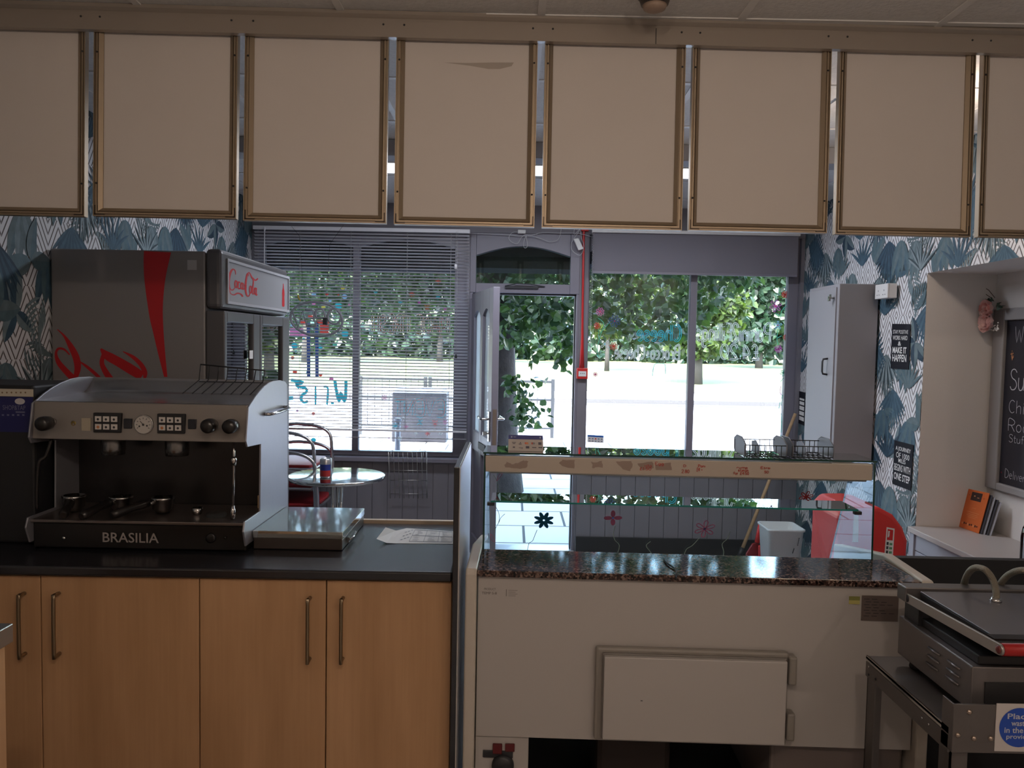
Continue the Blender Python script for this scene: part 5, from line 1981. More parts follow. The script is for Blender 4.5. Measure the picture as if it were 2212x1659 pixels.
# ================================================================== coffee machine
M_cm = mat('machine_steel', (.36, .35, .345), .3, .75, bump=.05, bscale=40)
M_cmd = mat('machine_dark_steel', (.045, .042, .042), .28, .8)
YM = 2.40
XM0, XM1 = P(69, 960, YM).x, P(531, 960, YM).x
cmr = thing('coffee_machine', 'two group espresso machine in dull steel on the black worktop', 'coffee machine', ((XM0 + XM1) / 2, 2.6, ZW))
crop2 = lambda x, y: onX(x / 3.456, 780 + y / 3.456, XM1)
ol = [crop2(*p) for p in ((1825, 600), (1835, 460), (1842, 345), (1890, 270), (1925, 225), (1960, 190), (2000, 160), (2035, 147), (2080, 142), (2118, 152), (2132, 175))]
yb_ = crop2(2140, 700).y
low = [crop2(*p) for p in ((1835, 642), (1935, 620), (1930, 1120), (1816, 1198), (1806, 1275))]
zb2 = .945
pl_ = [(p.y, p.z) for p in ol] + [(yb_, zb2), (low[4].y + .02, zb2), (low[4].y, low[4].z)] + [(low[3].y, low[3].z), (low[2].y, low[2].z), (low[1].y, low[1].z), (low[0].y, low[0].z)]
M_plate = mat('side_plate_steel', (.31, .31, .345), .38, .55, bump=.15, bscale=9)
pr_ = MB().prism([(XM1, a, b) for a, b in pl_], (.006, 0, 0)).build('side_plate', M_plate, cmr, bevel=.0015)
MB().prism([(XM0 - .006, a, b) for a, b in pl_], (.006, 0, 0)).build('side_plate', M_plate, cmr, bevel=.0015)
hz = P(531, 889, YM + .2)
zh = onX(590, 888, XM1).z
ya_, yb3 = onX(568, 888, XM1).y, onX(608, 884, XM1).y
MB().tube(smooth_pts([(XM1 + .004, ya_, zh), (XM1 + .03, ya_ + .015, zh), (XM1 + .032, yb3 - .02, zh + .004), (XM1 + .008, yb3, zh + .008)], 3), .006, 8).build('side_handle', M_steelp, cmr)
zc0_, zc1_ = P(300, 952, YM).z, P(300, 871, YM + .015).z
MB().prism([(XM0, a, b) for a, b in ((YM, zc0_), (YM + .015, zc1_), (2.74, zc1_), (2.74, zc0_))], (XM1 - XM0, 0, 0)).build('control_panel', mat('panel_steel', (.26, .235, .22), .42, .35), cmr, bevel=.003)
cv = smooth_pts([(YM + .02, zc1_ + .001), (2.50, zc1_ + .006), (2.62, zc1_ + .008), (2.70, zc1_ + .014), (2.745, 1.435), (2.76, 1.452)], 3)
vs, fs = [], []
for (a, b) in cv:
    vs += [(XM0, a, b), (XM1, a, b)]
for i in range(len(cv) - 1):
    fs.append((2 * i, 2 * i + 1, 2 * i + 3, 2 * i + 2))
m_ = MB().add(vs, fs, 0, True)
m_.add([(p[0], p[1] + .003, p[2] - .002) for p in vs], [f[::-1] for f in fs], 0, True)
m_.build('top_cover', mat('cover_steel', (.42, .40, .39), .22, .8, bump=.06, bscale=12), cmr)
MB().box(XM0, XM1, 2.66, 2.76, 1.0, zc0_ - .001).build('back_splash', M_cmd, cmr)
zb_t, zb_b = P(300, 1124, YM).z, P(300, 1186, YM).z
MB().box(XM0, XM1, YM, 2.76, zb_b, zb_t - .012).build('base', M_cmd, cmr, bevel=.004)
MB().box(XM0 - .004, XM1 - .001, YM - .012, 2.655, zb_t - .011, zb_t).build('drip_tray', mat('tray_steel', (.22, .19, .18), .3, .85), cmr, bevel=.003)
for (x, y) in ((XM0 + .05, YM + .05), (XM1 - .05, YM + .05), (XM0 + .05, 2.7), (XM1 - .05, 2.7)):
    MB().lathe([(.02, 0), (.024, .004), (.018, zb_b - ZW)], (x, y, ZW), 14).build('foot', M_blackm, cmr)
fp = lambda px, py, d=.0: P(px, py, YM + .0075 - d)
for (xa, ya, xb, yb, nm) in ((201, 893, 260, 934, 'keypad'), (339, 895, 398, 936, 'keypad')):
    a, b = fp(xa, yb, .012), fp(xb, ya, .012)
    kp = MB().box(a.x, b.x, YM - .004, YM + .012, a.z, b.z).build(nm, M_blackm, cmr, bevel=.002)
    for i in range(3):
        for j in range(2):
            u = a.x + (b.x - a.x) * (.2 + .29 * i)
            w = a.z + (b.z - a.z) * (.3 + .40 * j)
            bt = MB().box(u - .0095, u + .0095, YM - .0075, YM - .0042, w - .0085, w + .0085, 0)
            mpk = planemap(I4, YM - .0078)
            disc(bt, u, w - .001, .004 if not (i == 0 and j == 0) else .005, mpk, 1 if not (i == 0 and j == 0) else 2, 8)
            bt.build('button', [mat('button_white', (.62, .58, .55), .5), M_ink, mat('button_orange', (.5, .2, .08), .5)], kp, bevel=0)
for (xa, ya, xb, yb) in ((266, 905, 283, 926), (405, 906, 422, 927)):
    a, b = fp(xa, yb, .01), fp(xb, ya, .01)
    MB().box(a.x, b.x, YM - .001, YM + .012, a.z, b.z).build('rocker_switch', mat('switch_black', (.01, .012, .02), .3), cmr, bevel=.002)
g_ = fp(312, 917)
MB().lathe([(.031, 0), (.031, .010), (.028, .012), (.027, .009)], (g_.x, YM + .012, g_.z), 28, axis='Y').build('gauge_ring', M_steelp, cmr)
mb = MB()
mg = planemap(I4, YM - .0002)
disc(mb, g_.x, g_.z, .0275, mg, 0, 24)
mg = planemap(I4, YM - .0008)
for k in range(9):
    a = math.radians(-30 + 30 * k)
    ribbon(mb, [(g_.x + .018 * math.cos(a), g_.z + .018 * math.sin(a)), (g_.x + .023 * math.cos(a), g_.z + .023 * math.sin(a))], .0018, mg, 1)
ribbon(mb, [(g_.x, g_.z), (g_.x - .010, g_.z + .012)], .002, mg, 1)
disc(mb, g_.x, g_.z, .004, mg, 1, 8)
disc(mb, g_.x - .012, g_.z - .005, .003, mg, 1, 8)
disc(mb, g_.x + .012, g_.z - .003, .003, mg, 1, 8)
mb.build('gauge_dial', [mat('dial_cream', (.5, .47, .44), .5), M_ink], cmr)
bd_ = fp(159, 916)
MB().lathe([(.010, 0), (.010, .005), (.004, .007), (.001, .004)], (bd_.x, YM + .012, bd_.z), 16, axis='Y').build('brass_badge', mat('dull_brass', (.25, .18, .06), .4, .8), cmr)
a, b = fp(178, 930, .001), fp(197, 903, .001)
MB().box(a.x, b.x, YM + .002, YM + .008, a.z, b.z).build('sticker', mat('faded_sticker', (.4, .35, .27), .6), cmr)
M_knob = mat('knob_black', (.012, .010, .010), .3)
for (px, py) in ((112, 912), (462, 917), (508, 918)):
    c = P(px, py, YM)
    MB().lathe([(.009, -.01), (.009, .016), (.014, .018), (.021, .022), (.023, .040), (.022, .058), (.016, .066), (.001, .067)], (c.x, YM + .004, c.z), 20, axis='Y').build('steam_knob', M_knob, cmr)
    MB().lathe([(.012, -.01), (.012, .012), (.010, .015)], (c.x, YM + .003, c.z), 16, axis='Y').build('knob_stem', M_steelp, cmr)
for px in (245, 383):
    c = P(px, 1000, 2.54)
    MB().lathe([(.036, 0), (.038, .02), (.038, .05), (.03, .066)], (c.x, 2.54, zc0_ - .066), 24).build('group_head', mat('group_chrome', (.25, .24, .24), .25, .9), cmr)
c = P(503, 1115, YM + .03)
zt3 = zc0_
MB().tube([(c.x, YM + .04, zt3), (c.x + .0, YM + .04, zt3 - .05), (c.x + .0, YM + .03, c.z + .01)], .0042, 8).lathe([(.0075, -.01), (.0085, .015), (.005, .035)], (c.x, YM + .03, c.z), 12).lathe([(.008, 0), (.010, .02), (.006, .03)], (c.x, YM + .038, P(503, 1010, YM).z), 12).build('steam_wand', M_steelp, cmr)
c = P(85, 1000, YM + .02)
d_ = P(80, 1100, YM + .02)
MB().tube(smooth_pts([(c.x + .03, YM + .04, zt3), (c.x + .015, YM + .03, c.z + .02), (c.x - .002, YM + .02, c.z), (d_.x, YM + .02, d_.z + .05), (d_.x, YM + .02, d_.z)], 3), .0055, 8).build('steam_wand', M_cmd, cmr)
mt = planemap(I4, YM - .0045)
a, b = P(222, 1171, YM - .004), P(343, 1152, YM - .004)
mb = MB()
put_text(mb, 'BRASILIA', a.x, a.z, b.x, b.z, mt, bold=.01)
for j in range(len(mb.v)):
    pass
mb.build('brand_lettering', mat('letter_chrome', (.55, .5, .48), .3, .6), cmr)
for (px, py, r) in ((139, 1162, .006), (456, 1162, .016), (487, 1161, .004)):
    c = P(px, py, YM)
    MB().lathe([(r, -.003), (r, .004), (r * .7, .006), (.0005, .0062)], (c.x, YM, c.z), 14, axis='Y').build('base_knob', M_steelp if px < 200 else M_knob, cmr)

# portafilters and bits lying on the drip tray
zt4 = zb_t + .0005


def portafilter(px, py, ang, label, tilt=0.0):
    c = P(px, py, 2.50)
    root = thing('portafilter', label, 'portafilter', (c.x, 2.50, zt4), group='portafilters on the drip tray')
    X = Matrix.Translation((c.x, 2.50, zt4 + .002)) @ Matrix.Rotation(math.radians(ang), 4, 'Z') @ Matrix.Rotation(tilt, 4, 'X')
    WM[root.name] = Matrix.Translation((c.x, 2.50, zt4))
    MB(X).lathe([(.02, .0), (.027, .012), (.032, .016), (.034, .045), (.037, .047), (.037, .054), (.031, .054), (.028, .03), (.001, .026)], (0, 0, 0), 24).build('basket', M_steelp, root)
    MB(X).tube([(.03, 0, .038), (.055, 0, .04)], .008, 10).build('neck', M_steelp, root)
    MB(X).tube([(.05, 0, .04), (.07, 0, .04), (.11, 0, .035), (.16, 0, .026), (.175, 0, .023)], [.011, .014, .0125, .015, .010], 12).build('handle', M_knob, root)
    MB(X).tube([(0, -.01, .004), (0, -.03, -.0)], .007, 8).build('spout', M_steelp, root)


portafilter(160, 1085, -70, 'portafilter at the left end of the drip tray')
portafilter(262, 1085, -102, 'portafilter in the middle of the drip tray')
portafilter(352, 1083, -122, 'portafilter lying right of centre on the drip tray')
c = P(426, 1095, 2.50)
MB().lathe([(.013, 0), (.016, .006), (.018, .022), (.016, .022), (.012, .006), (.001, .005)], (c.x, 2.50, zt4), 18).build('blind_filter', M_steelp, label='small steel cup right of the portafilters on the drip tray', cat='cup')
c = P(466, 1112, 2.47)
MB().lathe([(.03, 0), (.032, .004), (.030, .012), (.012, .014), (.001, .014)], (c.x, 2.475, zt4), 28).build('glass_dish', glassmat('dish_glass', (.7, .68, .66), 1.5, haze=.25), label='small clear dish by the steam wand on the drip tray', cat='dish')
a, b = P(543, 1098, 2.60), P(557, 1067, 2.60)
MB().box(XM1 - .03, XM1 - .008, 2.60, 2.63, zt4, zt4 + .045).build('wooden_block', M_wood, label='small tan wooden block inside the right side of the coffee machine', cat='block', bevel=.002)

# wire basket on the machine
YBk = 2.70
bk = lambda x, y, d=0: P(x / 3.456, 480 + y / 3.456, YBk + d)
root = thing('wire_tray', 'small black wire tray standing on top of the coffee machine', 'tray', bk(1740, 1200))
mb = MB()
zt5, zl5 = bk(1740, 1085).z, 1.43
xl5, xr5 = bk(1498, 1070).x, bk(1980, 1110).x
z5 = lambda x: bk(1498, 1062).z + (bk(1980, 1108).z - bk(1498, 1062).z) * (x - xl5) / (xr5 - xl5)
mb.tube([(xl5, YBk, z5(xl5)), (xr5, YBk, z5(xr5))], .0028, 6)
mb.build('rim_wire', M_blackm, root)
mb = MB()
for i in range(8):
    x = xl5 + (xr5 - xl5) * i / 7
    mb.tube([(x, YBk, z5(x)), (x - .016, YBk + .025, zl5 + .02), (x - .012, YBk - .12, 1.412)], .0018, 5)
mb.tube([(xl5 - .014, YBk + .02, zl5 + .015), (xr5 - .014, YBk + .02, zl5 + .015)], .0018, 5)
mb.build('cross_wires', M_blackm, root)

# steel box on the counter
sb0, sb1 = P(547, 1147, 2.44), P(739, 1149, 2.44)
zt6 = (sb0.z + sb1.z) / 2
root = thing('steel_box', 'low flat stainless steel box with a side latch right of the coffee machine', 'box', ((sb0.x + sb1.x) / 2, 2.44, ZW))
MB().box(sb0.x, sb1.x, 2.443, 2.80, ZW + .002, zt6 - .024).build('box_body', mat('box_brown_steel', (.09, .075, .07), .35, .7), root, bevel=.002)
MB().box(sb0.x - .002, sb1.x + .002, 2.44, 2.803, zt6 - .0235, zt6).build('lid', mat('lid_steel', (.62, .64, .62), .07, .95, bump=.02, bscale=8), root, bevel=.0015)
MB().box(sb1.x + .002, sb1.x + .010, 2.50, 2.60, ZW + .012, ZW + .030).tube([(sb1.x + .010, 2.51, ZW + .02), (sb1.x + .018, 2.53, ZW + .024), (sb1.x + .018, 2.58, ZW + .03)], .003, 6).build('latch', M_steelp, root)

# menu sheet
zp = ZW + .0006
pp = [onZ(x, y, zp) for x, y in ((857, 1174), (979, 1175), (979, 1148), (878, 1141))]
tip0, tip1 = onZ(813, 1164, zp + .018), onZ(833, 1139, zp + .03)
root = thing('paper_sheet', 'printed white price sheet curling up at its left end on the worktop', 'paper', pp[0])
mid0, mid1 = pp[0].lerp(tip0, .5) - Vector((0, 0, .006)), pp[3].lerp(tip1, .5) - Vector((0, 0, .010))
mb = MB().add([pp[0], pp[1], pp[2], pp[3], mid0, mid1, tip0, tip1], [(0, 1, 2, 3), (4, 0, 3, 5), (6, 4, 5, 7)], 0)
mb.add([p + Vector((0, 0, .0004)) for p in (pp[0], pp[1], pp[2], pp[3])], [(0, 1, 2, 3)], 0)
mb.build('sheet', M_paper, root)
mb = MB()
qm = quadmap(*pp, off=(0, 0, .0009))
for i in range(4):
    ribbon(mb, [(.2 + i * .26, .12), (.2 + i * .26, .92)], .006, qm, 0)
for j in range(3):
    ribbon(mb, [(.2, .12 + j * .4), (.98, .12 + j * .4)], .03, qm, 0)
rr = random.Random(3)
for i in range(3):
    for j in range(2):
        for k in range(4):
            x_ = .23 + i * .26 + rr.uniform(0, .06)
            y_ = .2 + j * .4 + k * .075
            ribbon(mb, [(x_, y_), (x_ + rr.uniform(.06, .14), y_)], .02, qm, 1)
for k in range(9):
    ribbon(mb, [(.03 + .05 * (k % 3), .2 + k * .08), (.06 + .05 * (k % 3), .24 + k * .08)], .02, qm, 0)
mb.build('printing', [mat('print_blue_grey', (.12, .13, .18), .7), mat('print_pale', (.4, .4, .43), .7)], root)

# dark box at the left with stickers
xg1 = P(74, 900, 2.46).x
zg = P(40, 832, 2.46).z
root = thing('vending_box', 'tall black machine with a dark blue payment sticker at the left edge of the counter', 'machine', (xg1 - .17, 2.6, ZW))
MB().box(xg1 - .36, xg1, 2.46, 2.78, ZW + .001, zg).build('housing', M_blackm, root, bevel=.008)
ms = planemap(I4, 2.4594)
mb = MB()
q = lambda px, py: (lambda p: (p.x, p.z))(P(px, py, 2.4594))
(a, b), (c, d) = q(-40, 855), q(72, 841)
rect2(mb, a, c, b, d, ms, 0)
(a, b), (c, d) = q(-40, 932), q(71, 858)
rect2(mb, a, c, b, d, ms, 1)
ms = planemap(I4, 2.4590)
(a, b) = q(43, 867)
disc(mb, a, b, .0165, ms, 2, 20, .62)
(a, b), (c, d) = q(6, 885), q(55, 876)
put_text(mb, 'SHOP&TAP', a, b, c, d, ms, 3)
(a, b), (c, d) = q(34, 891.5), q(54, 889)
rect2(mb, a, c, b, d, ms, 3)
for k in range(5):
    (a, b), (c, d) = q(4 + k * 11, 898), q(9 + k * 11, 895)
    rect2(mb, a, c, b, d, ms, 3)
for k in range(6):
    (a, b) = q(5 + k * 10, 848)
    disc(mb, a, b, .003, ms, 4, 6)
mb.build('payment_sticker', [mat('sticker_cream', (.55, .5, .4), .6), mat('sticker_navy', (.012, .012, .09), .35), mat('sticker_badge', (.5, .48, .5), .6), mat('sticker_text_grey', (.16, .16, .24), .6), mat('sticker_dots', (.2, .12, .06), .6)], root)

# ================================================================== drinks fridge
YFr = 3.30
fxl, fxr = P(97, 700, YFr).x, P(443, 700, YFr).x
XFd = P(485, 620, YFr).x            # plane of the doors
yfar = onX(626, 620, XFd).y
ztf = P(300, 540, YFr).z
root = thing('drinks_fridge', 'tall two door cola fridge standing sideways against the papered left wall', 'fridge', ((fxl + XFd) / 2, (YFr + yfar) / 2, 0))
M_fs = mat('fridge_side', (.24, .225, .225), .35)
M_fg = mat('fridge_grey', (.095, .092, .098), .35, bump=.05, bscale=50)
MB().box(max(fxl, XL + .01), fxr, YFr, yfar, .06, ztf).build('cabinet', M_fs, root, bevel=.006)
MB().box(max(fxl, XL + .01) + .02, fxr - .02, YFr + .03, yfar - .03, 0, .058).build('plinth', M_blackm, root)
zh1 = onX(500, 669, XFd).z
MB().box(fxr + .002, XFd - .012, YFr - .004, yfar + .004, zh1, ztf + .012).build('header_box', M_fg, root, bevel=.02, seg=3)
mh = lambda a, b: Vector((XFd - .008, a, b))
lb = [onX(492, 568, XFd - .01), onX(622, 600, XFd - .01), onX(621, 666, XFd - .01), onX(491, 655, XFd - .01)]
hy0, hy1 = lb[0].y, lb[1].y
hz0, hz1 = (lb[2].z + lb[3].z) / 2, (lb[0].z + lb[1].z) / 2
MB().box(XFd - .0118, XFd - .0105, hy0, hy1, hz0, hz1).build('light_panel', mat('light_panel_grey', (.30, .30, .315), .4), root)
mb = MB()
for (a, b, c, d) in ((hy0 - .012, hy1 + .012, hz0 - .012, hz0), (hy0 - .012, hy1 + .012, hz1, hz1 + .012), (hy0 - .012, hy0, hz0, hz1), (hy1, hy1 + .012, hz0, hz1)):
    mb.box(XFd - .0118, XFd - .004, a, b, c, d)
mb.build('panel_trim', mat('trim_light', (.45, .45, .48), .3), root, bevel=.001)
# script logo
mb = MB()
L0 = onX(494, 600, XFd - .01)
L1 = onX(556, 650, XFd - .01)
lx0, lx1 = L0.y, onX(557, 620, XFd - .01).y
lz0, lz1 = hz0 + .028, hz1 - .025
mlogo = lambda a, b: Vector((XFd - .0098, lx0 + (lx1 - lx0) * a, lz0 + (lz1 - lz0) * b))


def sw(pts, w0, w1=None, w2=None):
    pts = smooth_pts(pts, 4)
    n = len(pts)
    w1 = w0 if w1 is None else w1

    w2 = w0 if w2 is None else w2
    ws = [(w0 + (w1 - w0) * (2 * i / (n - 1))) if i < n / 2 else (w1 + (w2 - w1) * (2 * i / (n - 1) - 1)) for i in range(n)]
    ribbon(mb, pts, [w * 1.5 for w in ws], mlogo)


sw([(.22, .80), (.20, .95), (.12, .97), (.04, .78), (.0, .5), (.03, .25), (.12, .2), (.2, .32)], .012, .05, .015)
sw([(.02, .3), (.05, .08), (.16, .03), (.28, .12), (.4, .1), (.45, .02)], .01, .03, .045)
sw(arcp(.235, .45, .04, .13, 80, 440, 12), .03)
sw([(.36, .53), (.32, .56), (.295, .42), (.31, .3), (.37, .33)], .03)
sw(arcp(.425, .43, .035, .12, 60, 420, 12), .028)
sw([(.465, .56), (.46, .36), (.475, .3), (.50, .36)], .03, .03, .012)
sw([(.50, .47), (.53, .48)], .04)
sw([(.66, .86), (.64, .97), (.6, .9), (.56, .6), (.55, .3), (.6, .1), (.67, .1), (.72, .25)], .012, .05, .015)
sw([(.6, .92), (.68, 1.02), (.8, .82), (.92, .78), (1.0, .88)], .012, .04, .03)
sw(arcp(.73, .36, .038, .14, 80, 440, 12), .028)
sw([(.81, .75), (.835, .85), (.825, .6), (.80, .3), (.815, .18), (.85, .25)], .02, .03, .012)
sw(arcp(.90, .33, .035, .13, 60, 420, 12), .028)
sw([(.94, .48), (.935, .25), (.95, .17), (.985, .24)], .03, .03, .01)
M_cola = mat('logo_red', (.50, .015, .02), .4)
mb.build('script_logo', M_cola, root)
mb = MB()
# bottle silhouette at the far end
by_ = onX(612, 630, XFd - .01).y
mbz = hz0 + .015
hh = (hz1 - hz0) * .72
pr2 = [(.30, 0), (.5, .05), (.5, .25), (.38, .42), (.5, .55), (.42, .7), (.17, .82), (.15, 1.0)]
w_ = .045
mb.add([Vector((XFd - .0098, by_ - a * w_, mbz + b * hh)) for a, b in pr2] + [Vector((XFd - .0098, by_ + a * w_, mbz + b * hh)) for a, b in pr2[::-1]], [list(range(16))], 0)
M_cola = mat('logo_red', (.50, .015, .02), .4)
mb.build('bottle_print', M_cola, root)
# doors
zd1 = zh1 - .008
ysp = onX(562, 760, XFd).y
for k, (a, b) in enumerate(((YFr + .002, ysp - .003), (ysp + .003, yfar - .002))):
    d = thing if False else None
    wa = onX(491, 760, XFd).y if k == 0 else onX(567, 760, XFd).y
    wb = onX(548, 760, XFd).y if k == 0 else onX(611, 760, XFd).y
    wz1 = onX(520, 698, XFd).z
    mb = MB()
    x0_, x1_ = fxr + .004, XFd
    mb.box(x0_, x1_, a, wa, .09, zd1).box(x0_, x1_, wb, b, .09, zd1).box(x0_, x1_, wa, wb, wz1, zd1).box(x0_, x1_, wa, wb, .09, .30)
    dr = mb.build('door', M_fg, root, bevel=.005)
    MB().box(x1_ - .02, x1_ - .014, wa, wb, .30, wz1).build('door_glass', glassmat('fridge_glass', (.75, .8, .8), 1.6, boost=2.2), dr)
    MB().box(x0_ - .002, x0_ + .004, wa, wb, .30, wz1).build('inner_liner', mat('liner_grey', (.28, .3, .3), .5), dr)
    if k == 0:
        lbp = onX(543, 765, XFd)
        MB().box(XFd - .001, XFd + .001, onX(539, 765, XFd).y, onX(546, 765, XFd).y, onX(542, 775, XFd).z, onX(542, 757, XFd).z).build('price_label', M_paper, dr)
# red artwork on the side
mb = MB()
cs = lambda x, y: (lambda p: (p.x, p.z))(P(x / 3.456, 480 + y / 3.456, YFr - .0008))
msd = planemap(I4, YFr - .0008)


def spoly(pts):
    mb.add([msd(*cs(*p)) for p in pts], [list(range(len(pts)))], 0)


def stroke(pts, ws):
    n = len(pts)
    pw = smooth_pts([(p[0], p[1], w) for p, w in zip(pts, ws)], 5)
    ribbon(mb, [cs(p[0], p[1]) for p in pw], [p[2] / 3.456 * YFr / F for p in pw], msd)


lp = smooth_pts([(1075, 215), (1072, 300), (1080, 450), (1115, 700), (1145, 830), (1180, 980), (1225, 1155)], 4)
rp = smooth_pts([(1250, 1155), (1235, 1000), (1220, 800), (1216, 620), (1235, 420), (1277, 225)], 4)
n_ = min(len(lp), len(rp))
rp2 = rp[::-1]
for i in range(24):
    def at_(l, t):
        k = t * (len(l) - 1)
        j = min(int(k), len(l) - 2)
        f_ = k - j
        return (l[j][0] * (1 - f_) + l[j + 1][0] * f_, l[j][1] * (1 - f_) + l[j + 1][1] * f_)
    spoly([at_(lp, i / 24), at_(lp, (i + 1) / 24), at_(rp2, (i + 1) / 24), at_(rp2, i / 24)])
stroke([(428, 800), (480, 850), (530, 930), (568, 1010), (580, 1090), (560, 1170)], [6, 18, 42, 52, 48, 30])
stroke([(520, 990), (480, 950), (435, 945), (418, 985), (440, 1050), (500, 1120), (560, 1180)], [10, 16, 18, 20, 38, 46, 50])
stroke([(595, 1040), (650, 1080), (720, 1140), (790, 1215)], [8, 22, 26, 26])
stroke([(752, 945), (800, 995), (880, 1040), (980, 1100), (1060, 1150)], [14, 62, 70, 74, 66])
stroke([(918, 965), (990, 1005), (1050, 1060), (1082, 1120), (1080, 1165)], [6, 26, 34, 36, 20])
stroke([(775, 985), (760, 1050), (790, 1120), (840, 1190), (880, 1250)], [30, 34, 44, 46, 40])
mb.build('side_artwork', M_cola, root)
a, b = P(405, 583, YFr), P(425, 562, YFr)
MB().box(a.x, b.x, YFr - .0015, YFr - .0003, a.z, b.z).build('rating_sticker', mat('sticker_pale', (.45, .44, .46), .5), root)

# ================================================================== display counter
FRD = frame(P(1030, 1300, 2.265).x, 2.265, -1.6)
D = lambda px, py, v=0: P(px, py, v, FRD)
ur = D(1990, 1262, 0).x
ZG = .92
root = dc = thing('display_counter', 'glass topped serve over display counter with cream body and granite ledge', 'display counter', FRD @ Vector((ur / 2, .3, 0)), -1.6)
zbb = D(1300, 1599, .012).z
VB = .64                                            # depth of the customer side
MB(FRD).box(.002, ur - .002, .012, .05, zbb, ZG - .021).build('rear_panel', M_white, root, bevel=.002)
MB(FRD).box(.002, ur - .002, VB - .03, VB + .02, .16, .80).build('front_panel', M_white, root, bevel=.002)
MB(FRD).box(.03, ur - .03, .05, VB - .03, .5, .74).build('cold_well', mat('well_dark', (.12, .12, .12), .5), root)


def granite():
    m = bpy.data.materials.new('granite')
    m.use_nodes = True
    nt = m.node_tree
    b = nt.nodes['Principled BSDF']
    b.inputs['Roughness'].default_value = .07
    b.inputs['Specular IOR Level'].default_value = .45
    tc = nt.nodes.new('ShaderNodeTexCoord')
    v = nt.nodes.new('ShaderNodeTexVoronoi')
    v.inputs['Scale'].default_value = 170
    n = nt.nodes.new('ShaderNodeTexNoise')
    n.inputs['Scale'].default_value = 60
    n.inputs['Detail'].default_value = 4
    nt.links.new(tc.outputs['Object'], v.inputs['Vector'])
    nt.links.new(tc.outputs['Object'], n.inputs['Vector'])
    mx = nt.nodes.new('ShaderNodeMix')
    mx.data_type = 'RGBA'
    mx.inputs[0].default_value = .5
    nt.links.new(v.outputs['Color'], mx.inputs[6])
    nt.links.new(n.outputs['Color'], mx.inputs[7])
    bw = nt.nodes.new('ShaderNodeRGBToBW')
    nt.links.new(mx.outputs[2], bw.inputs[0])
    cr = nt.nodes.new('ShaderNodeValToRGB')
    e = cr.color_ramp.elements
    e[0].position = .38
    e[0].color = (.008, .006, .006, 1)
    e[1].position = .66
    e[1].color = (.22, .15, .12, 1)
    x = e.new(.52)
    x.color = (.055, .028, .024, 1)
    nt.links.new(bw.outputs[0], cr.inputs[0])
    nt.links.new(cr.outputs[0], b.inputs['Base Color'])
    return m


VG = .235
MB(FRD).box(0.0, ur, -.004, VG, ZG - .020, ZG).build('granite_ledge', granite(), root, bevel=.002)
for (a, b) in ((-.035, -.001), (ur + .001, ur + .036)):
    mb = MB(FRD)
    mb.prism([(a, -.012, 0.06), (a, -.012, ZG - .012), (a, .0, ZG + .004), (a, VG + .02, ZG + .012), (a, VB + .02, .86), (a, VB + .02, .06)], (b - a, 0, 0))
    mb.build('side_cheek', mat('cheek_cream', (.58, .52, .45), .35), root, bevel=.006, seg=3)
# glazing
ZT = 1.235
VT0, VT1 = .255, .42
ul, urr = D(1046, 985, VT0).x, D(1891, 1002, VT0).x
VBt = .60
MG = [G_case, M_gedge]


def pane(mb, c0, c1, c2, c3, t):
    """quad pane with glass faces and tinted edges; t thickness vector"""
    q = [Vector(x) for x in (c0, c1, c2, c3)]
    t = Vector(t)
    vs = q + [p + t for p in q]
    mb.add(vs, [(0, 1, 2, 3), (7, 6, 5, 4)], 0)
    o = len(mb.v) - 8
    for i in range(4):
        j = (i + 1) % 4
        mb.f.append([o + i, o + 4 + i, o + 4 + j, o + j]); mb.m.append(1); mb.s.append(False)


mb = MB(FRD)
pane(mb, (ul - .003, VT0 - .006, ZT), (urr + .003, VT0 - .006, ZT), (urr + .003, VT1, ZT), (ul - .003, VT1, ZT), (0, 0, .006))
mb.build('top_glass', [G_case, mat('glass_edge_dark', (.01, .05, .04), .1)], root)
mb = MB(FRD)
pane(mb, (ul, VBt, .80), (urr, VBt, .80), (urr, VT1 - .004, ZT - .002), (ul, VT1 - .004, ZT - .002), (0, .006, .002))
FG = mb.build('front_glass', MG, root)
for u in (ul, urr - .006):
    mb = MB(FRD)
    n0 = VG + .004
    pane(mb, (u, n0, .80), (u, VBt - .002, .80), (u, VT1 - .008, ZT - .002), (u, VT0 - .002, ZT - .002), (.006, 0, 0))
    mb.build('side_glass', [glassmat('end_glass', (.90, .95, .94), 1.3, boost=.3), mat('glass_edge_dark', (.01, .05, .04), .1)], root)
# light canopy band with worn paint and red pen prices
zc_t, zc_b = D(1400, 1002, VT0).z, D(1400, 1030, VT0).z
zc_t = ZT - .006
zc_b = D(1450, 1028, VT0).z
cb = MB(FRD).box(ul + .004, urr - .009, VT0 - .004, VT0 + .03, zc_b, zc_t).build('light_canopy', mat('canopy_cream', (.52, .45, .38), .4), root, bevel=.003)
MB(FRD).tube([(ul + .02, VT0 + .02, zc_b - .002), (urr - .02, VT0 + .02, zc_b - .002)], .006, 10).build('light_tube', M_plastic, root)
cbp = lambda x, y: (lambda p: (p.x, p.z))(P(1020 + x / 5.03, 940 + y / 5.03, VT0 - .0048, FRD))
cbq = lambda x, y: (lambda p: (p.x, p.z))(P(1440 + x / 4.254, 940 + y / 4.254, VT0 - .0048, FRD))
mcb = planemap(FRD, VT0 - .0048)
mb = MB()
rr = random.Random(5)
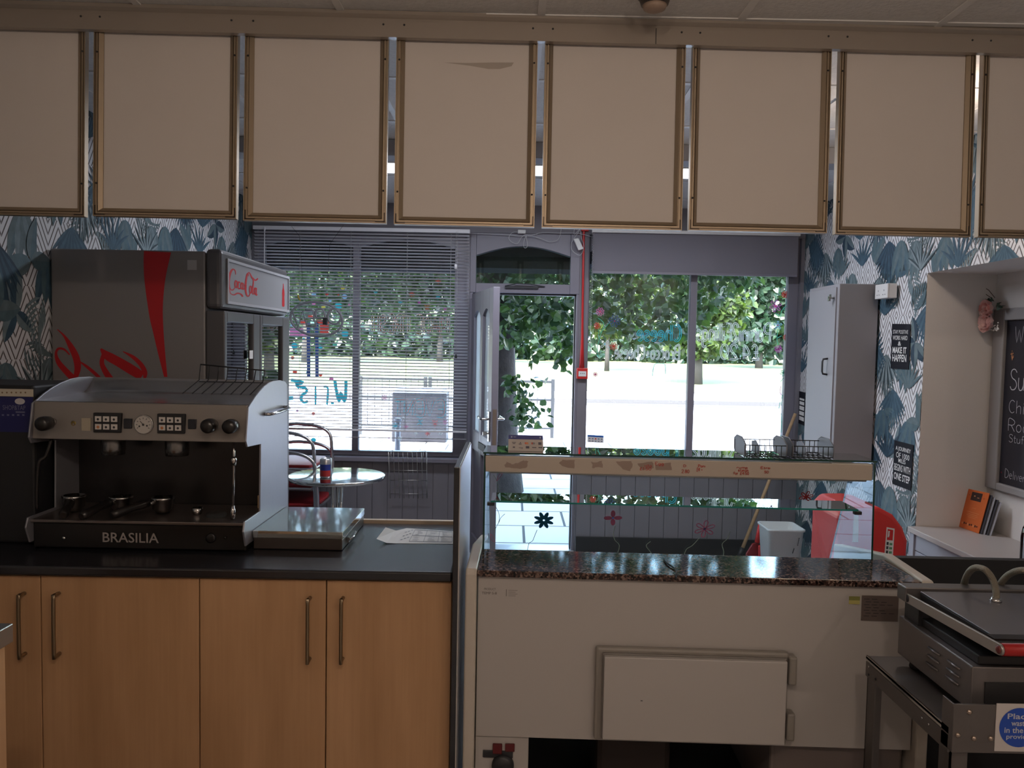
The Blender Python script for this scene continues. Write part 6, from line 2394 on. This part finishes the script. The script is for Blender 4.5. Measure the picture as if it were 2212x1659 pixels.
for (pts) in ([(340, 325), (380, 290), (430, 320), (500, 300), (560, 275), (603, 280), (600, 345), (520, 370), (430, 355), (360, 350)], [(940, 300), (990, 270), (1110, 265), (1115, 360), (1010, 345), (960, 320)],
              [(1285, 290), (1330, 300), (1415, 275), (1415, 350), (1360, 345), (1300, 360), (1310, 320)], [(1560, 290), (1620, 280), (1730, 280), (1745, 330), (1720, 390), (1640, 370)], [(1790, 305), (1960, 285), (1970, 360), (1850, 380)], [(1990, 320), (2160, 300), (2175, 385), (2000, 375)]):
    out = []
    for i in range(len(pts)):
        a, b = pts[i], pts[(i + 1) % len(pts)]
        for k in range(3):
            t = k / 3
            out.append(cbp(a[0] + (b[0] - a[0]) * t + rr.uniform(-7, 7), a[1] + (b[1] - a[1]) * t + rr.uniform(-5, 5)))
    mb.add([mcb(*p) for p in out], [list(range(len(out)))], 0)
mcb2 = planemap(FRD, VT0 - .0054)
for (s, x0, x1, yb, yt, f_) in (('vita', 1870, 1950, 345, 315, cbp), ('£1.50', 1820, 1945, 378, 350, cbp), ('Egg', 1990, 2080, 322, 295, cbp), ('D', 155, 178, 292, 272, cbq), ('2.80', 138, 208, 346, 318, cbq), ('Pani', 290, 355, 294, 272, cbq),
                                ('£4 +', 275, 330, 330, 300, cbq), ('rump', 645, 745, 305, 288, cbq), ('steak', 655, 755, 332, 312, cbq), ('for £4.50', 615, 755, 360, 340, cbq), ('Extra', 865, 950, 308, 290, cbq), ('.50', 890, 935, 348, 328, cbq)):
    if any(c not in GL for c in s):
        s = ''.join(c if c in GL else 'x' for c in s if c in GL)
    if not s:
        continue
    (a, b), (c, d) = f_(x0, yb), f_(x1, yt)
    hand(mb, s, a, b, c, d, .0016, mcb2, 1)
mb.build('pen_prices', [mat('worn_patch', (.32, .24, .20), .6), mat('red_marker', (.42, .03, .02), .6)], cb)
# glass shelf
zs = D(1450, 1094, VT0 + .01).z
us0, us1 = D(1060, 1085, VT0 + .01).x, D(1853, 1104, VT0 + .01).x
mb = MB(FRD)
pane(mb, (us0, VT0 + .005, zs), (us1, VT0 + .005, zs), (us1, VT0 + .145, zs), (us0, VT0 + .145, zs), (0, 0, .006))
sh = mb.build('glass_shelf', [G_shelf, M_gedge], root)
for (a, b) in ((us0 - .012, us0 + .012), (us1 - .012, us1 + .012)):
    MB(FRD).box(a, b, VT0 + .004, VT0 + .022, zs - .012, zs - .0005).build('shelf_clip', M_blackm, sh, bevel=.002)
# paint on the front glass
dirn = Vector((0, (VT1 - .004) - VBt, (ZT - .002) - .80)).normalized()
FG4 = FRD @ Matrix.Translation((0, VBt - .0012, .80)) @ Matrix.Rotation(math.atan2(dirn.y, dirn.z) * -1, 4, 'X')
fgp = lambda x, y: (lambda p: (p.x, p.z))(P(1020 + x / 5.03, 940 + y / 5.03, 0, FG4))
fgq = lambda x, y: (lambda p: (p.x, p.z))(P(1440 + x / 4.254, 940 + y / 4.254, 0, FG4))
mfg = planemap(FG4, 0)
SC1 = 2.86 / F
mb = MB()
cx, cz = fgp(778, 925)
flower(mb, cx, cz, 112 / 5.03 * SC1, 8, .002, mfg, 0, filled=True, rot=.4)
mb.build('painted_flower', [mat('glass_paint_blue', (.02, .20, .36), .5)], FG)
mb = MB()
cx, cz = fgp(1530, 900)
flower(mb, cx, cz, 98 / 5.03 * SC1, 4, .002, mfg, 0, filled=True, rot=.05)
disc(mb, cx, cz, .004, mfg, 1, 10)
mb.build('painted_flower', [mat('glass_paint_pink', (.80, .22, .40), .5), PN], FG)
mb = MB()
cx, cz = fgq(350, 862)
flower(mb, cx, cz, 92 / 4.254 * SC1, 6, .0035, mfg, 0, rot=.45)
disc(mb, cx, cz, .005, mfg, 1, 10)
mb.build('painted_flower', [mat('glass_paint_pink', (.80, .22, .40), .5), PN], FG)
mb = MB()
cx, cz = fgq(1282, 568)
flower(mb, cx, cz, 60 / 4.254 * SC1, 6, .0035, mfg, 0, rot=.3)
mb.build('painted_flower', [mat('glass_paint_red', (.5, .03, .03), .5)], FG)
mb = MB()
for f_, pts in ((fgp, [(705, 1030), (680, 1090), (655, 1150), (615, 1180), (595, 1290)]), (fgp, [(1555, 985), (1535, 1070), (1550, 1140), (1600, 1200), (1570, 1310)]), (fgp, [(1938, 1155), (1890, 1200), (1930, 1260), (1975, 1330)]),
                (fgq, [(300, 945), (235, 1015), (180, 1050), (155, 1130)]), (fgq, [(585, 885), (560, 950), (510, 1000), (525, 1070), (515, 1135)]), (fgq, [(740, 1100), (735, 1145)]), (fgq, [(1045, 1105), (1045, 1145)])):
    ribbon(mb, smooth_pts([f_(*p) for p in pts], 3), .0022, mfg, 0)
for pts in ([(230, 430), (270, 500), (285, 600), (275, 700)], [(235, 740), (290, 850), (290, 940), (245, 1040), (250, 1160)], [(355, 855), (310, 900), (290, 950)]):
    ribbon(mb, smooth_pts([fgp(*p) for p in pts], 3), .0018, mfg, 0)
for pts in ([(265, 500), (290, 430), (330, 415), (300, 460), (265, 500)], [(200, 1070), (205, 1130), (250, 1160), (230, 1110), (200, 1070)]):
    ribbon(mb, smooth_pts([fgp(*p) for p in pts], 3), .0018, mfg, 1)
mb.build('painted_stems', [mat('glass_paint_pale', (.45, .58, .5), .6), mat('glass_paint_pink', (.80, .22, .40), .5)], FG)
# flap on the back
gf = mat('flap_frame_grey', (.26, .235, .21), .45)
fx0, fx1 = D(1285, 1500, -.012).x, D(1702, 1500, -.012).x
fz1, fz0 = D(1500, 1404, -.012).z, D(1500, 1606, -.012).z
fl_ = MB(FRD).box(fx0, fx1, -.013, .011, fz0, fz1).build('hatch_frame', gf, root, bevel=.008, seg=2)
fx2, fx3 = D(1303, 1500, -.03).x, D(1697, 1500, -.03).x
fz3, fz2 = D(1500, 1422, -.03).z, D(1500, 1601, -.03).z
MB(FRD).box(fx2 - .004, fx3 + .004, -.022, -.013, fz2 - .004, fz3 + .004).build('hatch_gasket', mat('gasket_grey', (.2, .18, .165), .6), fl_, bevel=.003)
MB(FRD).box(fx2, fx3, -.040, -.0225, fz2, fz3).build('hatch_door', M_white, fl_, bevel=.003)
for pz in ((1418, 1480), (1540, 1600)):
    a, b = D(1712, pz[0], -.02), D(1712, pz[1], -.02)
    MB(FRD).box(fx1 - .004, fx1 + .020, -.028, .011, b.z, a.z).build('hinge', gf, fl_, bevel=.006)
a = D(1386, 1514, -.041)
MB(FRD).box(a.x - .003, a.x + .003, -.0408, -.0401, a.z - .001, a.z + .001).build('chip_mark', M_ink, fl_)
# plates, stickers
a, b = D(1863, 1343, .0), D(1945, 1291, .0)
pm_ = MB(FRD).box(a.x, b.x, .0095, .0119, a.z, b.z)
pm_.build('rating_plate', mat('plate_brown', (.17, .13, .115), .45, .3), root)
mb = MB()
mpp = planemap(FRD, .0090)
for k in range(7):
    for j in range(2 + (k % 3)):
        w0 = a.x + .006 + j * .023 + (k % 2) * .005
        z0_ = b.z - .010 - k * .0085
        ribbon(mb, [(w0, z0_), (w0 + .016, z0_)], .0018, mpp, 0)
mb.build('plate_text', M_ink, root)
a, b = D(1834, 1305, .01), D(1858, 1289, .01)
MB(FRD).box(a.x, b.x, .0105, .0119, a.z, (a.z + b.z) / 2, 0).box(a.x, b.x, .0105, .0119, (a.z + b.z) / 2, b.z, 1).build('yellow_sticker', [mat('sticker_yellow', (.5, .45, .15), .6), mat('sticker_olive', (.22, .22, .06), .6)], root)
mb = MB()
mpp = planemap(FRD, .0112)
for (s, x0, x1, y0, y1) in (('PRODUCT', 1046, 1071, 1274.5, 1270.5), ('TEMP 5-8', 1041, 1073, 1283.5, 1279)):
    a, b = D(x0, y0, .0112), D(x1, y1, .0112)
    put_text(mb, s, a.x, a.z, b.x, b.z, mpp)
for k in range(4):
    a = D(1098, 1275 + k * 4, .0112)
    ribbon(mb, [(a.x, a.z), (a.x + .028 - .006 * (k % 2), a.z)], .001, mpp)
a, b = D(1093, 1288, .0112), D(1094.5, 1273, .0112)
rect2(mb, a.x, b.x, a.z, b.z, mpp)
mb.build('printed_labels', mat('label_print_grey', (.13, .11, .10), .7), root)
# underside: switch box, compressor, tray, legs
a, b = D(1028, 1700, .03), D(1142, 1598, .03)
sbx = MB(FRD).box(.001, b.x, .02, .30, .10, zbb - .003).build('switch_box', M_white, root, bevel=.003)
for (x0, x1, y0, y1, m_) in ((1064, 1085, 1627, 1606, mat('rocker_dark_red', (.10, .008, .010), .3)), (1091, 1112, 1622, 1606, mat('rocker_dark_red', (.10, .008, .010), .3)), (1043, 1108, 1635, 1622, M_framed)):
    a, b = D(x0, y0, .018), D(x1, y1, .018)
    MB(FRD).box(a.x, b.x, .012 if m_ is not M_framed else .014, .0195, a.z, b.z).build('switch', m_, sbx, bevel=.002)
c = D(1086, 1655, .01)
MB(FRD).lathe([(.034, -.02), (.034, .012), (.026, .02), (.001, .021)], (c.x, .02, c.z), 20, axis='Y').build('black_plug', M_framed, sbx)
MB(FRD).box(.38, .62, .12, .46, .16, .42).build('compressor', mat('compressor_dark', (.03, .022, .02), .4, .5), root, bevel=.02)
MB(FRD).box(.0, ur, .03, VB, .10, .14).build('chassis', M_framed, root)
a = D(1660, 1620, .06)
MB(FRD).box(a.x, ur - .01, .04, .5, .14, zbb - .004).build('side_compartment', mat('compartment_brown', (.16, .13, .12), .5), root, bevel=.01)
for u_ in (.05, ur - .05):
    for v_ in (.06, VB - .05):
        MB(FRD).cyl((u_, v_, 0), (u_, v_, .10), .02, 12).build('leg', M_framed, root)
# loose black cable on the granite
cp = [P(1440 + (x - 0) / 4.254, 940 + y / 4.254, 0, FRD) for x, y in ()]
q = lambda px, py: onZ(px, py, ZG + .004)
MB().tube([q(*p) for p in smooth_pts([(1434, 1208), (1441, 1217), (1455, 1226), (1461, 1234), (1460, 1240), (1461, 1250)], 3)], .0026, 6).build('black_lead', M_blackm, label='short black lead lying across the granite ledge', cat='cable')

# payment card sign on the glass
mb = MB(FRD)
zgl = ZT + .0065
a, b = D(1098, 973, .30), D(1174, 973, .30)
u0_, u1_ = a.x, b.x
za = zgl + .0
h_ = .052
root = thing('payment_sign', 'small tent card of accepted payment cards on the display glass', 'sign', FRD @ Vector(((u0_ + u1_) / 2, .31, zgl)), -1.6)
V0, V1 = .285, .305
MB(FRD).add([(u0_, V0, za), (u1_, V0, za), (u1_ - .003, V1, za + h_), (u0_, V1, za + h_), (u0_, V1 + .02, za), (u1_, V1 + .02, za)], [(0, 1, 2, 3), (3, 2, 5, 4), (0, 3, 4), (1, 5, 2), (0, 4, 5, 1)]).build('card', mat('card_cream', (.55, .5, .47), .6), root)
mc = quadmap(*[FRD @ Vector(p) for p in ((u0_, V0, za), (u1_, V0, za), (u1_ - .003, V1, za + h_), (u0_, V1, za + h_))], off=(0, -.0008, 0))
mc2 = quadmap(*[FRD @ Vector(p) for p in ((u0_, V0, za), (u1_, V0, za), (u1_ - .003, V1, za + h_), (u0_, V1, za + h_))], off=(0, -.0014, 0))
mb = MB()
rect2(mb, 0, 1, .74, 1, mc, 0)
rect2(mb, .07, .11, .83, .92, mc2, 1)
rect2(mb, .14, .22, .86, .89, mc2, 1)
rect2(mb, .90, .94, .82, .92, mc2, 1)
for x in (.52, .71):
    disc(mb, x - .02, .50, .035, mc, 2, 12, 1.9)
    disc(mb, x + .02, .50, .035, mc2, 3 if x < .6 else 4, 12, 1.9)
for (x0_, x1_, y0_, y1_) in ((.1, .22, .53, .56), (.12, .2, .45, .49), (.3, .38, .42, .47), (.33, .36, .5, .56), (.86, .95, .42, .58), (.5, .6, .18, .32), (.3, .42, .2, .23), (.13, .19, .2, .28), (.68, .8, .22, .27), (.86, .97, .22, .28), (.35, .42, .15, .17)):
    rect2(mb, x0_, x1_, y0_, y1_, mc, 5)
mb.build('printed_logos', [mat('card_navy', (.03, .04, .22), .5), mat('card_pale_blue', (.4, .45, .6), .5), mat('card_red', (.55, .10, .06), .5), mat('card_orange', (.6, .22, .08), .5), mat('card_grey', (.25, .25, .27), .5), mat('card_dark', (.07, .06, .09), .5)], root)


# wire toast baskets with steel ends
def toast_basket(pxa, pxb, label, v=.30):
    a, b = D(pxa, 990, v), D(pxb, 990, v)
    u0, u1 = a.x, b.x
    z0 = zgl
    root = thing('wire_basket', label, 'basket', FRD @ Vector(((u0 + u1) / 2, v, z0)), -1.6, group='wire baskets on the display glass')
    hh = .062
    dp = .10
    for u in (u0, u1 - .016):
        m_ = MB(FRD)
        oct_ = [(v - .035, z0 + .004), (v + dp - .01, z0 + .004), (v + dp, z0 + .02), (v + dp, z0 + hh * .8), (v + dp - .03, z0 + hh), (v + .005, z0 + hh), (v - .04, z0 + hh * .7), (v - .04, z0 + .012)]
        m_.prism([(u, p, q_) for p, q_ in oct_], (.003, 0, 0))
        m_.tube([(u + .001, p, q_) for p, q_ in oct_], .002, 6, closed=True)
        m_.build('end_plate', mat('basket_plate_steel', (.22, .22, .24), .5, .5), root)
    m_ = MB(FRD)
    for vv, zz in ((v - .035, z0 + .04), (v + dp - .01, z0 + .045), (v - .035, z0 + .004), (v + dp - .01, z0 + .004)):
        m_.tube([(u0, vv, zz), (u1 - .014, vv, zz)], .0017, 6)
    n = 8
    for i in range(n + 1):
        u = u0 + (u1 - .014 - u0) * i / n
        m_.tube([(u, v - .035, z0 + .04), (u, v - .035, z0 + .003), (u, v + dp - .01, z0 + .003), (u, v + dp - .01, z0 + .045)], .0014, 5)
    m_.build('wires', M_blackm, root)
    m_ = MB(FRD)
    uu = u0 + (u1 - u0) * .38
    m_.prism([(uu, v + .0, z0 + .0045), (uu, v + .09, z0 + .0045), (uu, v + .09, z0 + .04), (uu, v + .045, z0 + .048), (uu, v, z0 + .03)], (.002, 0, 0))
    m_.build('divider', mat('basket_plate_steel', (.22, .22, .24), .5, .5), root)


toast_basket(1602, 1700, 'left of the two wire baskets with steel ends on the display glass')
toast_basket(1703, 1800, 'right of the two wire baskets with steel ends on the display glass')

# black end panel right of the display
FRE = frame(0, 2.52, -.9)
e0 = P(1906, 1204, 0, FRE)
mbx = MB(FRE).box((FRD @ Vector((ur + .045, .27, 0))).x, XR - .016 - .03, 0, .03, 0, e0.z)
mbx.build('counter_screen', M_blackm, label='long low black screen closing the counter behind the contact grill', cat='screen', bevel=.002)

# ================================================================== steel stand and contact grill
M_st = mat('stand_steel', (.17, .155, .15), .42, .75, bump=.05, bscale=60)
M_std = mat('stand_top_dull', (.18, .175, .185), .45, .6)
XT = P(2055, 1570, 1.69).x
YT1 = onX(1871, 1415, XT).y
ZTt = onX(1871, 1417, XT).z
XT2 = XT + .62
root = thing('steel_stand', 'dull steel stand with angle legs carrying the contact grill', 'stand', ((XT + XT2) / 2, (1.69 + YT1) / 2, 0))
MB().box(XT, XT2, 1.70, YT1, ZTt - .006, ZTt).build('shelf_top', M_std, root)
MB().box(XT, XT + .004, 1.70, YT1, ZTt - .012, ZTt + .003).build('edge_lip', M_steelp, root)
MB().box(XT, XT + .006, 1.70, YT1, ZTt - .055, ZTt - .014).build('side_rail', M_st, root, bevel=.001)
fz1_, fz0_ = P(2120, 1520, 1.69).z, P(2120, 1624, 1.69).z
MB().box(XT, XT2, 1.684, 1.69, fz0_, fz1_).box(XT, XT + .004, 1.69, 1.73, fz0_, fz1_).build('front_plate', M_st, root, bevel=.001)
for (x, y, sx_, sy_) in ((XT + .0065, 1.7005, 1, 1), (XT + .0065, YT1, 1, -1), (XT2, 1.70, -1, 1), (XT2, YT1, -1, -1)):
    mb = MB()
    mb.box(x, x + sx_ * .004, y, y + sy_ * .045, 0, ZTt - .008)
    mb.box(x, x + sx_ * .04, y, y + sy_ * .004, 0, ZTt - .008)
    mb.build('leg', M_st, root)
MB().box(XT + .005, XT2, 1.72, YT1 - .01, .40, .415).build('lower_shelf', M_std, root)
for (px, py) in ((2094, 1538), (2069, 1588), (2104, 1595), (2140, 1595)):
    c = P(px, py, 1.684)
    MB().lathe([(.006, 0), (.006, .0015), (.0035, .004), (.0005, .0045)], (c.x, 1.684, c.z), 12, axis='Y').build('bolt', mat('bolt_steel', (.45, .36, .3), .3, .9), root)
for (py_, dz) in ((0.02, .022), (.02, .045), (.06, .040), (YT1 - 1.72 - .06, .03), (YT1 - 1.72 - .09, .03)):
    MB().lathe([(.0035, 0), (.003, .002), (.0005, .0025)], (XT, YT1 - .0 - py_, ZTt - dz), 8, axis='X').build('rivet', M_framed if dz > .035 else M_steelp, root)
# blue waste sign on the front plate
YSg = 1.6836
a = P(2147, 1622, YSg)
b = P(2147, 1519, YSg)
sw_ = .105
root = thing('waste_sign', 'white label with round blue waste notice on the steel front plate', 'sign', (a.x + .05, YSg, a.z))
MB().box(a.x, a.x + sw_, YSg - .0012, YSg, a.z, b.z).build('label_board', mat('label_white', (.56, .52, .50), .5), root, bevel=.0)
cc = P(2201, 1571, YSg)
mb = MB()
disc(mb, cc.x, cc.z, .0455, planemap(I4, YSg - .0018), 0, 40)
mtx = planemap(I4, YSg - .0024)
for (s, x0, x1, y0, y1) in (('Place', 2175, 2226, 1552, 1541), ('waste', 2183, 2219, 1567, 1557.5), ('in the bin', 2168, 2236, 1582, 1571), ('provided', 2172, 2232, 1597.5, 1586)):
    p0, p1 = P(x0, y0, YSg), P(x1, y1, YSg)
    put_text(mb, s, p0.x, p0.z, p1.x, p1.z, mtx, 1, bold=.015)
mb.build('blue_notice', [mat('notice_blue', (.012, .06, .36), .5), mat('notice_text', (.5, .5, .55), .5)], root)

# contact grill
XGl = onX(1943, 1368, P(1943, 1368, 2.06).x).x
YG1 = 2.06
XGl = P(1940, 1368, YG1).x
YG0 = 1.725
zg0 = P(1940, 1410, YG1).z
zg1 = P(1943, 1329, YG1).z
XG2_ = XGl + .50
M_gs = mat('grill_steel', (.20, .185, .185), .4, .7, bump=.05, bscale=50)
root = thing('contact_grill', 'double lidded steel contact grill with red handle on the steel stand', 'grill', ((XGl + XG2_) / 2, 1.9, ZTt))
mb = MB().box(XGl, XG2_, YG0, YG1, zg0, zg1)
gb_ = mb.build('grill_body', M_gs, root, bevel=.003)
for (x, y) in ((XGl + .04, YG0 + .03), (XGl + .04, YG1 - .03), (XG2_ - .04, YG0 + .03), (XG2_ - .04, YG1 - .03)):
    MB().lathe([(.018, 0), (.02, .003), (.015, zg0 - ZTt)], (x, y, ZTt + .0005), 12).build('foot', M_blackm, root)
# vent louvres
mb = MB()
for gx, (pxa, pya) in enumerate(((2006, 1397), (2048, 1426))):
    mb = MB()
    for k in range(3):
        c = onX(pxa - k * 2, pya + k * 16.3, XGl)
        ya, yb4 = c.y, c.y - .055
        mb.tube([(XGl - .002, ya, c.z), (XGl - .003, (ya + yb4) / 2, c.z - .001), (XGl - .002, yb4, c.z)], [.002, .0038, .002], 6)
    mb.build('vent_louvres', M_gs, gb_)
MB().box(XGl + .03, XG2_ - .03, YG0 - .004, YG0 - .0005, zg0 + .02, zg1 - .035).build('control_face', M_blackm, gb_, bevel=.001)
MB().box(XGl + .02, XG2_ - .02, YG0 + .01, YG1 - .04, zg1 + .0005, zg1 + .022).build('lower_plate', mat('cast_iron', (.015, .015, .018), .5), root, bevel=.003)
zarm = onX(2040, 1345, P(2155, 1403, 1.62).x).z
XA_ = P(2157, 1403, 1.625).x
ar0 = Vector((XA_, 1.625, P(2157, 1403, 1.625).z))
ar1 = onX(1951, 1288, XA_)
dA = (ar1 - ar0).normalized()
up_ = Vector((0, -dA.z, dA.y))
if up_.z < 0:
    up_ = -up_
prf = []
for i in range(9):
    a = math.radians(90 + 180 * i / 8)
    prf.append(ar0 + dA * (.0125 * math.cos(a)) + up_ * (.0125 * math.sin(a)))
prf += [ar1 - up_ * .0125, ar1 + up_ * .0125]
for k, x in enumerate((XA_, XA_ + .50)):
    arm = MB().prism([p + Vector((x - XA_, 0, 0)) for p in prf], (.006, 0, 0)).build('lifting_arm', mat('arm_steel', (.40, .37, .355), .35, .7), root, bevel=.001)
    MB().lathe([(.009, -.001), (.009, .0015), (.006, .003), (.0005, .003)], tuple(ar0 + Vector((x - XA_, 0, 0))), 16, axis='X').build('end_bolt', mat('bolt_dark_red', (.12, .02, .02), .4), arm)
    MB().lathe([(.010, -.001), (.010, .001), (.0005, .0015)], tuple(ar1 - dA * .02 + Vector((x - XA_, 0, 0))), 16, axis='X').build('pivot_bolt', M_framed, arm)
MB().tube([ar0 + Vector((.006, 0, 0)), ar0 + Vector((.5, 0, 0))], .0135, 16).build('red_handle', mat('handle_red', (.35, .012, .012), .35), root)
zpl = P(2100, 1362, 1.72).z
xp0 = P(1962, 1290, 2.0).x
MB().box(XA_ + .02, XA_ + .49, 1.665, 1.70, zpl - .030, zpl - .004).box(XA_ + .03, XA_ + .48, 1.70, 2.0, zpl - .03, zpl - .004).build('upper_plate', mat('cast_iron', (.015, .015, .018), .5), root, bevel=.002)
MB().box(XA_ + .03, XA_ + .48, 1.70, 2.0, zpl - .0038, zpl).build('lid_sheet', mat('lid_dull_steel', (.23, .225, .24), .3, .75, bump=.03, bscale=12), root, bevel=.001)
MB().box(XA_ + .02, XA_ + .49, 1.672, 1.6995, zpl - .004, zpl + .0).build('lid_front_rail', M_cmd, root)
zbk1, zbk0 = P(2050, 1266, 2.03).z, P(2050, 1290, 2.03).z
MB().box(XA_ - .004, XG2_, 2.01, 2.055, zbk0 - .01, zbk1).build('hinge_housing', mat('housing_steel', (.15, .14, .14), .4, .6), root, bevel=.003)
for xb_ in (XGl + .01, XG2_ - .05):
    MB().box(xb_, xb_ + .04, 1.98, 2.05, zg1, zbk0).build('hinge_bracket', M_framed, root)
M_cond = mat('flexible_conduit', (.26, .23, .18), .35, .7, bump=.5, bscale=500)
cq = lambda x, y, Y: P(1780 + x / 5.12, 1160 + y / 5.12, Y)
foot1 = cq(1900, 700, 1.93)
pts = [cq(1535, 600, 2.07), cq(1545, 530, 2.06), cq(1580, 430, 2.03), cq(1640, 355, 2.0), cq(1710, 340, 1.98), cq(1790, 370, 1.96), cq(1860, 460, 1.95), cq(1895, 560, 1.94), cq(1905, 640, 1.93), Vector((foot1.x, 1.93, zpl))]
MB().tube(smooth_pts([tuple(p) for p in pts], 4), .0085, 12).build('power_conduit', M_cond, root)
MB().lathe([(.014, 0), (.014, .004), (.010, .010)], (foot1.x, 1.93, zpl), 16).build('conduit_collar', M_steelp, root)
pts = [cq(1940, 560, 2.07), cq(1965, 500, 2.05), cq(2040, 420, 2.03), cq(2140, 375, 2.0), cq(2250, 375, 1.98), cq(2350, 440, 1.96), cq(2420, 560, 1.94), cq(2430, 690, 1.93)]
MB().tube(smooth_pts([tuple(p) for p in pts], 4), .0085, 12).build('power_conduit', M_cond, root)

# corner of a steel prep table at the lower left
xr_ = P(29, 1370, 1.55).x
zt_p = P(29, 1346, 1.55).z
zb_p = P(29, 1386, 1.55).z
root = thing('prep_table', 'corner of a steel topped prep table at the lower left of the picture', 'table', (xr_ - .3, 1.3, 0))
MB().box(xr_ - .6, xr_, 1.0, 1.55, zb_p, zt_p).build('steel_top', M_steel, root, bevel=.002)
MB().box(xr_ - .58, P(11, 1450, 1.53).x, 1.03, 1.53, 0, zb_p - .001).build('wooden_base', M_beech, root)

# ceiling fittings added to brighten the customers' side, where a bright strip shows
for (cx_, lab) in ((-.72, 'long ceiling fitting added for fill light, glimpsed left of the board with the smear'), (.17, 'long ceiling fitting added for fill light, glimpsed right of the board with the smear'), (1.06, 'long ceiling fitting added for fill light, glimpsed above the roller blind')):
    root = thing('fill_ceiling_light', lab, 'light', (cx_, 4.55, ZC - .04), group='fill lights added on the customer side')
    MB().box(cx_ - .40, cx_ + .40, 4.42, 4.68, ZC - .030, ZC - .006).build('housing', M_plastic, root, bevel=.004)
    MB().box(cx_ - .385, cx_ + .385, 4.435, 4.665, ZC - .036, ZC - .0305).build('diffuser', mat('fill_diffuser', (.8, .8, .8), .5, em=(.92, .95, 1.0), ems=2.2), root, bevel=.002)
    al = bpy.data.lights.new('fill_ceiling_glow', 'AREA')
    al.shape = 'RECTANGLE'
    al.size, al.size_y = .76, .22
    al.energy = 12.0
    al.color = (.86, .90, 1.0)
    ao = bpy.data.objects.new('fill_ceiling_glow', al)
    COL.objects.link(ao)
    ao.location = (cx_, 4.55, ZC - .045)
